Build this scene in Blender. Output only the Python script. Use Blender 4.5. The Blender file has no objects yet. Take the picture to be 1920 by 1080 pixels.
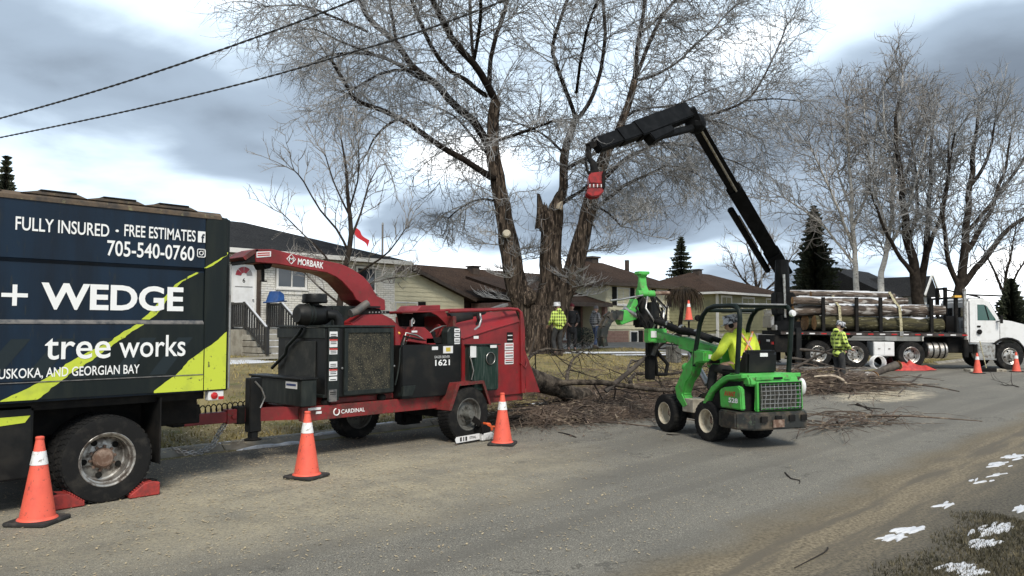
import bpy, bmesh, math, random
from mathutils import Vector, Matrix, Euler, noise
R = math.radians
PI = math.pi
rnd = random.Random(7)
sc = bpy.context.scene
col = sc.collection

# ------------------------------------------------------------------ camera
# World frame: x runs along the street (to the right and away), y across it towards the houses, z up.
EYE = 1.65
FOC = 1443.0                      # focal length in pixels of a 1920 wide frame
PITCH = math.atan(72.0 / FOC)
HEAD = R(43.7)
cam = bpy.data.cameras.new('camera')
cam.sensor_width = 36.0
cam.lens = 36.0 * FOC / 1920.0
cam.clip_start = 0.05
cam.clip_end = 3000.0
camo = bpy.data.objects.new('camera', cam)
camo.location = (0, 0, EYE)
camo.rotation_euler = (PI / 2 + PITCH, 0, HEAD - PI / 2)
col.objects.link(camo)
sc.camera = camo

# ------------------------------------------------------------------ sky and sun
SUN_EL, SUN_AZ = R(47), R(236)      # azimuth measured from +x towards +y
w = bpy.data.worlds.new('World')
sc.world = w
w.use_nodes = True
nt = w.node_tree
nt.nodes.clear()
def N(tree, typ, **kw):
    n = tree.nodes.new(typ)
    for k, v in kw.items():
        if k.startswith('i_'):
            key = k[2:]
            n.inputs[int(key) if key.isdigit() else key.replace('_', ' ')].default_value = v
        else:
            setattr(n, k, v)
    return n
def ramp(tree, stops, interp='LINEAR'):
    n = tree.nodes.new('ShaderNodeValToRGB')
    cr = n.color_ramp
    cr.interpolation = interp
    while len(cr.elements) > len(stops):
        cr.elements.remove(cr.elements[-1])
    while len(cr.elements) < len(stops):
        cr.elements.new(0.5)
    for e, (p, c) in zip(cr.elements, stops):
        e.position = p
        e.color = (c, c, c, 1) if isinstance(c, (int, float)) else (*c, 1)
    return n
sky = N(nt, 'ShaderNodeTexSky', sky_type='NISHITA', sun_disc=False, sun_elevation=SUN_EL,
        sun_rotation=PI / 2 - SUN_AZ, air_density=1.0, dust_density=1.5, ozone_density=1.5)
tc = N(nt, 'ShaderNodeTexCoord')
# cloud deck: the view direction projected on a flat layer overhead
sep = N(nt, 'ShaderNodeSeparateXYZ')
nt.links.new(tc.outputs['Generated'], sep.inputs[0])
zz = N(nt, 'ShaderNodeMath', operation='MAXIMUM', i_1=0.0)
nt.links.new(sep.outputs['Z'], zz.inputs[0])
za = N(nt, 'ShaderNodeMath', operation='ADD', i_1=0.16)
nt.links.new(zz.outputs[0], za.inputs[0])
dx = N(nt, 'ShaderNodeMath', operation='DIVIDE')
dy = N(nt, 'ShaderNodeMath', operation='DIVIDE')
nt.links.new(sep.outputs['X'], dx.inputs[0]); nt.links.new(za.outputs[0], dx.inputs[1])
nt.links.new(sep.outputs['Y'], dy.inputs[0]); nt.links.new(za.outputs[0], dy.inputs[1])
cb = N(nt, 'ShaderNodeCombineXYZ')
nt.links.new(dx.outputs[0], cb.inputs[0]); nt.links.new(dy.outputs[0], cb.inputs[1])
mp = N(nt, 'ShaderNodeMapping')
mp.inputs['Location'].default_value = (11.7336, 12.8782, 0)
mp.inputs['Rotation'].default_value = (0, 0, R(46))
mp.inputs['Scale'].default_value = (0.75, 0.75, 1)
nt.links.new(cb.outputs[0], mp.inputs[0])
def noise_node(tree, scale, detail, rough, dist=0.0):
    return N(tree, 'ShaderNodeTexNoise', i_Scale=scale, i_Detail=detail, i_Roughness=rough, i_Distortion=dist)
n1 = noise_node(nt, 0.75, 4, 0.45, 0.3)
n2 = noise_node(nt, 1.9, 7, 0.5, 0.2)
nt.links.new(mp.outputs[0], n1.inputs['Vector'])
nt.links.new(mp.outputs[0], n2.inputs['Vector'])
mixn = N(nt, 'ShaderNodeMix', data_type='FLOAT', i_0=0.25)
nt.links.new(n1.outputs['Fac'], mixn.inputs[2]); nt.links.new(n2.outputs['Fac'], mixn.inputs[3])
# thin cloud is white, thick cloud slate grey
shade = ramp(nt, [(0.385, (1.0, 1.02, 1.03)), (0.47, (0.42, 0.505, 0.59)), (0.55, (0.185, 0.23, 0.285)), (0.64, (0.095, 0.117, 0.147))], 'EASE')
# the deck is thicker overhead and thins towards the horizon
el_ = N(nt, 'ShaderNodeMapRange', i_1=0.0, i_2=0.45, i_3=-0.040, i_4=0.070)
nt.links.new(zz.outputs[0], el_.inputs[0])
mixe = N(nt, 'ShaderNodeMath', operation='ADD')
nt.links.new(mixn.outputs[0], mixe.inputs[0]); nt.links.new(el_.outputs[0], mixe.inputs[1])
nt.links.new(mixe.outputs[0], shade.inputs[0])
cover = ramp(nt, [(0.325, 0.0), (0.385, 1.0)], 'EASE')
nt.links.new(mixn.outputs[0], cover.inputs[0])
skyb = N(nt, 'ShaderNodeMix', data_type='RGBA', blend_type='MULTIPLY', i_0=1.0)
skyb.inputs[7].default_value = (0.11, 0.11, 0.11, 1)
nt.links.new(sky.outputs[0], skyb.inputs[6])
mx = N(nt, 'ShaderNodeMix', data_type='RGBA')
nt.links.new(cover.outputs[0], mx.inputs[0])
nt.links.new(skyb.outputs[2], mx.inputs[6])
nt.links.new(shade.outputs[0], mx.inputs[7])
bg = N(nt, 'ShaderNodeBackground', i_Strength=1.0)
nt.links.new(mx.outputs[2], bg.inputs[0])
wo = N(nt, 'ShaderNodeOutputWorld')
nt.links.new(bg.outputs[0], wo.inputs[0])

sun = bpy.data.lights.new('sun', 'SUN')
sun.energy = 1.5
sun.angle = R(18)
sun.color = (1.0, 0.95, 0.87)
suno = bpy.data.objects.new('sun', sun)
sd = Vector((math.cos(SUN_AZ) * math.cos(SUN_EL), math.sin(SUN_AZ) * math.cos(SUN_EL), math.sin(SUN_EL)))
suno.rotation_euler = sd.to_track_quat('Z', 'Y').to_euler()
col.objects.link(suno)
sc.view_settings.view_transform = 'Standard'
sc.view_settings.look = 'None'
sc.view_settings.exposure = 1.3
sc.view_settings.gamma = 1.0
sc.view_settings.use_curve_mapping = False

# ------------------------------------------------------------------ where things stand (surveyed from the photograph)
_c, _s = math.cos(HEAD), math.sin(HEAD)
def ray(px, py):
    X = (px - 960) / FOC; v = (540 - py) / FOC
    f = math.cos(PITCH) - v * math.sin(PITCH); u = math.sin(PITCH) + v * math.cos(PITCH)
    return Vector((_s * X + _c * f, -_c * X + _s * f, u)), f
def on_y(px, py, y):
    r, f = ray(px, py); return Vector((0, 0, EYE)) + r * (y / r.y)
def on_x(px, py, x):
    r, f = ray(px, py); return Vector((0, 0, EYE)) + r * (x / r.x)
def on_z(px, py, z=0.0):
    r, f = ray(px, py); return Vector((0, 0, EYE)) + r * ((z - EYE) / r.z)
def at(px, py, d):
    r, f = ray(px, py); return Vector((0, 0, EYE)) + r * (d / f)

# ------------------------------------------------------------------ materials
MATS = {}
def mat(name, c1, rough=0.6, metal=0.0, c2=None, scale=4.0, lo=0.42, hi=0.6, bump=0.0, bscale=30.0, bdist=0.01,
        detail=6.0, coat=0.0, stretch=None, spec=0.5, rough2=None, c3=None, s3=60.0, lo3=0.55, hi3=0.62):
    """principled material: colour c1 worn through to c2 by a noise, fine specks c3, fine relief"""
    if name in MATS: return MATS[name]
    m = bpy.data.materials.new(name); m.use_nodes = True
    t = m.node_tree; b = t.nodes['Principled BSDF']
    b.inputs['Base Color'].default_value = (*c1, 1)
    b.inputs['Roughness'].default_value = rough
    b.inputs['Metallic'].default_value = metal
    b.inputs['Specular IOR Level'].default_value = spec
    if coat: b.inputs['Coat Weight'].default_value = coat
    co = t.nodes.new('ShaderNodeTexCoord')
    vec = co.outputs['Object']
    if stretch:
        mpn = t.nodes.new('ShaderNodeMapping'); mpn.inputs['Scale'].default_value = stretch
        t.links.new(vec, mpn.inputs[0]); vec = mpn.outputs[0]
    cur = None
    if c2 is not None:
        n = noise_node(t, scale, detail, 0.6); t.links.new(vec, n.inputs['Vector'])
        rp = ramp(t, [(lo, 0.0), (hi, 1.0)]); t.links.new(n.outputs['Fac'], rp.inputs[0])
        mxn = N(t, 'ShaderNodeMix', data_type='RGBA')
        mxn.inputs[6].default_value = (*c1, 1); mxn.inputs[7].default_value = (*c2, 1)
        t.links.new(rp.outputs[0], mxn.inputs[0]); cur = mxn.outputs[2]
        if rough2 is not None:
            mr = N(t, 'ShaderNodeMix', data_type='FLOAT'); mr.inputs[2].default_value = rough; mr.inputs[3].default_value = rough2
            t.links.new(rp.outputs[0], mr.inputs[0]); t.links.new(mr.outputs[0], b.inputs['Roughness'])
    if c3 is not None:
        n = noise_node(t, s3, 3, 0.6); t.links.new(vec, n.inputs['Vector'])
        rp = ramp(t, [(lo3, 0.0), (hi3, 1.0)]); t.links.new(n.outputs['Fac'], rp.inputs[0])
        mx3 = N(t, 'ShaderNodeMix', data_type='RGBA')
        if cur is None: mx3.inputs[6].default_value = (*c1, 1)
        else: t.links.new(cur, mx3.inputs[6])
        mx3.inputs[7].default_value = (*c3, 1)
        t.links.new(rp.outputs[0], mx3.inputs[0]); cur = mx3.outputs[2]
    if cur is not None: t.links.new(cur, b.inputs['Base Color'])
    if bump:
        n = noise_node(t, bscale, 5, 0.6); t.links.new(vec, n.inputs['Vector'])
        bn = N(t, 'ShaderNodeBump', i_Strength=bump, i_Distance=bdist)
        t.links.new(n.outputs['Fac'], bn.inputs['Height']); t.links.new(bn.outputs[0], b.inputs['Normal'])
    MATS[name] = m
    return m
def nodes_of(m):
    return m.node_tree, m.node_tree.nodes['Principled BSDF']

LEDGEW = mat('worn_white_print', (.50, .50, .49), .6)
BLACKP = mat('black_paint', (0.007, 0.0075, 0.0075), 0.45, c2=(0.028, 0.025, 0.020), scale=3, lo=0.5, hi=0.78, bump=0.05, rough2=0.8, spec=.28)
BLACKM = mat('black_matte', (0.007, 0.007, 0.007), 0.8, c2=(0.022, 0.019, 0.016), scale=6, lo=0.45, hi=0.75, spec=.2)
RUBBER = mat('tyre_rubber', (0.010, 0.010, 0.010), 0.88, c2=(0.042, 0.038, 0.032), scale=7, lo=0.5, hi=0.78, bump=0.25, bscale=60, spec=.25)
REDP = mat('red_paint', (0.255, 0.014, 0.017), 0.40, c2=(0.155, 0.014, 0.015), scale=2.2, lo=0.42, hi=0.62, c3=(0.12, 0.035, 0.02), s3=26, lo3=0.62, hi3=0.70, bump=0.04, rough2=0.6)
REDR = mat('red_rusty_paint', (0.215, 0.017, 0.018), 0.6, c2=(0.085, 0.020, 0.016), scale=5, lo=0.42, hi=0.62, c3=(0.10, 0.05, 0.03), s3=30, lo3=0.55, hi3=0.66, bump=0.12)
ORANGE = mat('cone_orange', (0.80, 0.125, 0.075), 0.55, c2=(0.68, 0.10, 0.065), scale=7, lo=0.45, hi=0.7, c3=(0.30, 0.07, 0.05), s3=30, lo3=0.60, hi3=0.74)
WHITEP = mat('white_paint', (0.74, 0.74, 0.73), 0.4, c2=(0.58, 0.57, 0.54), scale=3, lo=0.5, hi=0.8)
WHITET = mat('white_print', (0.82, 0.82, 0.80), 0.5)
BAND = mat('reflective_band', (0.78, 0.78, 0.76), 0.4, c2=(0.30, 0.24, 0.20), scale=26, lo=0.55, hi=0.66)
STEEL = mat('bare_steel', (0.42, 0.41, 0.39), 0.38, 0.85, c2=(0.18, 0.15, 0.12), scale=7, lo=0.5, hi=0.7)
CHROME = mat('bright_alloy', (0.55, 0.54, 0.51), 0.34, 0.85, c2=(0.20, 0.17, 0.14), scale=9, lo=0.45, hi=0.66, rough2=0.65)
RUST = mat('rusty_hub', (0.13, 0.075, 0.05), 0.8, c2=(0.30, 0.22, 0.17), scale=14, lo=0.45, hi=0.65)
GREENP = mat('green_paint', (0.080, 0.44, 0.075), 0.40, c2=(0.062, 0.32, 0.058), scale=3, lo=0.42, hi=0.68, c3=(0.13, 0.12, 0.07), s3=9, lo3=0.54, hi3=0.74, rough2=.65, bump=.06)
GLASS = mat('dark_glass', (0.02, 0.025, 0.03), 0.06, 0.0, spec=0.8)
CONC = mat('concrete', (0.34, 0.32, 0.27), 0.9, c2=(0.22, 0.20, 0.165), scale=3.5, lo=0.42, hi=0.62, bump=0.2, bscale=50)
SNOW = mat('snow', (0.60, 0.61, 0.63), 0.6, c2=(0.33, 0.32, 0.30), scale=9, lo=0.55, hi=0.75, bump=0.4, bscale=14, bdist=0.03)
CUTWOOD = mat('cut_wood', (0.62, 0.34, 0.15), 0.85, c2=(0.36, 0.17, 0.07), scale=9, lo=0.45, hi=0.62, bump=0.2)
CHIPM = mat('wood_chip', (0.50, 0.41, 0.26), 0.9, c2=(0.33, 0.25, 0.15), scale=3.1, lo=0.4, hi=0.65)

# ------------------------------------------------------------------ mesh building
class MB:
    def __init__(s):
        s.v = []; s.f = []; s.mi = []; s.cur = 0
    def add(s, vs, fs):
        o = len(s.v); s.v.extend(vs)
        for f in fs:
            s.f.append([i + o for i in f]); s.mi.append(s.cur)
        return s
    def box(s, x0, x1, y0, y1, z0, z1):
        return s.add([(x0,y0,z0),(x1,y0,z0),(x1,y1,z0),(x0,y1,z0),(x0,y0,z1),(x1,y0,z1),(x1,y1,z1),(x0,y1,z1)],
              [(0,3,2,1),(4,5,6,7),(0,1,5,4),(1,2,6,5),(2,3,7,6),(3,0,4,7)])
    def bar(s, p, q, w, h, up=(0, 0, 1)):
        """square bar from p to q, w across, h along up"""
        p = Vector(p); q = Vector(q); d = (q - p).normalized(); u = Vector(up)
        sd = d.cross(u)
        if sd.length < 1e-4: sd = d.cross(Vector((1, 0, 0)))
        sd.normalize(); u = sd.cross(d).normalized()
        a = sd * (w / 2); b = u * (h / 2); vs = []
        for c in (p, q): vs += [c - a - b, c + a - b, c + a + b, c - a + b]
        return s.add(vs, [(0,3,2,1),(4,5,6,7),(0,1,5,4),(1,2,6,5),(2,3,7,6),(3,0,4,7)])
    def tube(s, pts, rads, n=8, cap=True, closed=False):
        pts = [Vector(p) for p in pts]
        if isinstance(rads, (int, float)): rads = [rads] * len(pts)
        o = len(s.v); m = len(pts); prev = None
        for i, p in enumerate(pts):
            if closed: d = pts[(i + 1) % m] - pts[i - 1]
            else: d = pts[min(i + 1, m - 1)] - pts[max(i - 1, 0)]
            if d.length < 1e-9: d = Vector((0, 0, 1))
            d.normalize()
            if prev is None:
                a = d.cross(Vector((0, 0, 1)))
                if a.length < 0.1: a = d.cross(Vector((1, 0, 0)))
            else:
                a = prev - d * prev.dot(d)
                if a.length < 1e-5: a = d.orthogonal()
            a.normalize(); b = d.cross(a); prev = a
            for k in range(n):
                t = 2 * PI * k / n
                s.v.append(p + (a * math.cos(t) + b * math.sin(t)) * rads[i])
        for i in range(m if closed else m - 1):
            j = (i + 1) % m
            for k in range(n):
                l = (k + 1) % n
                s.f.append([o + i*n + k, o + i*n + l, o + j*n + l, o + j*n + k]); s.mi.append(s.cur)
        if cap and not closed:
            s.f.append([o + k for k in range(n)][::-1]); s.mi.append(s.cur)
            s.f.append([o + (m-1)*n + k for k in range(n)]); s.mi.append(s.cur)
        return s
    def prism(s, poly, lo, hi, axis='y'):
        """polygon (a, b) pushed along an axis: y -> (a, lo..hi, b), x -> (lo..hi, a, b), z -> (a, b, lo..hi)"""
        f = {'y': lambda a, b, c: (a, c, b), 'x': lambda a, b, c: (c, a, b), 'z': lambda a, b, c: (a, b, c)}[axis]
        n = len(poly)
        vs = [f(a, b, lo) for a, b in poly] + [f(a, b, hi) for a, b in poly]
        fs = [list(range(n))[::-1], [n + i for i in range(n)]]
        fs += [[i, (i + 1) % n, n + (i + 1) % n, n + i] for i in range(n)]
        return s.add(vs, fs)
    def lathe(s, prof, c=(0, 0, 0), axis=(0, 0, 1), n=24, closed=False):
        """profile of (radius, offset along axis)"""
        ax = Vector(axis).normalized(); a = ax.orthogonal().normalized(); b = ax.cross(a); c = Vector(c)
        o = len(s.v); m = len(prof)
        for r, h in prof:
            for k in range(n):
                t = 2 * PI * k / n
                s.v.append(c + ax * h + (a * math.cos(t) + b * math.sin(t)) * r)
        for i in range(m - 1 + (1 if closed else 0)):
            j = (i + 1) % m
            for k in range(n):
                l = (k + 1) % n
                s.f.append([o + i*n + k, o + i*n + l, o + j*n + l, o + j*n + k]); s.mi.append(s.cur)
        return s
    def ball(s, c, r, n=10, m=7):
        if isinstance(r, (int, float)): r = (r, r, r)
        c = Vector(c); o = len(s.v)
        for i in range(m + 1):
            ph = PI * i / m
            for k in range(n):
                t = 2 * PI * k / n
                s.v.append(c + Vector((r[0]*math.sin(ph)*math.cos(t), r[1]*math.sin(ph)*math.sin(t), r[2]*math.cos(ph))))
        for i in range(m):
            for k in range(n):
                l = (k + 1) % n
                s.f.append([o + i*n + k, o + (i+1)*n + k, o + (i+1)*n + l, o + i*n + l]); s.mi.append(s.cur)
        return s
    def quad(s, a, b, c, d): return s.add([a, b, c, d], [(0, 1, 2, 3)])
    def jitter(s, amt, sc_=1.0):
        s.v = [Vector(p) + noise.noise_vector(Vector(p) * sc_) * amt for p in s.v]; return s
    def build(s, name, m, parent=None, bevel=0.0, smooth=None, world=False, normals=True):
        me = bpy.data.meshes.new(name)
        vs = s.v
        if world and parent is not None:
            p = parent
            while p.parent is not None: p = p.parent
            iv = (Matrix.Translation(p.location) @ p.rotation_euler.to_matrix().to_4x4()).inverted()
            vs = [iv @ Vector(x) for x in vs]
        me.from_pydata([tuple(x) for x in vs], [], s.f)
        ms = m if isinstance(m, (list, tuple)) else [m]
        for q in ms: me.materials.append(q)
        if len(ms) > 1: me.polygons.foreach_set('material_index', s.mi)
        if bevel or normals:
            bm = bmesh.new(); bm.from_mesh(me)
            if bevel:
                bmesh.ops.remove_doubles(bm, verts=bm.verts, dist=1e-5)
                es = [e for e in bm.edges if len(e.link_faces) == 2 and e.calc_face_angle(0) > 0.6]
                bmesh.ops.bevel(bm, geom=es, offset=bevel, segments=2 if bevel > 0.012 else 1, affect='EDGES', clamp_overlap=True)
            if normals: bmesh.ops.recalc_face_normals(bm, faces=bm.faces)
            bm.to_mesh(me); bm.free()
        if smooth is not None:
            me.polygons.foreach_set('use_smooth', [True] * len(me.polygons))
            me.set_sharp_from_angle(angle=R(smooth))
        me.update()
        o = bpy.data.objects.new(name, me); col.objects.link(o)
        if parent is not None: o.parent = parent
        return o
def thing(name, label, cat, loc=(0, 0, 0), rz=0.0, group=None):
    o = bpy.data.objects.new(name, None); col.objects.link(o)
    o.empty_display_size = 0.2
    o.location = loc; o.rotation_euler = (0, 0, rz)
    return tag(o, label, cat, group)
def tag(o, label=None, cat=None, group=None, kind=None):
    if label: o['label'] = label
    if cat: o['category'] = cat
    if group: o['group'] = group
    if kind: o['kind'] = kind
    return o
def copy_tree(o, parent=None):
    c = o.copy(); col.objects.link(c); c.parent = parent
    for ch in list(o.children): copy_tree(ch, c)
    return c
def text(body, org, u, v, wid, hei, m, parent, name='lettering', bold=0.0, world=True, shear=0.0, lift=0.0):
    """flat print: lower-left corner org, width wid along u, height hei along v"""
    cu = bpy.data.curves.new('t', 'FONT'); cu.body = body; cu.size = 1.0; cu.offset = bold; cu.shear = shear
    cu.resolution_u = 4; cu.fill_mode = 'FRONT'
    to = bpy.data.objects.new('t', cu); col.objects.link(to)
    dg = bpy.context.evaluated_depsgraph_get(); dg.update()
    me = bpy.data.meshes.new_from_object(to.evaluated_get(dg), depsgraph=dg)
    bpy.data.objects.remove(to); bpy.data.curves.remove(cu)
    vs = [x.co.copy() for x in me.vertices]; fs = [list(p.vertices) for p in me.polygons]
    bpy.data.meshes.remove(me)
    x0 = min(p.x for p in vs); x1 = max(p.x for p in vs); y0 = min(p.y for p in vs); y1 = max(p.y for p in vs)
    org = Vector(org); u = Vector(u).normalized(); v = Vector(v).normalized()
    mb = MB()
    mb.add([org + u * ((p.x - x0) / (x1 - x0) * wid) + v * ((p.y - y0) / (y1 - y0) * hei) for p in vs], fs)
    o = mb.build(name, m, parent, world=world, normals=False)
    return o

# ------------------------------------------------------------------ ground, road, kerb
def smooth(a, b, x):
    t = min(1.0, max(0.0, (x - a) / (b - a))); return t * t * (3 - 2 * t)
def ground_z(x, y):
    if y < 9.9:
        if y > 1.9: return -0.03
        return -0.03 + 0.035 * smooth(1.9, 1.2, y) + 0.02 * noise.noise(Vector((x * 0.7, y * 0.7, 0)))
    y0 = 9.95 + 6.0 * smooth(25, 30.5, x)
    z = 0.06 + 0.68 * smooth(y0, y0 + 8.0, y)
    z += 0.05 * noise.noise(Vector((x * 0.25, y * 0.25, 3.0))) * smooth(10, 12, y)
    if x > 36: z *= 1 - 0.5 * smooth(36, 44, x)
    return z
def axis(lo, hi, step, far):
    a = []; x = lo
    while x <= hi + 1e-6: a.append(x); x += step
    g = step; left = lo; pre = []
    while left > -far: g *= 1.5; left -= g; pre.append(left)
    g = step; right = a[-1]; post = []
    while right < far: g *= 1.5; right += g; post.append(right)
    return pre[::-1] + a + post
xs = axis(-8, 62, 0.5, 1600); ys = axis(-3, 40, 0.45, 1600)
g = MB(); nx, ny = len(xs), len(ys)
g.v = [Vector((x, y, ground_z(x, y))) for y in ys for x in xs]
g.f = [[j*nx+i, j*nx+i+1, (j+1)*nx+i+1, (j+1)*nx+i] for j in range(ny-1) for i in range(nx-1)]; g.mi = [0] * len(g.f)
LAWN = mat('dead_lawn', (0.25, 0.20, 0.085), 0.95, c2=(0.125, 0.10, 0.05), scale=0.9, lo=0.40, hi=0.62, c3=(0.09, 0.10, 0.03), s3=2.6, lo3=0.55, hi3=0.72, bump=0.7, bscale=22, bdist=0.05)
tag(g.build('ground', LAWN, smooth=60, normals=False), kind='structure')

# asphalt: worn grey, pale chip dust round the chipper, sand and mud drifted along the near edge
ASPH = bpy.data.materials.new('asphalt'); ASPH.use_nodes = True
t, b = nodes_of(ASPH); L = t.links.new
co = N(t, 'ShaderNodeTexCoord'); P3 = co.outputs['Object']
def tnoise(scale, detail=5, rough=0.6, vec=None, stretch=None):
    n = noise_node(t, scale, detail, rough); v = vec or P3
    if stretch:
        m_ = N(t, 'ShaderNodeMapping'); m_.inputs['Scale'].default_value = stretch; L(v, m_.inputs[0]); v = m_.outputs[0]
    L(v, n.inputs['Vector']); return n.outputs['Fac']
def tramp(src, stops):
    r_ = ramp(t, stops); L(src, r_.inputs[0]); return r_.outputs[0]
def tmix(fac, a, b_, blend='MIX'):
    m_ = N(t, 'ShaderNodeMix', data_type='RGBA', blend_type=blend)
    if isinstance(fac, float): m_.inputs[0].default_value = fac
    else: L(fac, m_.inputs[0])
    for k, c in ((6, a), (7, b_)):
        if isinstance(c, tuple): m_.inputs[k].default_value = (*c, 1)
        else: L(c, m_.inputs[k])
    return m_.outputs[2]
def tmath(op, a, b_=0.0, c_=None):
    m_ = N(t, 'ShaderNodeMath', operation=op)
    for k, q in ((0, a), (1, b_), (2, c_)):
        if q is None: continue
        if isinstance(q, (int, float)): m_.inputs[k].default_value = q
        else: L(q, m_.inputs[k])
    return m_.outputs[0]
sx = N(t, 'ShaderNodeSeparateXYZ'); L(P3, sx.inputs[0]); X_, Y_ = sx.outputs['X'], sx.outputs['Y']
base = tmix(tramp(tnoise(0.55, 6), [(0.35, 0), (0.68, 1)]), (0.185, 0.172, 0.142), (0.255, 0.235, 0.190))
base = tmix(tramp(tnoise(1.1, 5, stretch=(0.12, 1.3, 1)), [(0.44, 0), (0.66, 0.5)]), base, (0.150, 0.139, 0.115))
base = tmix(tramp(tnoise(95, 2, 0.75), [(0.42, 0), (0.50, 1)]), (0.080, 0.075, 0.063), base)
base = tmix(tramp(tnoise(60, 2, 0.7), [(0.60, 0), (0.66, 1)]), base, (0.34, 0.315, 0.255))
# hairline cracks wandering over the surface
crk = tmath('MULTIPLY', tramp(tnoise(0.42, 9, 0.62), [(0.494, 0), (0.499, 1), (0.503, 1), (0.508, 0)]), tramp(tnoise(0.25, 3), [(0.48, 0), (0.56, 0.7)]))
base = tmix(crk, base, (0.05, 0.046, 0.038))
base = tmix(tramp(tnoise(0.9, 4, 0.5, stretch=(0.035, 1.7, 1)), [(0.50, 0), (0.60, 0.55)]), base, (0.125, 0.115, 0.095))
base = tmix(tramp(tnoise(1.7, 6, 0.65), [(0.62, 0), (0.72, 0.45)]), base, (0.10, 0.093, 0.078))
# chip dust: thick between the truck and the chipper
ex = tmath('MULTIPLY', tmath('ADD', X_, -4.6), 0.30); ey = tmath('MULTIPLY', tmath('ADD', Y_, -6.9), 0.55)
rr = tmath('ADD', tmath('MULTIPLY', ex, ex), tmath('MULTIPLY', ey, ey))
near = tmath('SUBTRACT', 1.15, tmath('MULTIPLY', rr, 0.75))
dust = tmath('MULTIPLY', tramp(near, [(0.0, 0), (1.0, 1)]), tramp(tnoise(1.3, 6), [(0.28, 0.15), (0.62, 1)]))
dustgr = tramp(tnoise(42, 3, 0.7), [(0.36, 0.25), (0.56, 1)])
base = tmix(tmath('MULTIPLY', tmath('MULTIPLY', dust, dustgr), 0.80), base, (0.46, 0.395, 0.265))
# sawdust by the log truck
ex = tmath('MULTIPLY', tmath('ADD', X_, -19.3), 0.42); ey = tmath('MULTIPLY', tmath('ADD', Y_, -6.3), 0.95)
rr = tmath('ADD', tmath('MULTIPLY', ex, ex), tmath('MULTIPLY', ey, ey))
sd_ = tmath('MULTIPLY', tramp(tmath('SUBTRACT', 1.0, rr), [(0.0, 0), (0.7, 1)]), tramp(tnoise(2.4, 6), [(0.40, 0), (0.58, 1)]))
base = tmix(tmath('MULTIPLY', sd_, 0.9), base, (0.58, 0.50, 0.36))
# muddy patch along the kerb under the brush
mud = tmath('MULTIPLY', tramp(tmath('ADD', Y_, tmath('MULTIPLY', tnoise(0.7), 2.2)), [(9.0 / 12, 0), (10.2 / 12, 1)]), 1.0)
yk = tmath('DIVIDE', tmath('ADD', Y_, tmath('MULTIPLY', tnoise(0.7), 2.0)), 12.0)
mud = tramp(yk, [(0.77, 0), (0.86, 0.75)])
base = tmix(mud, base, (0.12, 0.098, 0.068))
# near edge: dark mud line, then sand, then dirty gravel
yw = tmath('ADD', Y_, tmath('MULTIPLY', tmath('ADD', tnoise(0.9, 6), -0.5), 0.75))
yn = tmath('DIVIDE', yw, 4.0)
grit = tramp(tnoise(36, 3, 0.7), [(0.35, 0), (0.62, 1)])
sand = tmix(grit, (0.095, 0.075, 0.048), (0.27, 0.22, 0.14))
sand = tmix(tramp(tnoise(2.2, 5, stretch=(0.25, 2.2, 1)), [(0.46, 0), (0.60, 1)]), sand, (0.12, 0.10, 0.07))
gravel = tmix(grit, (0.040, 0.035, 0.025), (0.13, 0.112, 0.080))
edge = tmix(tramp(yn, [(0.44, 0), (0.60, 1)]), gravel, sand)
mudline = tmix(grit, (0.10, 0.08, 0.05), (0.19, 0.155, 0.10))
edge = tmix(tramp(yn, [(0.66, 0), (0.70, 1)]), edge, mudline)
base = tmix(tramp(yn, [(0.70, 0), (0.80, 1)]), edge, base)
L(base, b.inputs['Base Color']); b.inputs['Roughness'].default_value = 0.9
bn = N(t, 'ShaderNodeBump', i_Strength=0.5, i_Distance=0.012)
L(tmath('ADD', tnoise(90, 3, 0.7), tmath('MULTIPLY', tnoise(9, 5), 0.8)), bn.inputs['Height']); L(bn.outputs[0], b.inputs['Normal'])
rxs = axis(-10, 60, 1.0, 600); rys = [1.15 + 0.35 * i for i in range(26)]
rm = MB(); nx = len(rxs)
for j, y in enumerate(rys):
    for x in rxs:
        yy = 9.82 if j == 25 else y
        if j == 0: yy += 0.25 * noise.noise(Vector((x * 0.6, 0, 9)))
        rm.v.append(Vector((x, yy, 0.012 * math.sin(PI * (y - 1.15) / 8.7) + 0.006 * noise.noise(Vector((x * 0.8, y * 0.8, 0))))))
rm.f = [[j*nx+i, j*nx+i+1, (j+1)*nx+i+1, (j+1)*nx+i] for j in range(25) for i in range(nx-1)]; rm.mi = [0] * len(rm.f)
tag(rm.build('road', ASPH, smooth=60, normals=False), kind='structure')

# low rolled kerb, cut into poured lengths, with a dropped gap at the driveway
kroot = bpy.data.objects.new('kerb', None); col.objects.link(kroot); tag(kroot, kind='structure')
KM = mat('kerb_concrete', (0.27, 0.25, 0.205), 0.9, c2=(0.15, 0.13, 0.10), scale=2.5, lo=0.4, hi=0.62, bump=0.3, bscale=60)
for i in range(0, 40):
    x = -6.0 + i * 1.8
    if 26.6 < x < 36.5: continue
    mb = MB(); mb.prism([(9.80, -0.1), (9.80, 0.012), (9.86, 0.06), (9.92, 0.10), (10.04, 0.105), (10.04, -0.1)], x, x + 1.785, 'x')
    mb.build('kerb_length', KM, kroot, bevel=0.012)
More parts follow.
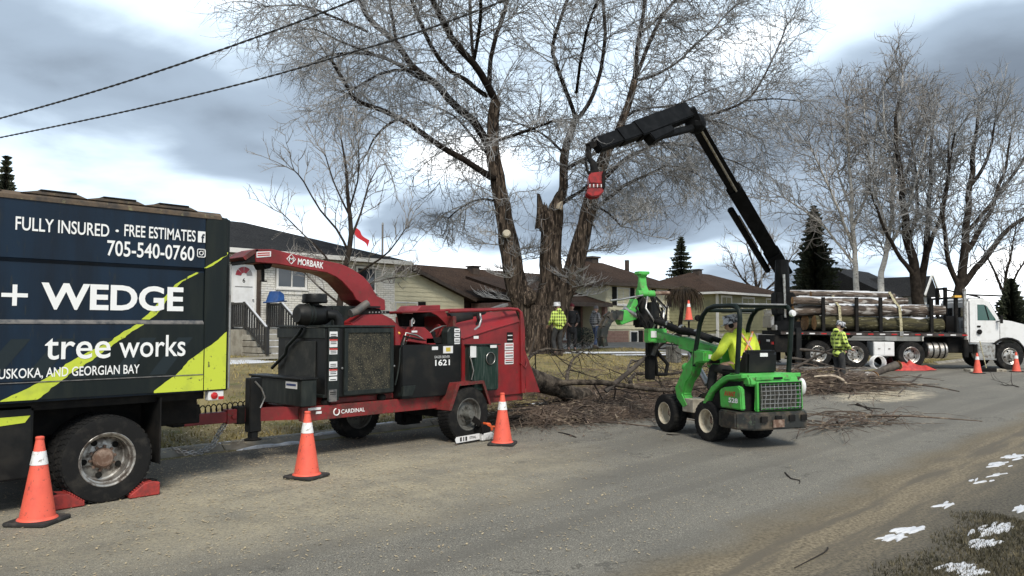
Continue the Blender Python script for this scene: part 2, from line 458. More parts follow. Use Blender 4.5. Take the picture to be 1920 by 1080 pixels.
# driveways and paths
DRV = mat('driveway_asphalt', (0.155, 0.15, 0.14), 0.92, c2=(0.23, 0.215, 0.185), scale=1.6, lo=0.4, hi=0.65, bump=0.4, bscale=60)
def strip(name, x0, x1, y0, y1, m, lift=0.02, n=24, ragged=0.0):
    mb = MB(); k = 8
    for j in range(n + 1):
        y = y0 + (y1 - y0) * j / n
        for i in range(k + 1):
            x = x0 + (x1 - x0) * i / k
            if i in (0, k): x += ragged * noise.noise(Vector((x, y * 1.3, 1)))
            mb.v.append(Vector((x, y, ground_z(x, y) + lift)))
    mb.f = [[j*(k+1)+i, j*(k+1)+i+1, (j+1)*(k+1)+i+1, (j+1)*(k+1)+i] for j in range(n) for i in range(k)]; mb.mi = [0] * len(mb.f)
    return tag(mb.build(name, m, smooth=60, normals=False), kind='structure')
strip('driveway', 27.6, 36.2, 9.80, 40, DRV, 0.03, 60, 0.2)
strip('path', 4.0, 13.2, 19.1, 20.5, CONC, 0.035, 12)
strip('driveway', 22.0, 33.0, 19.3, 23.0, DRV, 0.03, 14, 0.2)
strip('driveway', 9.4, 20.0, -6.0, 1.35, DRV, 0.02, 20, 0.2)

# snow left lying in patches
def snow_blob(mb, c, rx, ry, rz, seed, h=0.03, n=18):
    c = Vector(c); o = len(mb.v); rings = 4
    for k in range(rings + 1):
        f = k / rings
        for i in range(n):
            a = 2 * PI * i / n
            q = 1 + 0.38 * noise.noise(Vector((math.cos(a) * 1.3 + seed, math.sin(a) * 1.3, seed))) + 0.30 * noise.noise(Vector((math.cos(a) * 5 + seed, math.sin(a) * 5, seed * 2)))
            x = math.cos(a) * rx * q * f; y = math.sin(a) * ry * q * f
            p = Vector((c.x + x * math.cos(rz) - y * math.sin(rz), c.y + x * math.sin(rz) + y * math.cos(rz), 0))
            p.z = c.z + h * (1 - f ** 3) * (0.6 + 0.6 * noise.noise(Vector((p.x * 6, p.y * 6, seed)))) - 0.01 * (k == rings)
            if c.z == 0: pass
            mb.v.append(p)
    for k in range(rings):
        for i in range(n):
            l = (i + 1) % n
            mb.f.append([o+k*n+i, o+(k+1)*n+i, o+(k+1)*n+l, o+k*n+l]); mb.mi.append(0)
sn = MB()
def sp(px, py, rx, ry, rz=0.0, z=0.0, h=0.03):
    p = on_z(px, py, z)
    gz = max(ground_z(p.x, p.y), 0.0 if 1.2 < p.y < 9.8 else -9)
    for _ in range(4):
        p = on_z(px, py, gz); gz = max(ground_z(p.x, p.y), 0.0 if 1.2 < p.y < 9.8 else -9)
    snow_blob(sn, (p.x, p.y, gz + 0.012), rx, ry, rz, rnd.random() * 50, h)
rs = random.Random(12)
for (px, py, nn_, ax_, ay_) in ((1680, 1008, 9, 14, 6), (1705, 994, 10, 14, 5), (1862, 996, 20, 26, 5), (1842, 1020, 16, 18, 5), (1880, 989, 8, 14, 3), (1795, 1066, 12, 18, 6), (1830, 1074, 6, 12, 4), (1905, 857, 20, 16, 4), (1872, 872, 12, 20, 3), (1916, 955, 8, 10, 4), (1842, 902, 6, 16, 2), (1868, 891, 6, 12, 2), (1782, 947, 4, 12, 2)):
    for k_ in range(nn_):
        sp(px + rs.gauss(0, ax_ * .6), py + rs.gauss(0, ay_ * .6), rs.uniform(.05, .17), rs.uniform(.007, .022), rs.uniform(-.45, .1), h=.004 if py < 960 else .010)
for a in [(455, 690, 1.1, .55, .1), (440, 694, .7, .4, 0), (1110, 661, 2.6, .5, -.75), (1180, 662, 2.2, .45, -.75), (1225, 664, 1.6, .4, -.8), (1075, 661, .8, .35, -.6),
          (700, 760, .45, .10, 0), (610, 822, .4, .05, 0), (430, 842, .5, .05, 0), (520, 836, .5, .05, 0), (655, 818, .6, .07, 0), (730, 803, .7, .08, 0), (1010, 768, .3, .10, 0), (430, 718, .9, .25, 0)]:
    sp(*a, h=0.04)
tag(sn.build('snow_patches', SNOW, smooth=50), 'thin patches of leftover snow on the verge and lawn', 'snow', kind='stuff')

# dry grass on the lawn and the near verge
GR1 = mat('dry_grass', (0.34, 0.265, 0.105), 0.9, c2=(0.17, 0.16, 0.05), scale=0.55, lo=0.42, hi=0.60, c3=(0.12, 0.085, 0.05), s3=3.0, lo3=0.56, hi3=0.66)
GR2 = mat('verge_grass', (0.085, 0.072, 0.040), 0.9, c2=(0.055, 0.050, 0.028), scale=2.0, lo=0.42, hi=0.62, c3=(0.18, 0.15, 0.09), s3=9, lo3=0.55, hi3=0.65)
def blades(mb, x, y, z, h, wid, rg):
    a = rg.random() * 2 * PI; l = h * rg.uniform(0.2, 1.1); b_ = rg.random() * 2 * PI
    dx_, dy_ = math.cos(a) * wid, math.sin(a) * wid
    o = len(mb.v)
    mb.v += [(x - dx_, y - dy_, z - 0.01), (x + dx_, y + dy_, z - 0.01), (x + math.cos(b_) * l, y + math.sin(b_) * l, z + h)]
    mb.f.append([o, o + 1, o + 2]); mb.mi.append(0)
rg = random.Random(3)
gl = MB()
for i in range(52000):
    x = rg.uniform(3, 42); y = 10.1 + 15 * rg.random() ** 1.5
    if (x > 27.4 and x < 36.4) or (4 < x < 13.2 and 19.0 < y < 20.6) or y > 19.3 and x > 21.5: continue
    if x > 36.4 and y > 16: continue
    if noise.noise(Vector((x * 0.9, y * 0.9, 5))) < -0.32: continue
    blades(gl, x, y, ground_z(x, y), rg.uniform(0.03, 0.085), rg.uniform(0.008, 0.018), rg)
tag(gl.build('lawn_grass', GR1, normals=False), 'flattened straw coloured winter grass on the front lawns', 'grass', kind='stuff')
gv = MB()
for i in range(90000):
    x = 3.2 + 6.0 * rg.random() ** 1.2; y = rg.uniform(-0.6, 1.98)
    lim = 1.85 + 0.18 * noise.noise(Vector((x * 1.5, 0, 2)))
    if y > lim or x > 7.7 + 0.3 * noise.noise(Vector((y * 2, 1, 1))) + (1.9 - y) * 0.3: continue
    if rg.random() > smooth(lim + 0.05, lim - 0.45, y) + 0.2: continue
    blades(gv, x, y, max(ground_z(x, y), 0.004), rg.uniform(0.010, 0.038), rg.uniform(0.003, 0.007), rg)
tag(gv.build('verge_grass', GR2, normals=False), 'short muddy grass on the near roadside verge', 'grass', kind='stuff')

# chips blown out of the chipper
ch = MB()
def chip(mb, x, y, z, s_):
    a = rg.random() * PI; tl = rg.uniform(-.4, .4); l = s_ * rg.uniform(.6, 1.5); w_ = s_ * rg.uniform(.25, .6); ca, sa = math.cos(a), math.sin(a)
    o = len(mb.v)
    for u_, v_, hz in ((-l, -w_, 0), (l, -w_, tl * l), (l, w_, tl * l + .3 * w_), (-l, w_, .25 * w_)):
        mb.v.append((x + u_ * ca - v_ * sa, y + u_ * sa + v_ * ca, z + .006 + abs(hz)))
    mb.f.append([o, o+1, o+2, o+3]); mb.mi.append(0)
for i in range(12500):
    x = rg.gauss(4.6, 2.2); y = 9.75 - abs(rg.gauss(0, 3.0))
    if i % 6 == 0: x = rg.uniform(0, 16); y = rg.uniform(3.2, 9.6)
    if y < 3.0 or x < 0: continue
    chip(ch, x, y, 0.012, rg.uniform(.004, .013))
for i in range(2500):
    x = rg.uniform(3, 9.5); y = rg.uniform(9.6, 11.5)
    chip(ch, x, y, ground_z(x, y) + .02 if y > 10.05 else .10, rg.uniform(.008, .02))
tag(ch.build('wood_chips', CHIPM, normals=False), 'pale wood chips scattered over the road beside the chipper', 'chips', kind='stuff')

# ------------------------------------------------------------------ wheels
def wheel(parent, c, out, r, w_, rr, rimm, world=True, dish=0.55, lugs=8, tread=44, hubm=None, hub_r=0.28, holes=5, hubout=0.25):
    c = Vector(c); ax = Vector(out).normalized(); h = w_ / 2
    t_ = MB()
    t_.lathe([(rr, h*.82), (rr+.02*r, h*.98), (rr+(r-rr)*.45, h*1.04), (r*.955, h*.97), (r*.985, h*.84), (r*.99, h*.3), (r*.99, -h*.3), (r*.985, -h*.84), (r*.955, -h*.97), (rr+(r-rr)*.45, -h*1.04), (rr+.02*r, -h*.98), (rr, -h*.82)], c, ax, 40)
    a = ax.orthogonal().normalized(); b_ = ax.cross(a)
    for i in range(tread):
        th = 2 * PI * i / tread
        for off, lo, hi in ((0, .30, .92), (PI / tread, -.92, -.30), (PI / tread * .5, -.24, .24)):
            q = th + off; dirr = a * math.cos(q) + b_ * math.sin(q); tg = ax.cross(dirr)
            p0 = c + dirr * r * .985; k = 2 * PI * r / tread * .31
            vs = []
            for dd in (0, r * .025):
                for uu, vv in ((lo * h, -k), (hi * h, -k), (hi * h, k), (lo * h, k)):
                    vs.append(p0 + dirr * (dd - (0.012 * r if abs(uu) > .8 * h else 0)) + ax * uu + tg * vv)
            t_.add(vs, [(0,3,2,1),(4,5,6,7),(0,1,5,4),(1,2,6,5),(2,3,7,6),(3,0,4,7)])
    to = t_.build('tyre', RUBBER, parent, smooth=40, world=world)
    d = MB(); dz = h * (1 - dish * 2)
    d.lathe([(rr*1.0, h*.80), (rr*1.05, h*.95), (rr*1.01, h*1.0), (rr*.95, h*.93), (rr*.91, h*.55), (rr*.86, h*.5), (rr*.84, dz + .02*r)], c, ax, 36)
    d.lathe([(rr*.84, -h*.7), (rr*.84, dz+.02*r), (rr*.78, dz), (rr*.60, dz+.03*r), (rr*.45, dz+.05*r), (rr*.30, dz+.05*r), (0.001, dz+.05*r)], c, ax, 36)
    ro = d.build('rim', rimm, to, smooth=35, world=world)
    hb = MB(); hb.lathe([(hub_r*rr, dz+.03*r), (hub_r*rr, dz+(.05+hubout*.5)*r), (hub_r*.75*rr, dz+(.05+hubout)*r), (0.001, dz+(.05+hubout)*r)], c, ax, 20)
    for i in range(lugs):
        q = 2 * PI * i / lugs; p = c + ax * (dz + .04*r) + (a * math.cos(q) + b_ * math.sin(q)) * rr * .45
        hb.lathe([(.028*r+.004, 0), (.028*r+.004, .05*r), (.001, .055*r)], p, ax, 6)
    hb.build('hub', hubm or rimm, to, smooth=35, world=world)
    if holes:
        for i in range(holes):
            hl = MB()
            q = 2 * PI * (i + .5) / holes; p = c + ax * (dz + .026*r) + (a * math.cos(q) + b_ * math.sin(q)) * rr * .66
            hl.lathe([(.12*rr, 0), (.12*rr, .006), (.001, .006)], p, ax, 12)
            hl.build('hand_hole', BLACKM, to, world=world)
    return to

# ------------------------------------------------------------------ chip truck
NAVY = mat('navy_truck_paint', (0.005, 0.017, 0.036), 0.38, c2=(0.004, 0.010, 0.020), scale=1.3, lo=0.4, hi=0.62, spec=.3, c3=(0.030, 0.030, 0.020), s3=9, lo3=0.62, hi3=0.80, stretch=(3, 3, .45), bump=0.03, bscale=8)
NIGHT = mat('near_black_graphic', (0.005, 0.009, 0.009), 0.45, spec=.3, c2=(0.013, 0.017, 0.013), scale=3, lo=0.45, hi=0.7, stretch=(3, 3, .5))
SLATE = mat('faint_stripe_graphic', (0.013, 0.021, 0.025), 0.45, spec=.3)
LIME = mat('lime_graphic', (0.52, 0.60, 0.045), 0.5, c2=(0.40, 0.47, 0.05), scale=5, lo=0.5, hi=0.7, c3=(0.10, 0.11, 0.03), s3=22, lo3=0.63, hi3=0.70)
GRIME = mat('grimy_rail', (0.12, 0.085, 0.055), 0.8, c2=(0.045, 0.04, 0.036), scale=6, lo=0.42, hi=0.6, c3=(0.20, 0.18, 0.10), s3=14, lo3=0.6, hi3=0.7, bump=0.3)
LEDGE = mat('worn_ledge', (0.16, 0.15, 0.14), 0.6, c2=(0.05, 0.055, 0.06), scale=12, lo=0.45, hi=0.65)
FY = 7.75
TRIM_ = mat('dull_alloy_rim', (.40, .385, .355), .42, .75, c2=(.11, .09, .075), scale=11, lo=.42, hi=.60, rough2=.75)
tr = thing('chip_truck', 'navy and lime chip dump truck with white lettering parked at the left', 'truck', (2.6, 8.9, 0))
W = dict(world=True)
b_ = MB(); b_.box(-0.9, 3.765, FY + .03, 10.05, 0.98, 2.80); b_.build('chip_box', NAVY, tr, bevel=.02, **W)
def yof(z): return FY if (z > 2.235 or z < 1.69) else FY + .024
for nm, z0, z1 in (('upper_panel', 2.245, 2.775), ('lower_panel', 1.165, 1.672)):
    m = MB(); m.box(-0.9, 3.535, FY, FY + .036, z0, z1); m.build(nm, NAVY, tr, bevel=.006, **W)
m = MB(); m.box(-.9, 3.535, FY + .024, FY + .037, 1.70, 2.24); m.build('middle_panel', NAVY, tr, **W)
m = MB(); m.prism([(FY - .004, 1.672), (FY - .004, 1.684), (FY + .03, 1.715), (FY + .03, 1.672)], -.9, 3.53, 'x'); m.build('ledge', LEDGE, tr, **W)
m = MB(); m.prism([(FY - .003, 2.245), (FY + .034, 2.205), (FY + .034, 2.245)], -.9, 3.53, 'x'); m.build('upper_lip', NAVY, tr, **W)
m = MB(); m.box(3.538, 3.775, FY - .006, FY + .05, .985, 2.79); m.build('corner_post', NIGHT, tr, bevel=.012, **W)
m = MB(); m.box(-.9, 3.535, FY - .004, FY + .036, 1.005, 1.155); m.build('bottom_rail', NAVY, tr, bevel=.006, **W)
m = MB(); m.bar((-.9, FY - .008, 1.160), (3.53, FY - .008, 1.160), .012, .008); m.build('trim_line', LEDGE, tr, **W)
m = MB(); m.prism([(FY - .012, 2.765), (FY - .012, 2.80), (FY + .03, 2.835), (FY + .12, 2.84), (FY + .12, 2.765)], -.9, 3.70, 'x'); m.jitter(.006, 5); m.build('top_rail', GRIME, tr, **W)
for px in (-60, 110, 225, 327):
    x = on_y(px, 380, FY).x
    m = MB(); m.prism([(x - .30, 2.83), (x - .16, 2.860), (x + .16, 2.860), (x + .24, 2.83)], FY + .0, FY + .16, 'y'); o = m.build('hinge_hump', GRIME, tr, **W)
    m = MB(); m.box(x - .15, x + .15, FY - .008, FY + .14, 2.856, 2.874); m.build('rubber_pad', BLACKM, o, bevel=.006, **W)
m = MB(); m.box(3.765, 3.81, FY + .02, 10.03, .98, 2.78); m.build('tailgate', NIGHT, tr, bevel=.01, **W)
m = MB(); m.tube([(3.80, FY - .015, 1.0), (3.80, FY - .015, 2.3)], .012, 8); m.build('latch_rod', STEEL, tr, **W)
# graphics: lay small pieces that follow the panel steps
def decal(name, quads, mt, lift):
    groups = {}
    for q in quads:
        zc = sum(p[1] for p in q) / 4
        xc = sum(p[0] for p in q) / 4
        y = (FY - .006 if xc > 3.538 else (FY - .004 if zc < 1.16 else yof(zc))) - lift
        groups.setdefault((xc > 3.538, zc > 1.16, zc > 1.69, zc > 2.22), []).append([(p[0], y, p[1]) for p in q])
    for g_ in groups.values():
        m = MB()
        for q in g_: m.add(q, [(0, 1, 2, 3)])
        m.build(name, mt, tr, normals=False, **W)
ctr = [(425, 478), (407, 490), (370, 512), (333, 533), (287, 590), (250, 616), (213, 640), (180, 660), (150, 677), (110, 705), (70, 730), (33, 752)]
wd = [.002, .012, .014, .010, .030, .024, .030, .045, .062, .055, .075, .10]
P = [on_y(a[0], a[1], FY) for a in ctr]
def stripe_at(z):
    for i in range(len(P) - 1):
        if P[i].z >= z >= P[i+1].z:
            f = (P[i].z - z) / (P[i].z - P[i+1].z); return P[i].x + (P[i+1].x - P[i].x) * f, wd[i] + (wd[i+1] - wd[i]) * f
    return (P[0].x, .002) if z > P[0].z else (P[-1].x, .10)
dark, lime, faint, lime2 = [], [], [], []
NR = 150; zl, zh = 1.005, 2.43
def rag(z, k): return .016 * noise.noise(Vector((z * 34, k, 0))) + .02 * noise.noise(Vector((z * 11, k, 5)))
for i in range(NR):
    za_, zb_ = zl + (zh - zl) * i / NR, zl + (zh - zl) * (i + 1) / NR
    if zb_ > 2.205 and za_ < 2.245: continue
    if zb_ > 1.672 and za_ < 1.716: continue
    (xa, wa), (xb, wb) = stripe_at(za_), stripe_at(zb_)
    ka = wa * 1.4; kb = wb * 1.4
    l0, l1 = xa - ka + rag(za_, 1), xb - kb + rag(zb_, 1); r0, r1 = xa + ka + rag(za_, 2), xb + kb + rag(zb_, 2)
    lime.append([(l0, za_), (r0, za_), (r1, zb_), (l1, zb_)])
    dark.append([(r0 - .003, za_), (3.532, za_), (3.532, zb_), (r1 - .003, zb_)])
decal('dark_graphic', dark, NIGHT, .0015)
decal('lime_slash', lime, LIME, .004)
Q = [on_y(*a, FY) for a in ((424, 622), (400, 643), (380, 657), (353, 677), (333, 700), (310, 716), (288, 733))]
for i in range(60):
    za_ = 1.0 + (Q[0].z - 1.0) * i / 60; zb_ = 1.0 + (Q[0].z - 1.0) * (i + 1) / 60
    def ex_(z):
        for j in range(len(Q) - 1):
            if Q[j].z >= z >= Q[j+1].z: return Q[j].x + (Q[j+1].x - Q[j].x) * (Q[j].z - z) / (Q[j].z - Q[j+1].z)
        return Q[-1].x
    a0, a1 = ex_(za_) + rag(za_, 7) * .5, ex_(zb_) + rag(zb_, 7) * .5
    if a0 < 3.53: lime2.append([(a0, za_), (3.533, za_), (3.533, zb_), (min(a1, 3.53), zb_)])
    lime2.append([(max(a0, 3.541), za_), (3.772, za_), (3.772, zb_), (max(a1, 3.541), zb_)])
decal('lime_corner_graphic', lime2, LIME, .004)
for k in range(7):
    x0 = 1.2 + k * .36; faint = []
    for i in range(20):
        za_ = 1.18 + .36 * i / 20; zb_ = 1.18 + .36 * (i + 1) / 20
        faint.append([(x0 + (za_ - 1.18) * .75, za_), (x0 + .15 + (za_ - 1.18) * .75, za_), (x0 + .15 + (zb_ - 1.18) * .75, zb_), (x0 + (zb_ - 1.18) * .75, zb_)])
    decal('faint_stripe', [q for q in faint if max(p[0] for p in q) < 3.5], SLATE, .0028)

U, V = (1, 0, 0), (0, 0, 1)
def lt(s_, x0, x1, z0, z1, bold=.01, lift=.007, **k): return text(s_, (x0, yof((z0 + z1) / 2) - lift, z0), U, V, x1 - x0, z1 - z0, WHITET, tr, bold=bold, **k)
lt('FULLY INSURED', 1.835, 2.60, 2.492, 2.612, .012)
lt('\u00b7', 2.655, 2.685, 2.545, 2.57, .03)
lt('FREE ESTIMATES', 2.735, 3.425, 2.512, 2.628, .012)
lt('705-540-0760', 2.585, 3.415, 2.315, 2.465, .014)
lt('WEDGE', 2.055, 3.325, 1.80, 2.045, .030)
lt('tree', 2.09, 2.64, 1.352, 1.545, .008)
lt('works', 2.715, 3.345, 1.352, 1.565, .008)
lt('USKOKA, AND GEORGIAN BAY', 1.745, 2.905, 1.185, 1.285, .010)
m = MB(); yy = yof(1.9) - .007
m.add([(1.752, yy, 1.905), (1.952, yy, 1.905), (1.952, yy, 1.94), (1.752, yy, 1.94)], [(0, 1, 2, 3)])
m.add([(1.834, yy - .0006, 1.83), (1.870, yy - .0006, 1.83), (1.870, yy - .0006, 2.015), (1.834, yy - .0006, 2.015)], [(0, 1, 2, 3)])
m.build('plus_sign', WHITET, tr, normals=False, **W)
# two small square icons at the end of the lines
m = MB(); m.box(3.452, 3.552, FY - .010, FY - .007, 2.508, 2.622); m.box(3.452, 3.552, FY - .010, FY - .007, 2.508, 2.622)
m = MB(); m.prism([(3.448, 2.51), (3.525, 2.51), (3.525, 2.625), (3.448, 2.625)], FY - .010, FY - .007, 'y'); ic = m.build('square_icon', WHITET, tr, **W)
text('f', (3.482, FY - .012, 2.512), U, V, .036, .088, NAVY, ic, name='icon_letter', bold=.03)
m = MB()
def ring_path(cx, cz, hw, rad, n=6):
    pts = []
    for qx, qz, a0 in ((1, 1, 0), (-1, 1, 90), (-1, -1, 180), (1, -1, 270)):
        for i in range(n + 1):
            a = R(a0 + 90 * i / n); pts.append((cx + qx * (hw - rad) + math.cos(a) * rad, FY - .009, cz + qz * (hw - rad) + math.sin(a) * rad))
    return pts
m.tube(ring_path(3.487, 2.40, .040, .014), .0048, 6, closed=True)
m.tube([(3.487 + .020 * math.cos(a * PI / 8), FY - .009, 2.40 + .020 * math.sin(a * PI / 8)) for a in range(16)], .0045, 6, closed=True)
m.ball((3.511, FY - .009, 2.424), .005, 6, 4); m.build('camera_icon', WHITET, tr, **W)
# chassis, wheels, guards
m = MB(); m.box(-3.2, 3.7, 8.25, 8.45, .62, .90); m.box(-3.2, 3.7, 9.35, 9.55, .62, .90); m.box(-.8, 3.6, FY + .12, 10.0, .90, .985); m.box(2.0, 3.2, 8.4, 9.4, .33, .6); m.build('chassis', BLACKM, tr, **W)
m = MB(); m.tube([(2.65, 7.9, .41), (2.65, 9.9, .41)], .07, 10); m.build('rear_axle', BLACKM, tr, **W)
wheel(tr, (2.645, FY + .115, .405), (0, -1, 0), .405, .22, .245, TRIM_, dish=.78, lugs=10, hubm=RUST, hub_r=.40, holes=5, hubout=.16)
wheel(tr, (2.645, FY + .37, .405), (0, -1, 0), .405, .22, .245, RUST, dish=.5, tread=30, holes=0)
wheel(tr, (2.645, 9.93, .405), (0, 1, 0), .405, .22, .245, RUST, dish=.7, tread=30, holes=0)
wheel(tr, (-1.9, FY + .12, .405), (0, -1, 0), .405, .22, .245, CHROME, dish=.2, tread=30)
wheel(tr, (-1.9, 9.93, .405), (0, 1, 0), .405, .22, .245, CHROME, dish=.2, tread=30)
m = MB(); m.box(3.12, 3.135, FY + .02, FY + .62, .30, .95); m.build('mud_flap', BLACKM, tr, bevel=.004, **W)
m = MB(); m.box(3.10, 3.118, 9.4, 10.0, .30, .95); m.build('mud_flap', BLACKM, tr, bevel=.004, **W)
m = MB(); m.box(.3, 2.05, FY + .10, FY + .75, .30, .94); m.build('tool_locker', BLACKP, tr, bevel=.02, **W)
q = on_y(28, 805, FY + .08)
m = MB(); m.add([(1.2, FY + .095, .74), (1.98, FY + .095, .80), (2.02, FY + .095, .86), (1.2, FY + .095, .85)], [(0, 1, 2, 3)]); m.build('lime_locker_graphic', LIME, tr, normals=False, **W)
p = on_y(404, 733, FY)
m = MB(); m.box(3.60, 3.765, FY + .01, FY + .10, .885, .985); lb = m.build('lamp_housing', WHITEP, tr, bevel=.008, **W)
LENS = mat('red_lens', (0.45, 0.015, 0.015), 0.2)
m = MB(); m.lathe([(.036, 0), (.036, .012), (.022, .022), (.001, .024)], (3.66, FY + .012, .935), (0, -1, 0), 16); m.build('tail_lamp', LENS, lb, smooth=40, **W)
m = MB(); m.box(3.705, 3.76, FY + .002, FY + .02, .893, .925); m.build('reflector', LENS, lb, **W)
m = MB(); m.box(3.3, 3.76, 8.3, 9.6, .60, .80); m.box(3.70, 3.84, 8.86, 9.06, .50, .72); m.build('hitch_plate', BLACKM, tr, bevel=.01, **W)
# cab, ahead of the picture's edge
m = MB(); m.prism([(-3.6, .55), (-3.65, 1.15), (-3.55, 1.38), (-2.55, 1.55), (-2.15, 2.2), (-1.1, 2.25), (-1.0, 2.1), (-1.0, .55)], FY + .1, 9.95, 'y'); cb_ = m.build('cab', NAVY, tr, bevel=.05, **W)
m = MB(); m.prism([(-2.35, 1.58), (-2.02, 2.1), (-1.25, 2.12), (-1.25, 1.58)], FY + .09, FY + .104, 'y'); m.build('side_window', GLASS, cb_, **W)

# ------------------------------------------------------------------ traffic cones
def make_cone():
    r_ = thing('traffic_cone', '', 'traffic cone')
    m = MB(); m.prism([(-.185, -.165), (-.165, -.185), (.165, -.185), (.185, -.165), (.185, .165), (.165, .185), (-.165, .185), (-.185, .165)], 0.0, .032, 'z'); m.build('base', mat('cone_base', (.022, .021, .02), .85, c2=(.07, .06, .05), scale=9, lo=.5, hi=.7), r_, bevel=.008)
    def rad(z): return .138 + (.030 - .138) * (z - .03) / .66
    m = MB(); m.lathe([(.155, .030), (.150, .040), (rad(.05), .05), (rad(.48), .48), (rad(.60), .60), (rad(.685), .685), (.034, .690), (.034, .706), (.026, .712), (.022, .700), (.02, .6)], n=28); bd = m.build('body', ORANGE, r_, smooth=40)
    m = MB(); m.lathe([(rad(.478) + .002, .478), (rad(.478) + .0035, .480), (rad(.590) + .0035, .588), (rad(.59) + .001, .590)], n=28); m.build('band', BAND, bd, smooth=40)
    return r_
cone0 = make_cone()
CG = 'orange traffic cones'
first = True
for (px, py, lab, rz) in ((70, 982, 'orange traffic cone with a scuffed band in front of the chip truck wheel', .2), (575, 897, 'orange traffic cone in front of the chipper drawbar', -.15), (942, 835, 'orange traffic cone standing behind the chipper wheel by the chainsaw', .1),
                          (1833, 701, 'small distant orange traffic cone beside the push broom', .4), (1906, 698, 'small distant orange traffic cone in front of the white cab\'s front wheel', .2)):
    p = on_z(px, py)
    o = cone0 if first else copy_tree(cone0); first = False
    o.location = (p.x, p.y, .014 if p.y > 2 else .0); o.rotation_euler = (0, 0, rz + .5); tag(o, lab, 'traffic cone', CG)
# cone stuck on a post in front of the olive house
pp = at(1292, 645, 27.0); gz = ground_z(pp.x, pp.y)
post = thing('metal_post', 'thin grey metal post on the lawn carrying a traffic cone', 'post', (pp.x, pp.y, gz))
top = at(1292, 601, 27.0).z - gz
m = MB(); m.tube([(0, 0, -.1), (0, 0, top * .6)], .05, 10); m.build('lower_tube', STEEL, post, smooth=40)
m = MB(); m.tube([(0, 0, top * .6), (0, 0, top)], .035, 10); m.build('upper_tube', BLACKM, post, smooth=40)
m = MB(); m.lathe([(.001, top - .02), (.15, top - .015), (.15, top - .001), (.001, top - .001)], n=16); m.build('cap_plate', STEEL, post)
o = copy_tree(cone0); o.location = (pp.x, pp.y, gz + top); o.rotation_euler = (0, 0, .3); tag(o, 'orange traffic cone perched on top of the grey metal post', 'traffic cone', CG)

# ------------------------------------------------------------------ wheel chocks
CHK = mat('chock_red', (0.36, 0.035, 0.028), 0.7, c2=(0.20, 0.03, 0.025), scale=14, lo=.45, hi=.65, bump=.15)
def chock(x, y, flip, lab):
    r_ = thing('wheel_chock', lab, 'wheel chock', (x, y, .014), PI if flip else 0, 'red wheel chocks')
    m = MB(); m.prism([(-.13, 0), (.15, 0), (.15, .03), (.02, .125), (-.06, .135), (-.13, .12)], -.10, .10, 'y'); m.build('wedge', CHK, r_, bevel=.008)
    for i in range(7):
        f = i / 6; x_ = .14 + (.025 - .14) * f; z_ = .040 + (.128 - .040) * f
        m = MB(); m.box(x_ - .007, x_ + .007, -.095, .095, z_ - .008, z_ + .012); m.build('ridge', CHK, r_, bevel=.003)
    m = MB(); m.box(-.115, -.07, -.06, .06, .122, .14); m.build('handle_recess', BLACKM, r_)
chock(2.30, 7.83, False, 'red plastic wheel chock in front of the chip truck tyre')
chock(2.99, 7.83, True, 'red plastic wheel chock behind the chip truck tyre')

# ------------------------------------------------------------------ wood chipper
cp = thing('wood_chipper', 'red and black towed wood chipper with a curved discharge chute', 'wood chipper', (7.5, 9.0, 0))
def xz(px, py, y):
    p = on_y(px, py, y); return (p.x, p.z)
def poly(pts, y): return [xz(a, b_, y) for a, b_ in pts]
def part(nm, m, mt, par=None, bevel=0.0, smooth=None): return m.build(nm, mt, par or cp, bevel=bevel, smooth=smooth, world=True)
DARKG = mat('dark_green_black_steel', (0.010, 0.014, 0.013), 0.5, spec=.3, c2=(0.028, 0.032, 0.027), scale=4, lo=.45, hi=.7, stretch=(4, 4, 1), bump=.05)
CY = 9.0
# drawbar, jack, chain
m = MB(); m.box(3.80, 4.62, CY - .06, CY + .06, .49, .62); part('drawbar', m, REDP, bevel=.006)
m = MB(); m.box(4.38, 4.52, CY - .075, CY + .075, .475, .645); m.lathe([(.03, 0), (.03, .02), (.001, .02)], (4.46, CY - .075, .56), (0, -1, 0), 12); part('drawbar_sleeve', m, REDR, bevel=.004)
for s_ in (-1, 1):
    m = MB(); m.bar((4.62, CY + s_ * .05, .565), (5.30, CY + s_ * .56, .585), .09, .16); part('drawbar_leg', m, REDP)
m = MB(); m.box(4.50, 4.80, CY - .09, CY + .09, .46, .67); part('coupler_block', m, BLACKM, bevel=.01)
m = MB(); m.box(4.60, 4.76, CY - .20, CY - .07, .36, 1.02); m.box(4.63, 4.73, CY - .18, CY - .09, .28, .4); part('jack_post', m, BLACKP, bevel=.012)
m = MB(); m.lathe([(.10, 0), (.11, .012), (.06, .03), (.02, .05)], (4.68, CY - .135, .26), n=16); part('jack_foot', m, BLACKM)
m = MB(); m.tube([on_y(478, 715, CY - .2), on_y(490, 728, CY - .2), on_y(497, 745, CY - .2), on_y(488, 765, CY - .2)], .012, 8); part('jack_hose', m, STEEL, smooth=60)
m = MB()
pts = []
for i in range(14 * 10 + 1):
    a = 2 * PI * i / 10; f = i / 140
    pts.append((3.82 + .95 * f, CY + .045 * math.cos(a), .655 + .035 * f + .045 * math.sin(a)))
m.tube(pts, .007, 5); part('coiled_cable', m, BLACKM, smooth=60)
pa = [on_y(425, 795, CY - .04), on_y(413, 812, CY - .04), on_y(400, 838, CY - .04), on_y(375, 851, CY - .04), on_y(345, 851, CY - .04), on_y(318, 838, CY - .04)]
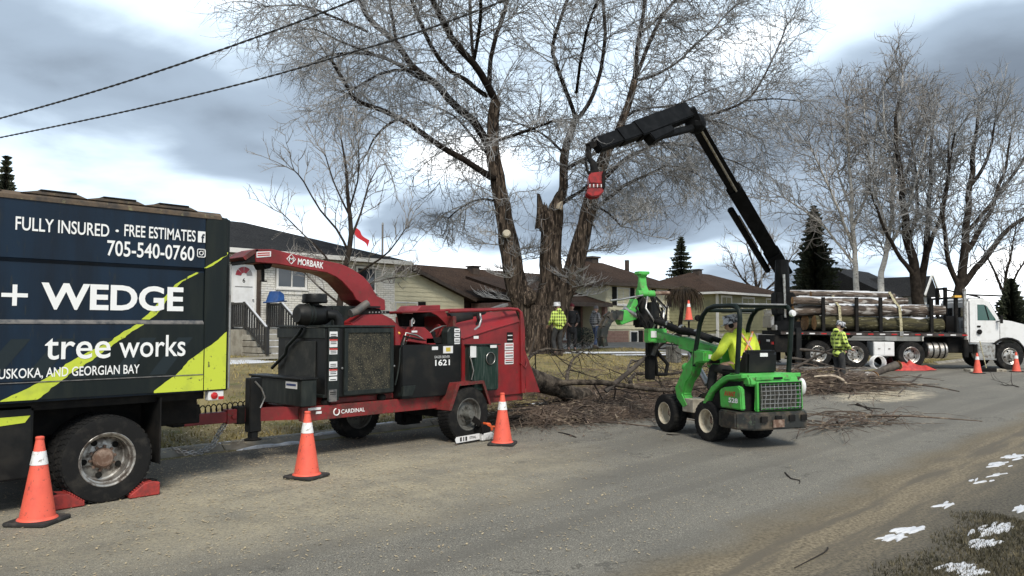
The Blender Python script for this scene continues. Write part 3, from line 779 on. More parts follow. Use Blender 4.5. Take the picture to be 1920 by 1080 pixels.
for k in range(2):
    m = MB(); seg = []
    for i in range(len(pa) - 1):
        for j in range(4): seg.append(pa[i].lerp(pa[i+1], j / 4) + Vector((0, .05 * k, .015 * k)))
    for i in range(len(seg) - 1):
        c_ = (seg[i] + seg[i+1]) / 2; d = (seg[i+1] - seg[i]).normalized(); sd_ = d.cross(Vector((0, 1, 0))) if i % 2 else Vector((0, 1, 0))
        ln = (seg[i+1] - seg[i]).length * .72; loop = [c_ + d * math.cos(a * PI / 5) * ln + sd_ * math.sin(a * PI / 5) * .016 for a in range(10)]
        m.tube(loop, .006, 5, closed=True)
    tag(part('safety_chain', m, STEEL, smooth=60), kind='stuff')
# frame
RAIL = REDR
m = MB(); m.box(5.05, 9.0, 8.36, 8.44, .49, .665); rl = part('frame_rail', m, RAIL, bevel=.006)
m = MB(); m.box(5.05, 9.0, 9.56, 9.64, .49, .665); part('frame_rail', m, RAIL, bevel=.006)
for x in (5.1, 6.6, 8.6):
    m = MB(); m.box(x, x + .08, 8.44, 9.56, .51, .64); part('cross_member', m, REDR)
m = MB(); m.box(5.45, 6.75, 8.45, 9.5, .668, .745); part('engine_mount', m, REDR, bevel=.01)
for x in (5.42, 6.28):
    m = MB(); m.lathe([(.05, 0), (.06, .03), (.06, .06), (.04, .085)], (x, 8.42, .66), n=12); part('rubber_mount', m, BLACKM)
x0, z0 = xz(640, 776, 8.355)
text('CARDINAL', (x0, 8.357, .545), U, V, .36, .052, WHITET, rl, bold=.01)
m = MB(); m.tube([(x0 - .07 + .042 * math.cos(a), 8.357, .572 + .042 * math.sin(a)) for a in [PI * .55 + i * 2 * PI * .85 / 12 for i in range(13)]], .008, 6); m.build('round_logo', WHITET, rl, world=True)
m = MB(); m.box(5.13, 5.31, 8.352, 8.359, .62, .65); m.build('label_plate', WHITEP, rl, world=True)
m = MB(); m.box(5.24, 5.32, 8.352, 8.359, .57, .60); m.build('label_plate', WHITEP, rl, world=True)
# tool box across the drawbar
m = MB(); m.box(4.98, 5.19, 8.26, 9.52, .68, 1.0); tb = part('tool_box', m, DARKG, bevel=.008)
m = MB(); m.box(4.955, 5.20, 8.25, 9.53, 1.003, 1.025); m.build('lid', BLACKP, tb, bevel=.004, world=True)
m = MB(); m.box(4.974, 4.979, 8.36, 8.62, .89, .975); m.build('label_plate', WHITEP, tb, world=True)
m = MB(); m.box(4.971, 4.9735, 8.38, 8.60, .925, .95); m.build('label_print', mat('blue_print', (.03, .05, .16), .6), tb, world=True)
# engine enclosure with the debris covered radiator screen
m = MB(); m.box(5.36, 6.41, 8.34, 9.50, .755, 1.635); en = part('engine_cover', m, BLACKP, bevel=.01)
m = MB(); m.box(5.33, 6.43, 8.325, 9.51, 1.637, 1.665); m.build('top_plate', DARKG, en, bevel=.004, world=True)
for za_, zb_ in ((.76, .80), (1.50, 1.63)):
    m = MB(); m.box(5.335, 5.358, 8.345, 9.49, za_, zb_); m.build('front_flange', DARKG, en, bevel=.004, world=True)
m = MB(); m.box(5.345, 5.358, 8.56, 9.30, .84, 1.46); m.build('front_panel', mat('dusty_panel', (.02, .022, .02), .7, c2=(.05, .05, .042), scale=5, lo=.45, hi=.65), en, bevel=.004, world=True)
m = MB(); m.tube([on_x(510, 690, 5.30), on_x(535, 664, 5.30), on_x(538, 650, 5.30), on_x(560, 626, 5.30), on_x(566, 616, 5.30)], .022, 8); m.build('front_pipe', DARKG, en, smooth=60, world=True)
m = MB(); m.box(5.385, 5.55, 8.322, 8.338, .72, 1.63); m.build('corner_strip', DARKG, en, bevel=.004, world=True)
RST = mat('warning_red_print', (.45, .03, .02), .6)
for zt, h_, red in ((1.585, .065, 0), (1.49, .10, 1), (1.375, .075, 1), (1.21, .075, 0), (1.115, .08, 1), (1.02, .05, 0), (.86, .15, 0)):
    m = MB(); m.box(5.40, 5.515, 8.316, 8.321, zt - h_, zt); st = m.build('sticker', WHITEP if zt > .9 else LEDGE, en, world=True)
    if red:
        m = MB(); m.box(5.40, 5.515, 8.313, 8.3155, zt - .02, zt); m.build('sticker_header', RST, st, world=True)
    for kk in range(2):
        zz_ = zt - .03 - kk * .022
        if zz_ - .008 > zt - h_:
            m = MB(); m.box(5.415, 5.50, 8.3135, 8.3155, zz_ - .009, zz_); m.build('sticker_print', BLACKM, st, world=True)
sx0, sx1, sz0, sz1 = 5.62, 6.395, .775, 1.625
m = MB()
for a in ((sx0, sx1, sz1 - .055, sz1), (sx0, sx1, sz0, sz0 + .055), (sx0, sx0 + .055, sz0 + .055, sz1 - .055), (sx1 - .055, sx1, sz0 + .055, sz1 - .055)): m.box(a[0], a[1], 8.305, 8.338, a[2], a[3])
m.build('screen_frame', DARKG, en, bevel=.004, world=True)
SCR = mat('debris_screen', (.012, .013, .010), .9, c2=(.045, .040, .026), scale=9, lo=.42, hi=.62, c3=(.17, .15, .095), s3=75, lo3=.57, hi3=.66, bump=.8, bscale=80, bdist=.01, stretch=(1, 1, .7))
m = MB(); m.box(sx0 + .055, sx1 - .055, 8.318, 8.337, sz0 + .055, sz1 - .055); m.build('radiator_screen', SCR, en, world=True)
m = MB(); m.lathe([(.014, 0), (.014, .012), (.001, .014)], (5.60, 8.338, 1.12), (0, -1, 0), 10); m.build('latch_knob', STEEL, en, world=True)
m = MB(); m.lathe([(.012, 0), (.012, .012), (.001, .014)], (6.40, 8.306, 1.12), (0, -1, 0), 10); m.build('latch_knob', STEEL, en, world=True)
# air cleaner on top
c1, c2_ = on_y(556, 592, 8.75), on_y(600, 592, 8.75)
m = MB(); L_ = c2_.x - c1.x; rad = .135
m.lathe([(.001, 0), (rad * .75, .0), (rad, .04), (rad, L_), (rad * .92, L_ + .01), (rad * .92, L_ + .07), (rad * .75, L_ + .12), (.001, L_ + .13)], (c1.x, 8.75, 1.80), (1, 0, 0), 24); ac = part('air_cleaner', m, BLACKP, smooth=40)
for f in (.38, .52):
    m = MB(); m.lathe([(rad + .006, 0), (rad + .010, .004), (rad + .010, .022), (rad + .006, .026)], (c1.x + L_ * f, 8.75, 1.80), (1, 0, 0), 24); m.build('clamp_band', DARKG, ac, smooth=40, world=True)
pc = on_y(590, 560, 8.75)
m = MB(); m.lathe([(.06, 1.90), (.06, 1.945), (.15, 1.95), (.165, 1.965), (.165, 1.99), (.158, 1.995), (.158, 2.055), (.15, 2.07), (.001, 2.075)], (pc.x, 8.75, 0), n=24); m.build('pre_cleaner', BLACKP, ac, smooth=40, world=True)
e0 = c1 + Vector((L_ + .10, 0, 0)); m = MB(); m.tube([(e0.x - .05, 8.66, 1.80), (e0.x + .05, 8.62, 1.80), (e0.x + .09, 8.60, 1.74), (e0.x + .09, 8.60, 1.64)], .07, 12); m.build('intake_elbow', BLACKP, ac, smooth=60, world=True)
q0, q1 = on_y(622, 572, 9.0), on_y(648, 606, 9.0)
m = MB(); m.box(q0.x - .1, q1.x + .02, 8.85, 9.35, 1.65, 1.93); part('expansion_box', m, DARKG, bevel=.02)
m = MB(); m.box(q1.x + .03, q1.x + .42, 8.75, 9.3, 1.65, 1.90); part('control_box', m, BLACKM, bevel=.015)
m = MB(); m.box(q1.x + .05, q1.x + .38, 8.72, 9.2, 1.905, 1.93); part('perforated_guard', m, BLACKP)
m = MB(); m.tube([on_y(657, 588, 8.6), on_y(668, 584, 8.6), on_y(684, 572, 8.6), on_y(689, 569, 8.6)], .055, 12); part('exhaust_stub', m, mat('exhaust_grey', (.10, .10, .095), .6, .4, c2=(.16, .14, .12), scale=9), smooth=60)
# discharge chute
cu = [(478, 467), (512, 467), (540, 474), (595, 486), (637, 494), (652, 500), (667, 508), (682, 519), (694, 532), (707, 555), (722, 562), (723, 582)]
cl = [(686, 582), (685, 573), (668, 562), (662, 550), (652, 539), (642, 528), (630, 519), (612, 511), (580, 506), (520, 495), (480, 492)]
m = MB(); m.prism(poly(cu + cl, 8.83), 8.83, 9.21, 'y'); chu = part('discharge_chute', m, REDP, bevel=.008)
m = MB(); m.prism(poly([(468, 474), (480, 469), (481, 492), (456, 496)], 8.83), 8.84, 9.20, 'y'); m.build('deflector', BLACKM, chu, bevel=.01, world=True)
x1, z1 = xz(474, 472, 8.83)
m = MB(); m.prism(poly([(453, 482), (470, 470), (482, 467), (482, 472), (458, 488)], 8.86), 8.83, 9.25, 'y'); m.build('deflector_lid', REDR, chu, world=True)
m = MB(); m.prism(poly([(492, 494), (512, 494), (508, 503), (498, 505)], 8.9), 8.9, 9.15, 'y'); m.build('deflector_actuator', BLACKM, chu, bevel=.01, world=True)
m = MB(); m.bar(on_y(493, 500, 9.0), on_y(493, 527, 9.0), .03, .03); m.bar(on_y(488, 527, 9.0), on_y(500, 527, 9.0), .025, .015); m.build('actuator_rod', BLACKM, chu, world=True)
# printed name on the chute
a_ = on_y(558, 496, 8.826); b2 = on_y(606, 504, 8.826); uu = (b2 - a_).normalized(); vv = Vector((-uu.z, 0, uu.x))
text('MORBARK', a_ + Vector((0, 0, 0)), uu, vv, (b2 - a_).length, .085, WHITET, chu, bold=.022)
dc = on_y(546, 486, 8.826)
m = MB(); k = .062
m.tube([dc + Vector((k, 0, 0)), dc + Vector((0, 0, k)), dc + Vector((-k, 0, 0)), dc + Vector((0, 0, -k))], .006, 5, closed=True); m.build('diamond_logo', WHITET, chu, world=True)
text('M', dc + Vector((-.032, -.002, -.022)), U, V, .064, .044, WHITET, chu, bold=.01)
m = MB(); m.prism(poly([(481, 472), (508, 471), (508, 481), (481, 483)], 8.826), 8.823, 8.828, 'y'); pl = m.build('info_sticker', WHITEP, chu, world=True)
for k in range(2):
    m = MB(); m.prism(poly([(483, 474 + k * 4), (506, 473 + k * 4), (506, 475 + k * 4), (483, 476 + k * 4)], 8.82), 8.819, 8.822, 'y'); m.build('sticker_print', RST, pl, world=True)
m = MB(); m.prism(poly([(687, 583), (727, 583), (727, 588), (687, 588)], 8.8), 8.76, 9.28, 'y'); part('chute_flange', m, BLACKP, bevel=.004)
for i in range(6):
    p = on_y(692 + i * 6, 585.5, 8.76); m = MB(); m.lathe([(.012, 0), (.012, .012), (.001, .012)], (p.x, 8.76, p.z), (0, -1, 0), 6); part('bolt', m, STEEL)
# drum housing
m = MB(); m.prism(poly([(660, 640), (660, 606), (684, 590), (720, 589), (738, 598), (752, 612), (770, 620), (790, 626), (806, 640), (812, 668), (800, 700), (735, 742), (700, 742)], 8.6), 8.62, 9.42, 'y'); dh = part('drum_housing', m, REDP, bevel=.02)
m = MB(); m.prism(poly([(755, 640), (772, 613), (790, 614), (802, 625), (812, 648)], 8.5), 8.42, 8.60, 'y'); m.build('hood_bracket', REDP, dh, bevel=.008, world=True)
p = on_y(748, 625, 8.6)
m = MB(); m.ball((p.x, 8.6, p.z), .022); m.build('marker_lamp', mat('amber_lens', (.75, .42, .06), .25), dh, smooth=60, world=True)
m = MB(); m.bar(on_y(771, 612, 8.46), on_y(771, 600, 8.46), .03, .03); m.tube([on_y(771, 602, 8.46), on_y(774, 597, 8.46), on_y(777, 602, 8.46), on_y(775, 607, 8.46)], .012, 6); m.build('lifting_eye', STEEL, dh, smooth=60, world=True)
p = on_y(775, 622, 8.415); m = MB(); m.box(p.x - .03, p.x + .07, 8.414, 8.418, p.z - .01, p.z + .015); m.build('sticker', WHITEP, dh, world=True)
m = MB(); m.prism(poly([(737, 612), (750, 640), (750, 735), (737, 740)], 8.5), 8.45, 8.7, 'y'); part('side_guard', m, REDP)
# winch hood and winch
m = MB(); hp = poly([(752, 584), (834, 582), (846, 610), (840, 608)], 8.55)
m.prism(poly([(752, 583.5), (834, 581.5), (834, 585), (752, 587)], 8.5), 8.48, 9.5, 'y'); wh = part('winch_hood', m, REDP, bevel=.006)
m = MB(); m.prism(poly([(806, 585), (834, 584.5), (846, 611), (836, 609), (828, 600), (818, 591)], 8.5), 8.485, 8.51, 'y'); m.build('hood_cheek', REDP, wh, world=True)
m = MB(); m.prism(poly([(806, 588), (834, 586), (846, 612), (760, 612), (754, 588)], 8.9), 9.0, 9.04, 'y'); m.build('hood_back', BLACKM, wh, world=True)
m = MB(); m.prism(poly([(772, 583), (782, 573), (818, 572), (818, 582)], 9.1), 9.0, 9.5, 'y'); m.build('hood_top_box', REDP, wh, bevel=.008, world=True)
wc = on_y(830, 620, 8.6)
m = MB(); m.lathe([(.001, 0), (.10, 0), (.10, .03), (.075, .035), (.075, .20), (.10, .205), (.10, .235), (.001, .24)], (wc.x - .12, 8.60, wc.z), (1, 0, 0), 20); wi = part('winch_drum', m, REDR, smooth=40)
m = MB(); m.tube([on_y(803, 626, 8.5), on_y(815, 617, 8.5), on_y(828, 612, 8.5), on_y(838, 611, 8.5)], .012, 6); m.build('winch_rope', STEEL, wi, smooth=60, world=True)
gpol = [(839, 668), (838, 622), (843, 614), (852, 612), (859, 613), (864, 620), (864, 668)]
m = MB(); m.prism(poly(gpol, 8.32), 8.31, 8.45, 'y'); bg_ = part('belt_guard', m, DARKG, bevel=.01)
for i in range(6):
    a0 = on_y(852, 616 + i * 8.8, 8.306); a1 = on_y(862, 623 + i * 8.8, 8.306)
    m = MB(); m.box(a0.x, a1.x, 8.303, 8.308, a1.z, a0.z); st = m.build('sticker', WHITEP, bg_, world=True)
    m = MB(); m.box(a0.x + .015, a1.x - .015, 8.300, 8.3025, a1.z + .018, a1.z + .03); m.build('sticker_print', BLACKM, st, world=True)
# fuel tank with lettering
m = MB(); m.box(6.50, 7.60, 8.27, 8.95, .67, 1.395); ft = part('fuel_tank', m, BLACKP, bevel=.015)
a0 = on_y(815, 672, 8.266); text('EAGER BEEVER', (a0.x, 8.266, a0.z), U, V, .285, .036, LEDGEW, ft, bold=.012)
a0 = on_y(816, 686, 8.266); text('1621', (a0.x, 8.266, a0.z), U, V, .275, .085, WHITET, ft, bold=.02)
for (xa, ya, xb, yb) in ((810, 650, 821, 656), (831, 649, 849, 662)):
    a0 = on_y(xa, ya, 8.266); a1 = on_y(xb, yb, 8.266); m = MB(); m.box(a0.x, a1.x, 8.263, 8.268, a1.z, a0.z); st = m.build('sticker', WHITEP, ft, world=True)
    if xb > 830:
        m = MB(); m.box(a0.x + .05, a1.x - .05, 8.260, 8.2625, a1.z + .025, a0.z - .02); m.build('sticker_print', mat('yellow_print', (.55, .42, .05), .6), st, world=True)
for i, (ya, yb) in enumerate(((634, 640), (628, 646), (636, 644))):
    m = MB(); m.tube([on_y(752 + i * 4, 646, 8.45), on_y(757 + i * 4, ya - 4, 8.42), on_y(775 + i * 5, ya, 8.42), on_y(800 + i * 8, yb - 2, 8.45), on_y(815 + i * 6, yb + 3, 8.5)], .014, 7); part('hydraulic_hose', m, BLACKM if i != 1 else STEEL, smooth=60)
m = MB(); m.tube([on_y(757, 640, 8.3), on_y(750, 655, 8.3), on_y(749, 680, 8.3), on_y(745, 705, 8.3), on_y(741, 722, 8.32)], .012, 7); part('hydraulic_hose', m, DARKG, smooth=60)
m = MB(); m.box(7.05, 7.35, 8.42, 8.7, 1.40, 1.49); part('valve_block', m, BLACKM, bevel=.01)
m = MB(); m.lathe([(.035, 0), (.035, .08), (.03, .09), (.001, .09)], (7.25, 8.5, 1.49), n=12); part('valve_handle', m, BLACKM, smooth=40)
m = MB(); m.prism(poly([(749, 743), (752, 724), (775, 722), (768, 741)], 8.3), 8.24, 8.34, 'y'); part('step_bracket', m, DARKG)
m = MB(); m.prism(poly([(781, 720), (792, 720), (792, 739), (781, 739)], 8.3), 8.30, 8.335, 'y'); part('step_bracket', m, DARKG)
# hydraulic tank
m = MB(); m.box(7.72, 8.25, 8.15, 8.75, .70, 1.37); ht = part('hydraulic_tank', m, mat('streaky_green_black', (.014, .03, .024), .3, c2=(.07, .09, .08), scale=5, lo=.5, hi=.7, stretch=(9, 9, .8)), bevel=.02)
m = MB(); m.box(7.70, 8.27, 8.13, 8.77, 1.372, 1.39); m.build('lid', DARKG, ht, bevel=.003, world=True)
rc = on_y(919, 672, 8.145)
m = MB(); m.lathe([(.085, 0), (.095, .006), (.095, .012), (.085, .016), (.078, .010), (.001, .008)], (rc.x, 8.15, rc.z), (0, -1, 0), 28); m.build('access_cover', DARKG, ht, smooth=35, world=True)
m = MB(); m.tube([(rc.x + .09 * math.cos(i * PI / 16), 8.134, rc.z + .09 * math.sin(i * PI / 16)) for i in range(32)], .006, 6, closed=True); m.build('cover_ring', STEEL, ht, smooth=60, world=True)
fc = on_y(918, 640, 8.45); m = MB(); m.lathe([(.05, 0), (.05, .10), (.055, .105), (.055, .13), (.001, .135)], (fc.x, 8.45, 1.388), n=16); m.build('filler_cap', BLACKM, ht, smooth=40, world=True)
for (xa, ya, xb, yb) in ((882, 649, 893, 670), (918, 647, 930, 652), (887, 630, 896, 635)):
    a0 = on_y(xa, ya, 8.142); a1 = on_y(xb, yb, 8.142); m = MB(); m.box(a0.x, a1.x, 8.126 if yb < 660 else 8.142, 8.1295 if yb < 660 else 8.148, a1.z, a0.z)
    m.build('sticker', WHITEP, ht, world=True)
m = MB(); m.tube([on_y(881, 668, 8.13), on_y(885, 682, 8.12), on_y(888, 695, 8.12), on_y(884, 712, 8.13)], .009, 6); m.build('wire_loom', STEEL, ht, smooth=60, world=True)
# feed hopper
HY = 8.33
zb = .595
m = MB(); m.prism([(7.55, zb), (9.03, zb), (8.99, 1.12), (8.88, 1.735), (8.2, 1.59), (7.66, 1.47), (7.66, .9)], HY, HY + .02, 'y'); hs = part('hopper_side', m, REDP)
m = MB(); m.add([(8.88, HY, 1.735), (8.2, HY, 1.59), (7.62, HY, 1.47), (7.62, HY + .30, 1.80), (8.2, HY + .26, 1.86), (8.9, HY + .10, 1.90)], [(0, 1, 4, 5), (1, 2, 3, 4)]); part('hopper_upper_panel', m, REDP)
m = MB(); m.tube([(8.90, HY - .004, 1.735), (8.2, HY - .004, 1.59), (7.66, HY - .004, 1.47)], .013, 8); part('fold_lip', m, REDP, smooth=60)
m = MB(); m.prism([(7.55, zb), (9.03, zb), (8.99, 1.12), (8.88, 1.90), (7.62, 1.85), (7.35, .9)], 9.70, 9.72, 'y'); part('hopper_side', m, REDP)
m = MB(); m.box(7.55, 9.03, HY + .02, 9.70, zb, zb + .02); m.box(7.5, 7.56, HY + .02, 9.70, zb, 1.8); part('hopper_floor', m, REDR)
m = MB(); m.add([(9.035, HY, zb + .01), (9.035, 9.70, zb + .01), (9.34, 9.78, zb - .005), (9.34, HY - .03, zb - .005), (9.0, HY, 1.30), (9.0, 9.70, 1.30)], [(0, 1, 2, 3), (0, 3, 4), (1, 5, 2)]); part('infeed_tray', m, REDP)
m = MB(); m.prism([(8.91, .60), (8.985, .60), (8.985, 1.6), (8.93, 1.88), (8.88, 1.88)], HY - .035, HY - .002, 'y'); part('edge_channel', m, REDP, bevel=.006)
tp = [on_y(842, 584, HY), on_y(870, 583, HY), on_y(920, 581, HY), on_y(955, 579, HY), on_y(970, 580, HY), on_y(977, 586, HY), on_y(980, 600, HY), on_y(980, 650, HY), on_y(981, 720, HY)]
m = MB(); m.tube(tp, .024, 10); part('control_bar', m, REDP, smooth=60)
m = MB(); m.tube([Vector((p.x, 9.72, p.z)) for p in tp], .024, 10); part('control_bar', m, REDP, smooth=60)
m = MB(); m.tube([Vector((tp[3].x, HY, tp[3].z)), Vector((tp[3].x, 9.72, tp[3].z))], .024, 10); part('control_cross_bar', m, REDP, smooth=60)
m = MB(); m.tube([on_y(975, 680, HY - .02), on_y(985, 690, HY - .05), on_y(988, 680, HY - .05), on_y(984, 668, HY - .02)], .01, 6); part('safety_strap', m, REDP, smooth=60)
for (xa, ya, xb, yb, mt) in ((957, 623, 968, 642, BLACKM), (953, 643, 969, 656, WHITEP), (953, 658, 969, 671, WHITEP), (953, 673, 969, 682, WHITEP), (956, 595, 969, 601, WHITEP)):
    y_ = HY - .036 if xb > 9999 else HY - .001
    a0 = on_y(xa, ya, y_); a1 = on_y(xb, yb, y_); yy = y_ + (.0 if ya > 610 else .13)
    m = MB(); m.box(a0.x - .08, a1.x - .08, yy - .004, yy, a1.z, a0.z); st = part('sticker', m, mt)
    for k in range(2):
        zk = a1.z + (a0.z - a1.z) * (.25 + .4 * k); m = MB(); m.box(a0.x - .065, a1.x - .095, yy - .007, yy - .0045, zk, zk + .014); m.build('sticker_print', WHITEP if mt is BLACKM else (LENS if k else BLACKM), st, world=True)
# feed motor, pressure cylinder and hoses above the feed wheel
m = MB(); a0 = on_y(846, 603, 8.55); a1 = on_y(884, 592, 8.55); m.tube([(a0.x, 8.62, 1.74), (a1.x, 8.62, 1.80)], .11, 16); part('feed_motor', m, BLACKP, smooth=40)
m = MB(); m.box(7.55, 7.95, 8.58, 9.4, 1.45, 1.86); part('feed_wheel_housing', m, BLACKM, bevel=.03)
m = MB(); m.tube([(7.95, 8.60, 1.82), (8.45, 8.60, 1.84)], .06, 12); part('feed_cylinder', m, BLACKM, smooth=40)
m = MB(); m.tube([on_y(900, 588, 8.45), on_y(902, 600, 8.42), on_y(898, 612, 8.40), on_y(885, 622, 8.40), on_y(866, 627, 8.42)], .02, 8); part('hydraulic_hose', m, STEEL, smooth=60)
m = MB(); m.tube([on_y(895, 588, 8.5), on_y(897, 602, 8.46), on_y(890, 614, 8.44), on_y(868, 622, 8.46)], .02, 8); part('hydraulic_hose', m, BLACKM, smooth=60)
m = MB(); m.bar(on_y(914, 583, 9.0), on_y(948, 571, 9.0), .12, .04); part('feed_lever', m, LEDGE)
# fender and wheels
fn = [(7.205, .475), (7.36, .85), (7.88, .86), (8.03, .50)]; fi = [(8.015, .505), (7.865, .845), (7.375, .835), (7.22, .47)]
m = MB(); m.prism(fn + fi, 8.10, 8.42, 'y'); fd = part('fender', m, REDR, bevel=.004)
m = MB(); m.prism([(7.205, .475), (7.36, .85), (7.88, .86), (8.03, .50), (7.99, .50), (7.85, .82), (7.395, .81), (7.245, .475)], 8.092, 8.10, 'y'); m.build('fender_lip', REDR, fd, world=True)
PLAINRIM = mat('grey_steel_rim', (.15, .15, .135), .6, .3, c2=(.07, .065, .055), scale=9, lo=.45, hi=.65)
wheel(cp, (7.60, 8.235, .392), (0, -1, 0), .392, .25, .225, PLAINRIM, dish=.34, lugs=8, hubm=PLAINRIM, hub_r=.30, holes=0, hubout=.30, tread=52)
wheel(cp, (6.72, 9.66, .375), (0, -1, 0), .375, .25, .225, PLAINRIM, dish=.4, holes=0, tread=40)
m = MB(); m.box(7.35, 7.85, 8.45, 9.5, .34, .47); part('axle', m, BLACKM)
m = MB(); m.box(7.35, 7.75, 9.3, 9.55, .15, .5); part('torsion_arm', m, BLACKM, bevel=.04)

# ------------------------------------------------------------------ chainsaw leaning by the wheel
cs = thing('chainsaw', 'orange and white chainsaw lying on the road beside the chipper wheel', 'chainsaw', (7.75, 7.98, .014))
sb = on_y(850, 826, 7.97)
def sc_(px, py, y=7.97): return on_y(px, py, y)
A = [sc_(851, 829), sc_(857, 818), sc_(899, 818), sc_(899, 827), sc_(880, 829)]
A = [Vector((p.x, p.y, max(p.z, .03) + .005)) for p in A]
bx0, bx1 = sc_(853, 826).x, sc_(899, 826).x
m = MB(); zz0 = .035; m.prism([(bx0 + .02, zz0), (bx1, zz0 + .01), (bx1, zz0 + .095), (bx0 + .03, zz0 + .085), (bx0, zz0 + .055)], 7.965, 7.975, 'y'); gb = m.build('guide_bar', WHITEP, cs, bevel=.002, world=True)
text('STIHL', (bx0 + .27, 7.963, zz0 + .035), U, V, .13, .035, BLACKM, gb, bold=.02)
m = MB(); m.box(bx0 + .09, bx0 + .12, 7.960, 7.964, zz0 + .02, zz0 + .075); m.box(bx0 + .15, bx0 + .165, 7.960, 7.964, zz0 + .02, zz0 + .075); m.box(bx0 + .19, bx0 + .22, 7.960, 7.964, zz0 + .02, zz0 + .075); m.build('bar_print', BLACKM, gb, world=True)
m = MB(); m.tube([Vector((bx1, 7.97, zz0 + .0)), Vector((bx0 + .02, 7.97, zz0 - .006)), Vector((bx0 - .008, 7.97, zz0 + .05)), Vector((bx0 + .02, 7.97, zz0 + .094)), Vector((bx1, 7.97, zz0 + .104))], .007, 5); m.build('saw_chain', BLACKM, gb, world=True)
m = MB(); m.prism([(bx1 + .02, .02), (bx1 + .27, .02), (bx1 + .27, .10), (bx1 + .22, .13), (bx1 + .02, .12)], 7.93, 8.08, 'y'); m.build('lower_body', mat('saw_grey', (.62, .62, .60), .5, c2=(.25, .24, .22), scale=12, lo=.5, hi=.65), cs, bevel=.012, world=True)
m = MB(); m.prism([(bx1 + .01, .125), (bx1 + .20, .135), (bx1 + .20, .21), (bx1 + .12, .25), (bx1 + .01, .22)], 7.93, 8.08, 'y'); m.build('engine_body', BLACKM, cs, bevel=.015, world=True)
m = MB(); m.prism([(bx1 + .13, .19), (bx1 + .23, .14), (bx1 + .27, .16), (bx1 + .20, .26), (bx1 + .12, .27)], 7.94, 8.07, 'y'); m.build('top_cover', mat('saw_orange', (.75, .12, .03), .5), cs, bevel=.012, world=True)
m = MB(); m.tube([(bx1 + .03, 7.93, .12), (bx1 + .0, 7.92, .24), (bx1 + .02, 7.93, .29), (bx1 + .02, 8.08, .29), (bx1 + .03, 8.09, .12)], .013, 8); m.build('front_handle', BLACKM, cs, smooth=60, world=True)
m = MB(); m.tube([(bx1 + .22, 8.0, .10), (bx1 + .36, 8.0, .07), (bx1 + .40, 8.0, .12), (bx1 + .33, 8.0, .19), (bx1 + .22, 8.0, .20)], .015, 8); m.build('rear_handle', mat('saw_orange', (.75, .12, .03), .5), cs, smooth=60, world=True)
m = MB(); m.bar((bx1 - .01, 7.94, .26), (bx1 - .03, 8.07, .33), .02, .09); m.build('hand_guard', BLACKM, cs, world=True)

# ------------------------------------------------------------------ houses
def roofmat(name, c1, c2, c3):
    m = mat(name, c1, 0.95, spec=.12, c2=c2, scale=1.1, lo=.38, hi=.64, c3=c3, s3=16, lo3=.5, hi3=.62)
    t, b = nodes_of(m); co = N(t, 'ShaderNodeTexCoord'); sx = N(t, 'ShaderNodeSeparateXYZ'); t.links.new(co.outputs['Object'], sx.inputs[0])
    mu = N(t, 'ShaderNodeMath', operation='MULTIPLY', i_1=16.0); t.links.new(sx.outputs['Z'], mu.inputs[0])
    fr = N(t, 'ShaderNodeMath', operation='FRACT'); t.links.new(mu.outputs[0], fr.inputs[0])
    n = noise_node(t, 14, 3, .7); t.links.new(co.outputs['Object'], n.inputs['Vector'])
    ad = N(t, 'ShaderNodeMath', operation='ADD'); t.links.new(fr.outputs[0], ad.inputs[0]); t.links.new(n.outputs['Fac'], ad.inputs[1])
    bn = N(t, 'ShaderNodeBump', i_Strength=.9, i_Distance=.025); t.links.new(ad.outputs[0], bn.inputs['Height']); t.links.new(bn.outputs[0], b.inputs['Normal'])
    return m
BROWNR = roofmat('brown_shingles', (.050, .032, .023), (.030, .020, .015), (.078, .052, .038))
DARKR = roofmat('charcoal_shingles', (.026, .027, .029), (.015, .016, .018), (.042, .042, .042))
WBRICK = mat('pale_brick', (.74, .72, .66), .85, c2=(.60, .58, .52), scale=5, lo=.42, hi=.62, c3=(.70, .69, .66), s3=3.3, lo3=.5, hi3=.6, bump=.2)
MORTAR = mat('mortar', (.34, .325, .29), .95, c2=(.25, .235, .21), scale=6)
BEIGE = mat('cream_siding', (.72, .66, .45), .55, c2=(.62, .56, .38), scale=1.6, lo=.4, hi=.65, bump=.05)
OLIVE = mat('olive_siding', (.32, .30, .165), .6, c2=(.25, .235, .125), scale=1.6, lo=.4, hi=.65, bump=.05)
GREYS = mat('grey_siding', (.36, .37, .37), .6, c2=(.28, .29, .29), scale=1.6)
TRIMW = mat('white_trim', (.70, .69, .66), .5, c2=(.55, .54, .50), scale=3, lo=.5, hi=.75)
TRIMB = mat('brown_trim', (.045, .03, .022), .6, c2=(.07, .05, .035), scale=4)
PBRICK = mat('pink_brick', (.33, .20, .16), .85, c2=(.24, .14, .11), scale=7, bump=.2)
STONE = mat('pale_stone', (.56, .54, .49), .9, c2=(.38, .36, .32), scale=4, lo=.42, hi=.62, bump=.4, bscale=12)
def fr_(plane, fixed):
    """maps (along, out, up) to the world; out is metres in front of the wall face"""
    if plane == 'y': return lambda a, o, z: (a, fixed - o, z)
    return lambda a, o, z: (fixed - o, a, z)
def wbox(F_, a0, a1, o0, o1, z0, z1):
    m = MB(); p, q = F_(a0, o0, z0), F_(a1, o1, z1)
    return m.box(min(p[0], q[0]), max(p[0], q[0]), min(p[1], q[1]), max(p[1], q[1]), z0, z1)
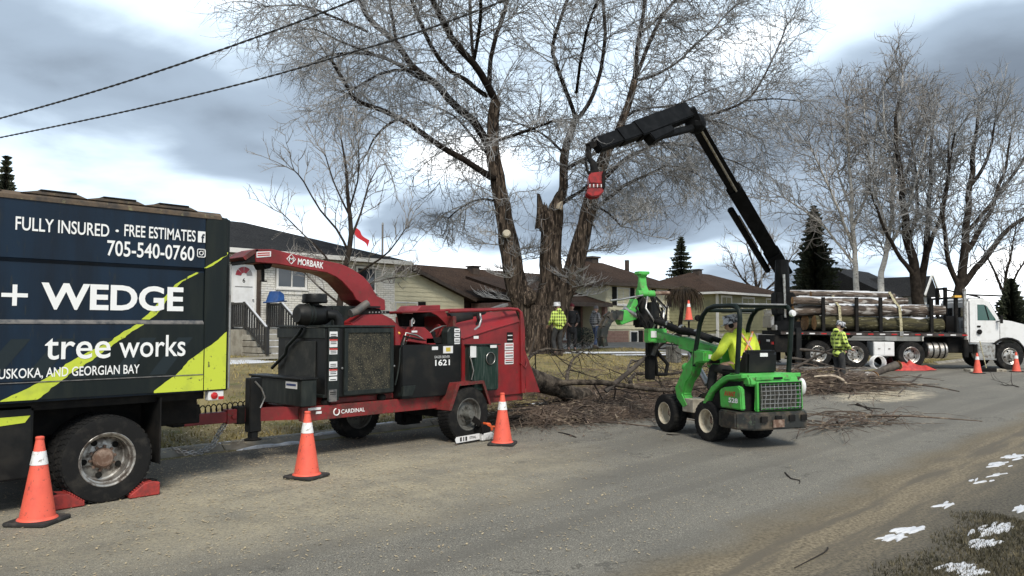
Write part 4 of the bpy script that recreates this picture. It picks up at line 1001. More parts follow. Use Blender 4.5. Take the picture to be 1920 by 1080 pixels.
def window(par, F_, a0, a1, z0, z1, fm=None, panes=2, sill=True, fw=.07, rows=1, curtain=False):
    fm = fm or TRIMW
    m = MB()
    for (p0, p1, q0, q1) in ((a0, a1, z1 - fw, z1), (a0, a1, z0, z0 + fw), (a0, a0 + fw, z0 + fw, z1 - fw), (a1 - fw, a1, z0 + fw, z1 - fw)):
        m.v and None
        k = wbox(F_, p0, p1, -.02, .05, q0, q1); m.add(k.v, k.f)
    wn = m.build('window', fm, par, world=True)
    for i in range(panes):
        for j in range(rows):
            p0 = a0 + fw + (a1 - a0 - 2 * fw) * i / panes + (.02 if i else 0); p1 = a0 + fw + (a1 - a0 - 2 * fw) * (i + 1) / panes - (.02 if i < panes - 1 else 0)
            q0 = z0 + fw + (z1 - z0 - 2 * fw) * j / rows + (.012 if j else 0); q1 = z0 + fw + (z1 - z0 - 2 * fw) * (j + 1) / rows - (.012 if j < rows - 1 else 0)
            wbox(F_, p0, p1, -.01, .012, q0, q1).build('pane', GLASS, wn, world=True)
    if panes > 1 or rows > 1: wbox(F_, a0 + fw, a1 - fw, -.015, .008, z0 + fw, z1 - fw).build('mullion', fm, wn, world=True)
    # glazing bars stand proud of the panes
    for i in range(1, panes):
        a = a0 + fw + (a1 - a0 - 2 * fw) * i / panes; wbox(F_, a - .02, a + .02, -.01, .035, z0 + fw, z1 - fw).build('glazing_bar', fm, wn, world=True)
    for j in range(1, rows):
        z = z0 + fw + (z1 - z0 - 2 * fw) * j / rows; wbox(F_, a0 + fw, a1 - fw, -.01, .032, z - .012, z + .012).build('glazing_bar', fm, wn, world=True)
    if sill: wbox(F_, a0 - .05, a1 + .05, 0, .09, z0 - .05, z0).build('sill', fm, wn, world=True)
    return wn
def siding(par, F_, a0, a1, z0, z1, m_, row=.21, clip=None):
    z = z0; k = 0
    while z < z1 - .02:
        zt = min(z + row, z1); lo, hi = a0, a1
        if clip: lo, hi = clip(zt); lo = max(lo, a0); hi = min(hi, a1)
        if hi - lo > .1:
            p = [F_(lo, .012, z), F_(hi, .012, z), F_(hi, .036, z), F_(lo, .036, z), F_(lo, .004, zt), F_(hi, .004, zt), F_(hi, .012, zt), F_(lo, .012, zt)]
            if clip:
                lo0, hi0 = clip(z); lo0 = max(lo0, a0); hi0 = min(hi0, a1)
                for i_, a_ in ((0, lo0), (1, hi0), (2, hi0), (3, lo0)):
                    q = F_(a_, (.012 if i_ < 2 else .036), z); p[i_] = q
            mb = MB(); mb.add(p, [(0,3,2,1),(4,5,6,7),(0,1,5,4),(1,2,6,5),(2,3,7,6),(3,0,4,7)]); mb.build('plank', m_, par, world=True)
        z = zt; k += 1
def bricks(par, F_, a0, a1, z0, z1, m_, holes=(), bl=.215, bh=.066, mo=.012, name='brickwork'):
    mb = MB(); z = z0; r_ = 0
    while z + bh < z1:
        a = a0 - (bl / 2 if r_ % 2 else 0)
        while a < a1:
            p, q = max(a, a0), min(a + bl, a1)
            spans = [(p, q)]
            for h in holes:
                if z < h[3] and z + bh > h[2]: spans = [x_ for (u_, v_) in spans for x_ in ((u_, min(v_, h[0])), (max(u_, h[1]), v_)) if x_[1] - x_[0] > .03]
            for p, q in spans:
                if q - p > .03: k = wbox(F_, p, q, 0, .012 + .005 * rnd.random(), z, z + bh); mb.add(k.v, k.f)
            a += bl + mo
        z += bh + mo; r_ += 1
    return tag(mb.build(name, m_, par, world=True), kind='stuff')
def hip(par, x0, x1, y0, y1, ze, zr, rx0, rx1, ry, m_, name='roof', fas=None):
    """hip roof with overhang corners x0..y1 and ridge rx0..rx1 at ry"""
    mb = MB(); th = .12
    b0 = [(x0, y0, ze), (x1, y0, ze), (x1, y1, ze), (x0, y1, ze)]
    mb.add(b0 + [(rx0, ry, zr), (rx1, ry, zr)], [(0, 1, 5, 4), (1, 2, 5), (2, 3, 4, 5), (3, 0, 4), (3, 2, 1, 0)])
    o = mb.build(name, m_, par, world=True)
    f = MB(); e = .03
    for (a0, a1, c0, c1) in ((x0 - e, x1 + e, y0 - e, y0), (x0 - e, x1 + e, y1, y1 + e), (x0 - e, x0, y0, y1), (x1, x1 + e, y0, y1)): f.box(a0, a1, c0, c1, ze - .13, ze + .02)
    f.build('fascia', fas or TRIMW, o, world=True)
    mb = MB(); mb.box(x0, x1, y0, y1, ze - .06, ze - .02); mb.build('soffit', fas or TRIMW, o, world=True)
    return o

# --- house with the number six door
h1 = thing('brick_bungalow', 'raised white brick bungalow with dark roof and door numbered six behind the chipper', 'house', (13, 27, .6))
F1 = fr_('y', 23.6)
m = MB(); m.box(3.0, 18.16, 23.615, 32.0, .3, 4.06); m.build('wall', MORTAR, h1, world=True)
win1 = (13.2, 14.36, 2.93, 3.78); win2 = (16.4, 17.3, 2.93, 3.86)
bricks(h1, F1, 8.0, 18.18, .95, 4.04, WBRICK, [(11.60, 12.60, 1.5, 3.85), (13.15, 14.41, 2.80, 3.82), (16.35, 17.35, 2.85, 3.9)])
m = MB(); m.box(8.0, 18.2, 23.57, 23.62, .3, .945); m.build('foundation', CONC, h1, world=True)
bricks(h1, fr_('x', 18.14), 0, 0.01, 0, 0.01, WBRICK) if False else None
m = MB(); m.box(18.165, 18.185, 23.6, 32, .95, 4.04); m.build('end_wall', WBRICK, h1, world=True)
window(h1, F1, *win1); window(h1, F1, *win2, panes=1)
for i in range(12):
    a = 13.12 + i * .108; wbox(F1, a, a + .098, .0, .05, 2.74, 2.865).build('sill_brick', WBRICK, h1, world=True)
hip(h1, 2.6, 18.6, 23.1, 32.5, 4.12, 5.66, 6.5, 14.2, 27.9, DARKR)
dr = wbox(F1, 11.66, 12.42, -.01, .03, 1.6, 3.66).build('door', WHITEP, h1, world=True)
m = MB()
for (a0, a1, z0, z1) in ((11.58, 11.66, 1.6, 3.75), (12.42, 12.47, 1.6, 3.75), (11.58, 12.47, 3.66, 3.76)):
    k = wbox(F1, a0, a1, -.01, .06, z0, z1); m.add(k.v, k.f)
m.build('door_frame', TRIMW, h1, world=True)
DRED = mat('red_glass', (.30, .015, .03), .3)
for i in range(4):
    a0, a1 = PI * (i + .06) / 4, PI * (i + .94) / 4; pts = [(12.04 + .10 * math.cos(a0), 3.30 + .10 * math.sin(a0)), (12.04 + .29 * math.cos(a0), 3.30 + .29 * math.sin(a0)), (12.04 + .29 * math.cos((a0 + a1) / 2), 3.30 + .29 * math.sin((a0 + a1) / 2)), (12.04 + .29 * math.cos(a1), 3.30 + .29 * math.sin(a1)), (12.04 + .10 * math.cos(a1), 3.30 + .10 * math.sin(a1))]
    m = MB(); m.prism(pts, 23.555, 23.568, 'y'); m.build('fan_light', DRED if i else mat('grey_glass', (.25, .24, .24), .3), dr, world=True)
text('6', (11.995, 23.564, 3.07), U, V, .09, .15, BLACKM, dr, bold=.02)
wbox(F1, 11.74, 12.34, .028, .042, 2.93, 2.95).build('door_groove', LEDGE, dr, world=True)
wbox(F1, 12.34, 12.38, .03, .08, 2.5, 2.54).build('handle', STEEL, dr, world=True)
wbox(F1, 12.48, 12.60, .0, .12, 1.55, 4.0).build('porch_post', TRIMB, h1, bevel=.006, world=True)
wbox(F1, 11.40, 11.46, .02, .10, 3.55, 3.75).build('porch_lamp', WHITEP, h1, world=True)
# porch, steps, rails
m = MB(); m.box(11.5, 12.95, 22.55, 23.56, .3, 1.55); m.build('porch_slab', CONC, h1, bevel=.01, world=True)
for i in range(4):
    m = MB(); m.box(11.5, 12.95, 21.2 + i * .34 + .004, 22.545, .3 + (.0 if i == 0 else .84 + (i - 1) * .19 - .3), .82 + i * .19); m.build('step', CONC, h1, bevel=.01, world=True)
    m = MB(); m.box(11.9, 12.9, 21.22 + i * .34, 21.5 + i * .34, .822 + i * .19, .845 + i * .19); m.jitter(.02, 4); m.build('step_snow', SNOW, h1, world=True)
RAILM = mat('black_rail', (.018, .018, .018), .5, c2=(.05, .048, .045), scale=8, lo=.5, hi=.7)
for rx in (11.6, 12.85):
    for (py_, z0, z1) in ((23.45, 1.53, 2.42), (22.6, 1.53, 2.42), (21.2, .80, 1.62)):
        m = MB(); m.box(rx - .05, rx + .05, py_ - .05, py_ + .05, z0, z1); m.build('rail_post', RAILM, h1, bevel=.006, world=True)
    m = MB(); m.box(rx - .04, rx + .04, 22.65, 23.4, 2.34, 2.40); m.build('handrail', RAILM, h1, world=True)
    m = MB(); m.box(rx - .03, rx + .03, 22.65, 23.4, 1.63, 1.68); m.build('bottom_rail', RAILM, h1, world=True)
    m = MB(); m.bar((rx, 22.55, 2.37), (rx, 21.25, 1.60), .08, .06); m.build('handrail', RAILM, h1, world=True)
    m = MB(); m.bar((rx, 22.55, 2.415), (rx, 21.25, 1.645), .06, .025); m.build('rail_snow', SNOW, h1, world=True)
    m = MB(); m.bar((rx, 22.55, 1.66), (rx, 21.25, .90), .06, .05); m.build('bottom_rail', RAILM, h1, world=True)
    for i in range(5):
        y = 22.76 + i * .135; m = MB(); m.box(rx - .022, rx + .022, y - .022, y + .022, 1.68, 2.34); m.build('baluster', RAILM, h1, world=True)
    for i in range(8):
        f = (i + .6) / 8.4; y = 22.55 - 1.3 * f; m = MB(); m.box(rx - .022, rx + .022, y - .022, y + .022, 1.66 - .76 * f, 2.35 - .77 * f); m.build('baluster', RAILM, h1, world=True)
# blue plastic seat on the porch rail
bs = thing('blue_sled', 'bright blue plastic sled resting on the porch railing', 'sled', (12.85, 23.0, 2.40))
BLUE = mat('blue_plastic', (.02, .09, .30), .35, c2=(.015, .06, .2), scale=5)
m = MB(); m.add([(12.70, 22.55, 2.43), (12.70, 23.40, 2.43), (12.98, 23.35, 2.47), (12.98, 22.60, 2.47), (12.80, 22.62, 2.80), (12.80, 23.30, 2.83), (12.98, 23.28, 2.72), (12.98, 22.64, 2.70)], [(0,3,2,1),(4,5,6,7),(0,1,5,4),(1,2,6,5),(2,3,7,6),(3,0,4,7)]); m.build('shell', BLUE, bs, bevel=.03, smooth=50, world=True)
m = MB(); m.tube([(12.66, 22.55, 2.44), (12.66, 23.40, 2.44), (12.99, 23.40, 2.47), (12.99, 22.55, 2.47)], .025, 8, closed=True); m.build('rim', BLUE, bs, smooth=60, world=True)
m = MB(); m.box(12.765, 12.785, 22.93, 22.98, 2.55, 2.68); m.build('label_print', WHITET, bs, world=True)

# --- cream house with brown roof behind the big tree
h2 = thing('cream_bungalow', 'cream sided split level house with brown roof behind the big tree', 'house', (29, 30, .6))
FW = fr_('y', 29.4)
m = MB(); m.box(19.2, 27.1, 29.42, 36, .3, 3.15); m.prism([(19.2, 3.15), (27.1, 3.15), (23.2, 4.52)], 29.42, 34, 'y'); m.build('wing_wall', BEIGE, h2, world=True)
def gclip(z):
    if z <= 3.15: return 19.2, 27.14
    k = (z - 3.15) / 1.40 * 3.95; return 19.2 + k, 27.14 - k
siding(h2, FW, 19.2, 27.14, .75, 4.5, BEIGE, .215, gclip)
window(h2, FW, 22.66, 24.05, 1.42, 2.84, panes=2)
wbox(FW, 24.08, 24.55, .02, .05, 1.42, 2.86).build('shutter', BLACKM, h2, world=True)
th_ = .16
for sgn in (-1, 1):
    m = MB(); a = (23.2, 4.66); bx = 23.2 + sgn * 4.45; zb_ = 3.08
    m.prism([(23.2, 4.66), (bx, zb_), (bx, zb_ - .14), (23.2, 4.66 - .16)], 29.0, 34.0, 'y'); m.build('wing_roof', BROWNR, h2, world=True)
    m = MB(); m.prism([(23.2, 4.62), (bx, zb_ + .0), (bx, zb_ - .17), (23.2, 4.44)], 28.95, 28.997, 'y'); m.build('rake_board', TRIMB, h2, world=True)
m = MB(); m.box(27.16, 34.0, 30.6, 37, .3, 3.1); m.build('main_wall', mat('dark_brick', (.07, .045, .035), .9, c2=(.11, .07, .05), scale=6), h2, world=True)
m = MB(); m.add([(21, 29.75, 3.17), (38.4, 29.75, 3.17), (38.4, 34, 5.15), (21, 34, 5.15), (21, 38.2, 3.17), (38.4, 38.2, 3.17)], [(0, 1, 2, 3), (3, 2, 5, 4), (0, 4, 5, 1), (0, 3, 4), (1, 5, 2)]); mr = m.build('main_roof', BROWNR, h2, world=True)
m = MB(); m.box(27.2, 34, 29.70, 29.745, 3.02, 3.19); m.build('gutter', TRIMB, mr, world=True)
wbox(fr_('y', 30.6), 30.6, 33.4, .0, .05, 2.25, 2.85).build('garage_header', mat('tan_panel', (.30, .27, .19), .6), h2, world=True)
for i in range(4):
    wbox(fr_('y', 30.6), 27.8, 30.2, .0, .04, .8 + i * .5, 1.27 + i * .5).build('garage_door_panel', TRIMB, h2, world=True)
def vent(par, x, y, z):
    m = MB(); m.box(x - .28, x + .28, y - .28, y + .28, z - .3, z + .18); v_ = m.build('roof_vent', TRIMB, par, bevel=.02, world=True)
    m = MB(); m.box(x - .36, x + .36, y - .36, y + .36, z + .19, z + .26); m.build('vent_cap', TRIMB, v_, bevel=.02, world=True)
vent(h2, 25.4, 33.2, 4.95); vent(h2, 31.6, 33.4, 5.0)
# entrance under the porch roof
FE = fr_('y', 26.9)
m = MB(); m.box(28.6, 33.88, 26.9, 30.4, .3, 2.9); m.build('entry_wall', PBRICK, h2, world=True)
m = MB(); m.add([(28.0, 25.0, 2.90), (34.05, 25.0, 2.90), (34.05, 30.2, 4.35), (28.0, 30.2, 4.35), (28.0, 25.0, 2.76), (34.05, 25.0, 2.76), (34.05, 30.2, 4.2), (28.0, 30.2, 4.2)], [(0, 1, 2, 3), (4, 7, 6, 5), (0, 4, 5, 1), (1, 5, 6, 2), (2, 6, 7, 3), (3, 7, 4, 0)]); m.build('porch_roof', BROWNR, h2, world=True)
m = MB(); m.box(28.0, 34.05, 24.955, 24.997, 2.70, 2.90); m.build('porch_fascia', TRIMB, h2, world=True)
window(h2, FE, 31.25, 32.35, .95, 2.72, panes=2, rows=4, fw=.09)
d2 = wbox(FE, 33.0, 33.65, -.01, .04, .7, 2.75).build('front_door', mat('dark_door', (.03, .022, .02), .4), h2, world=True)
wbox(FE, 33.18, 33.48, .042, .05, 1.5, 2.5).build('door_glass', GLASS, d2, world=True)
wbox(FE, 32.5, 32.95, -.01, .03, .7, 2.7).build('entry_panel', mat('tan_brick', (.33, .27, .21), .9, c2=(.24, .19, .15), scale=9), h2, world=True)
m = MB(); m.box(33.62, 33.85, 25.15, 25.4, .4, 2.74); m.build('porch_pier', PBRICK, h2, world=True)
# taller block on the right
m = MB(); m.box(33.92, 40.2, 25.33, 32, .3, 3.96); m.build('block_wall', BEIGE, h2, world=True)
FB = fr_('y', 25.3); FBx = fr_('x', 33.9)
siding(h2, FB, 33.9, 40.2, 1.50, 3.9, BEIGE, .215); siding(h2, FBx, 25.3, 31.0, 2.6, 3.9, BEIGE, .215)
bricks(h2, FB, 33.9, 40.2, .55, 1.46, PBRICK, [(36.0, 37.4, .6, 1.42)])
for a0 in (34.85, 38.75):
    window(h2, FB, a0, a0 + 1.25, 2.85, 3.82, panes=2)
    wbox(FB, a0 - .42, a0 - .04, .03, .07, 2.82, 3.84).build('shutter', BLACKM, h2, world=True); wbox(FB, a0 + 1.29, a0 + 1.67, .03, .07, 2.82, 3.84).build('shutter', BLACKM, h2, world=True)
window(h2, FB, 36.1, 36.9, .70, 1.40, panes=1); wbox(FB, 36.94, 37.35, .02, .06, .68, 1.42).build('shutter', BLACKM, h2, world=True)
hip(h2, 33.3, 40.8, 24.75, 32.6, 4.0, 5.55, 36.2, 38.0, 28.6, BROWNR, 'block_roof', TRIMB)
m = MB(); m.box(36.6, 37.2, 28.3, 28.9, 5.4, 5.75); m.box(36.5, 37.3, 28.2, 29.0, 5.76, 5.86); m.build('chimney_vent', TRIMB, h2, world=True)
m = MB(); m.box(39.2, 39.4, 27.6, 27.8, 4.6, 5.75); m.build('flue', TRIMB, h2, world=True)

# --- olive house
h3 = thing('olive_bungalow', 'olive sided bungalow with white stone base and brown hip roof behind the loader', 'house', (53, 30, .5))
m = MB(); m.box(49.02, 60, 26.92, 36, .1, 3.96); m.build('wall', OLIVE, h3, world=True)
F3, F3x = fr_('y', 26.9), fr_('x', 49.0)
siding(h3, F3, 49.0, 60, 1.35, 3.9, OLIVE, .22); siding(h3, F3x, 26.9, 36, 1.35, 3.9, OLIVE, .22)
bricks(h3, F3, 49.0, 60, .25, 1.32, STONE, bl=.5, bh=.2, mo=.03, name='stonework'); bricks(h3, F3x, 26.9, 36, .25, 1.32, STONE, bl=.5, bh=.2, mo=.03, name='stonework')
window(h3, F3, 49.5, 51.1, 2.7, 3.85, panes=2, fw=.14); window(h3, F3, 52.6, 54.6, 2.7, 3.85, panes=2, fw=.14); window(h3, F3, 56.5, 58.5, 2.7, 3.85, panes=2, fw=.14)
m = MB(); m.box(48.94, 49.1, 26.84, 26.98, .4, 3.9); m.build('corner_trim', TRIMW, h3, world=True)
hip(h3, 48.4, 60.6, 26.3, 36.6, 4.05, 5.85, 53.0, 56.0, 31.4, BROWNR)
vent(h3, 53.4, 31.0, 5.85)
# --- grey house beyond the log truck
h4 = thing('grey_house', 'grey house with charcoal roof and small white gable beyond the log truck', 'house', (66, 21, 0))
m = MB(); m.box(62, 70, 20, 28, 0, 4.0); m.box(64.7, 67.5, 18.2, 19.99, 0, 4.0); m.build('wall', GREYS, h4, world=True)
siding(h4, fr_('x', 62.0), 20, 28, .4, 3.9, GREYS, .35)
m = MB(); m.prism([(19.4, 3.95), (28.6, 3.95), (24, 6.4)], 61.5, 70.5, 'x'); m.build('roof', DARKR, h4, world=True)
m = MB(); m.prism([(64.2, 3.98), (68.0, 3.98), (66.1, 5.6)], 17.8, 23, 'y'); g4 = m.build('gable_roof', DARKR, h4, world=True)
m = MB(); m.bar((64.2, 17.76, 4.02), (66.1, 17.76, 5.64), .10, .16); m.bar((66.1, 17.70, 5.64), (68.0, 17.70, 4.02), .10, .16); m.build('gable_trim', TRIMW, g4, world=True)
window(h4, fr_('y', 18.2), 65.2, 66.9, 1.9, 3.5, panes=3); window(h4, fr_('x', 62.0), 22.5, 24.2, 1.8, 3.2, panes=2)
m = MB(); m.tube([(64.6, 18.1, 3.95), (64.62, 18.1, .3)], .06, 8); m.build('downpipe', TRIMW, h4, world=True)

# --- flag, poles and aerial behind the houses
fp = at(664, 470, 44)
fl = thing('flag_pole', 'slim flag pole with red flag rising behind the dark roof', 'flag', (fp.x, fp.y, .6))
m = MB(); m.tube([(fp.x, fp.y, .6), (fp.x, fp.y, at(664, 425, 44).z)], .03, 8); m.build('pole', STEEL, fl, world=True)
m = MB(); ga = at(665, 437, 44); gb_ = at(691, 462, 44); n_ = 10
for i in range(n_ + 1):
    f = i / n_; p = ga.lerp(gb_, f); wv = .06 * math.sin(f * 7)
    m.v += [p + Vector((wv, -wv, .35)), p + Vector((-wv, wv, -.05))]
m.f = [[2*i, 2*i+2, 2*i+3, 2*i+1] for i in range(n_)]; m.mi = [0] * n_
m.build('flag_cloth', mat('flag_red', (.55, .02, .03), .7), fl, smooth=60, world=True)
pp = at(717, 480, 42)
po = thing('utility_pole', 'thin grey pole standing behind the bungalow roof', 'pole', (pp.x, pp.y, .6))
m = MB(); m.tube([(pp.x, pp.y, .6), (pp.x, pp.y, at(717, 421, 42).z)], [.07, .05], 8); m.build('shaft', mat('weathered_pole', (.20, .18, .16), .9), po, smooth=60, world=True)
m = MB(); m.lathe([(.07, 0), (.05, .12), (.001, .13)], (pp.x, pp.y, at(717, 421, 42).z - .02), n=8); m.build('pole_cap', STEEL, po, world=True)
ap = at(1428, 540, 62)
an = thing('tv_aerial', 'tall television aerial mast standing behind the crane boom', 'aerial', (ap.x, ap.y, .4))
zt = at(1428, 342, 62).z
m = MB(); m.tube([(ap.x, ap.y, .4), (ap.x, ap.y, zt)], [.09, .05], 6); m.build('mast', STEEL, an, world=True)
c0 = at(1400, 368, 62); c1 = at(1462, 380, 62); m = MB(); m.tube([c0, c1], .035, 6); bm_ = m.build('boom', STEEL, an, world=True)
for i in range(9):
    p = c0.lerp(c1, (i + .5) / 9); l = .9 - .05 * i; m = MB(); m.tube([p + Vector((.5 * l, .45 * l, .05)), p - Vector((.5 * l, .45 * l, -.05))], .025, 5); m.build('element', STEEL, bm_, world=True)
m = MB(); m.ball((ap.x, ap.y, zt), .14, 8, 5); m.build('rotor_head', STEEL, an, world=True)
# small slatted bin on the lawn
bp = at(1263, 668, 26); gz = ground_z(bp.x, bp.y)
bn_ = thing('slatted_planter', 'small dark slatted bin on the lawn behind the loader boom', 'bin', (bp.x, bp.y, gz))
m = MB(); m.box(-.17, .17, -.17, .17, 0.02, .52); m.build('liner', BLACKM, bn_)
for k in range(4):
    for i in range(4):
        a = k * PI / 2; d = Vector((math.cos(a), math.sin(a), 0)); tt = Vector((-d.y, d.x, 0)); c_ = d * .185 + tt * (-.14 + i * .093)
        m = MB(); m.bar(c_ + Vector((0, 0, 0)), c_ + Vector((0, 0, .56)), .07 if k % 2 else .07, .02, up=d); m.build('slat', mat('grey_wood', (.10, .10, .09), .9, c2=(.16, .15, .13), scale=9), bn_)
# dark shrub by the entrance

# ------------------------------------------------------------------ people
SKIN = mat('skin', (.52, .33, .25), .55, c2=(.44, .25, .19), scale=9)
def skin_obj(name, verts, edges, rads, root, m_, parent, levels=1, extra=None):
    me = bpy.data.meshes.new('sk'); me.from_pydata([tuple(v) for v in verts], edges, [])
    o = bpy.data.objects.new('sk', me); col.objects.link(o)
    o.modifiers.new('skin', 'SKIN').use_smooth_shade = True
    sv = me.skin_vertices[0].data
    for i, r_ in enumerate(rads):
        sv[i].radius = r_ if isinstance(r_, tuple) else (r_, r_); sv[i].use_root = (i == root)
    sb_ = o.modifiers.new('sub', 'SUBSURF'); sb_.levels = levels; sb_.render_levels = levels
    dg = bpy.context.evaluated_depsgraph_get(); dg.update()
    nm = bpy.data.meshes.new_from_object(o.evaluated_get(dg), depsgraph=dg)
    bpy.data.objects.remove(o); bpy.data.meshes.remove(me)
    mb = MB(); mb.v = [v.co.copy() for v in nm.vertices]; mb.f = [list(p.vertices) for p in nm.polygons]; mb.mi = [0] * len(mb.f)
    bpy.data.meshes.remove(nm)
    if extra: mb.add(extra.v, extra.f)
    return mb.build(name, m_, parent, smooth=80)
def head_mesh(c, yaw=0.0, pitch=0.0, s=1.0):
    """head with brow, nose, mouth, chin and ears, facing +x before it is turned; c is the head centre"""
    mb = MB(); n, k = 20, 14
    for i in range(k + 1):
        ph = PI * i / k
        for j in range(n):
            th = 2 * PI * j / n
            x, y, z = math.sin(ph) * math.cos(th), math.sin(ph) * math.sin(th), math.cos(ph)
            r_ = Vector((x * .098, y * .077, z * .118))
            if z < 0: r_.y *= 1 + .22 * z; r_.x *= 1 + .10 * z
            front = max(0, x)
            nose = math.exp(-((y / .16) ** 2) - ((z + .12) / .22) ** 2) * front
            eye = (math.exp(-(((y - .38) / .16) ** 2)) + math.exp(-(((y + .38) / .16) ** 2))) * math.exp(-((z - .08) / .12) ** 2) * front
            lips = math.exp(-((y / .28) ** 2) - ((z + .48) / .09) ** 2) * front; chin = math.exp(-((y / .3) ** 2) - ((z + .85) / .15) ** 2) * front
            r_.x += .026 * nose - .010 * eye + .006 * lips + .012 * chin
            mb.v.append(r_)
    for i in range(k):
        for j in range(n):
            l = (j + 1) % n; mb.f.append([i*n+j, (i+1)*n+j, (i+1)*n+l, i*n+l]); mb.mi.append(0)
    for sg in (-1, 1): mb.ball((-.005, sg * .077, .0), (.018, .010, .032), 8, 6)
    M_ = Matrix.Rotation(yaw, 3, 'Z') @ Matrix.Rotation(pitch, 3, 'Y')
    mb.v = [Vector(c) + M_ @ (Vector(v) * s) for v in mb.v]
    return mb
def person(label, loc, rz, top, trou, boots, J=None, hat=None, hatm=None, head_yaw=0.0, head_pitch=0.0, hood=True, sc_=1.0, coat_len=0.0, grip=.5, extra_hat=None):
    r_ = thing('person', label, 'person', loc, rz); r_.scale = (sc_,) * 3
    P_ = dict(pel=(0, 0, .96), sp=(0, 0, 1.14), ch=(.01, 0, 1.36), nk=(.0, 0, 1.50), hd=(.03, 0, 1.63),
              shL=(0, .185, 1.42), elL=(-.03, .25, 1.14), wrL=(.06, .25, .90), shR=(0, -.185, 1.42), elR=(-.03, -.25, 1.14), wrR=(.06, -.25, .90),
              hiL=(0, .10, .93), knL=(.03, .115, .51), anL=(0, .12, .09), hiR=(0, -.10, .93), knR=(.03, -.115, .51), anR=(0, -.12, .09))
    if J: P_.update(J)
    P_ = {k: Vector(v) for k, v in P_.items()}
    # body: one continuous surface with hands and five fingers each
    vs, ed, rd = [], [], []
    ix = {}
    def V_(k, p, r): ix[k] = len(vs); vs.append(Vector(p)); rd.append(r); return ix[k]
    def E_(a, b): ed.append((ix[a], ix[b]))
    V_('pel', P_['pel'], .095); V_('sp', P_['sp'], .095); V_('ch', P_['ch'], .105); V_('nk', P_['nk'], .055); V_('hb', P_['hd'] - (P_['hd'] - P_['nk']) * .35, .055)
    for a, b in (('pel', 'sp'), ('sp', 'ch'), ('ch', 'nk'), ('nk', 'hb')): E_(a, b)
    for s_ in 'LR':
        V_('sh' + s_, P_['sh' + s_], .050); V_('el' + s_, P_['el' + s_], .038); V_('wr' + s_, P_['wr' + s_], .030)
        fa = (P_['wr' + s_] - P_['el' + s_]).normalized(); pm = P_['wr' + s_] + fa * .07; V_('pm' + s_, pm, .034)
        E_('ch', 'sh' + s_); E_('sh' + s_, 'el' + s_); E_('el' + s_, 'wr' + s_); E_('wr' + s_, 'pm' + s_)
        sd_ = fa.cross(Vector((0, 0, 1)));
        if sd_.length < .3: sd_ = fa.cross(Vector((0, 1, 0)))
        sd_ = Vector((1, 0, 0)) - fa * fa.x if abs(fa.x) < .8 else sd_
        sd_.normalize(); up = fa.cross(sd_) * (1 if s_ == 'L' else -1)
        for q, (o_, ln) in enumerate(((.030, .070), (.010, .080), (-.010, .075), (-.030, .058))):
            b0 = pm + sd_ * o_ + fa * .02; b1 = b0 + (fa + up * grip * .5).normalized() * ln * .5; b2 = b1 + (fa + up * grip * 1.6).normalized() * ln * .5
            V_('f%d0' % q + s_, b0, .0095); V_('f%d1' % q + s_, b1, .009); V_('f%d2' % q + s_, b2, .0075)
            E_('pm' + s_, 'f%d0' % q + s_); E_('f%d0' % q + s_, 'f%d1' % q + s_); E_('f%d1' % q + s_, 'f%d2' % q + s_)
        t0 = P_['wr' + s_] + fa * .03 + sd_ * .025; t1 = t0 + (sd_ * .8 + fa * .7 + up * grip * .4).normalized() * .04; t2 = t1 + (fa + up * grip).normalized() * .03
        V_('t0' + s_, t0, .012); V_('t1' + s_, t1, .010); V_('t2' + s_, t2, .008); E_('wr' + s_, 't0' + s_); E_('t0' + s_, 't1' + s_); E_('t1' + s_, 't2' + s_)
        V_('hi' + s_, P_['hi' + s_], .085); V_('kn' + s_, P_['kn' + s_], .055); V_('an' + s_, P_['an' + s_], .038)
        ft = P_.get('to' + s_, P_['an' + s_] + Vector((.16, 0, -.045))); V_('to' + s_, ft, .03)
        E_('pel', 'hi' + s_); E_('hi' + s_, 'kn' + s_); E_('kn' + s_, 'an' + s_); E_('an' + s_, 'to' + s_)
    skin_obj('body', vs, ed, rd, 0, SKIN, r_, 1, head_mesh(P_['hd'], head_yaw, head_pitch))
    # jacket
    vs, ed, rd, ix = [], [], [], {}
    V_('hem', P_['pel'] + Vector((0, 0, -.12 - coat_len)), .185); V_('pel', P_['pel'] + Vector((0, 0, .02)), .172); V_('sp', P_['sp'], .155); V_('ch', P_['ch'], .172); V_('col', P_['nk'] + Vector((-.01, 0, -.01)), .085)
    for a, b in (('hem', 'pel'), ('pel', 'sp'), ('sp', 'ch'), ('ch', 'col')): E_(a, b)
    for s_ in 'LR':
        V_('sh' + s_, P_['sh' + s_], .092); V_('ua' + s_, P_['sh' + s_].lerp(P_['el' + s_], .5), .076); V_('el' + s_, P_['el' + s_], .066); V_('cu' + s_, P_['el' + s_].lerp(P_['wr' + s_], .95), .048)
        E_('ch', 'sh' + s_); E_('sh' + s_, 'ua' + s_); E_('ua' + s_, 'el' + s_); E_('el' + s_, 'cu' + s_)
    jk = skin_obj('jacket', vs, ed, rd, 2, top, r_, 2)
    if hood:
        m = MB(); m.ball(P_['nk'] + Vector((-.075, 0, .0)), (.075, .10, .085), 12, 8); m.build('hood', top, jk, smooth=60)
    # trousers
    vs, ed, rd, ix = [], [], [], {}
    V_('pel', P_['pel'], .118)
    for s_ in 'LR':
        V_('hi' + s_, P_['hi' + s_] + Vector((0, 0, -.05)), .098); V_('kn' + s_, P_['kn' + s_], .078); V_('an' + s_, P_['an' + s_] + (P_['kn' + s_] - P_['an' + s_]) * .08, .068)
        E_('pel', 'hi' + s_); E_('hi' + s_, 'kn' + s_); E_('kn' + s_, 'an' + s_)
    skin_obj('trousers', vs, ed, rd, 0, trou, r_, 2)
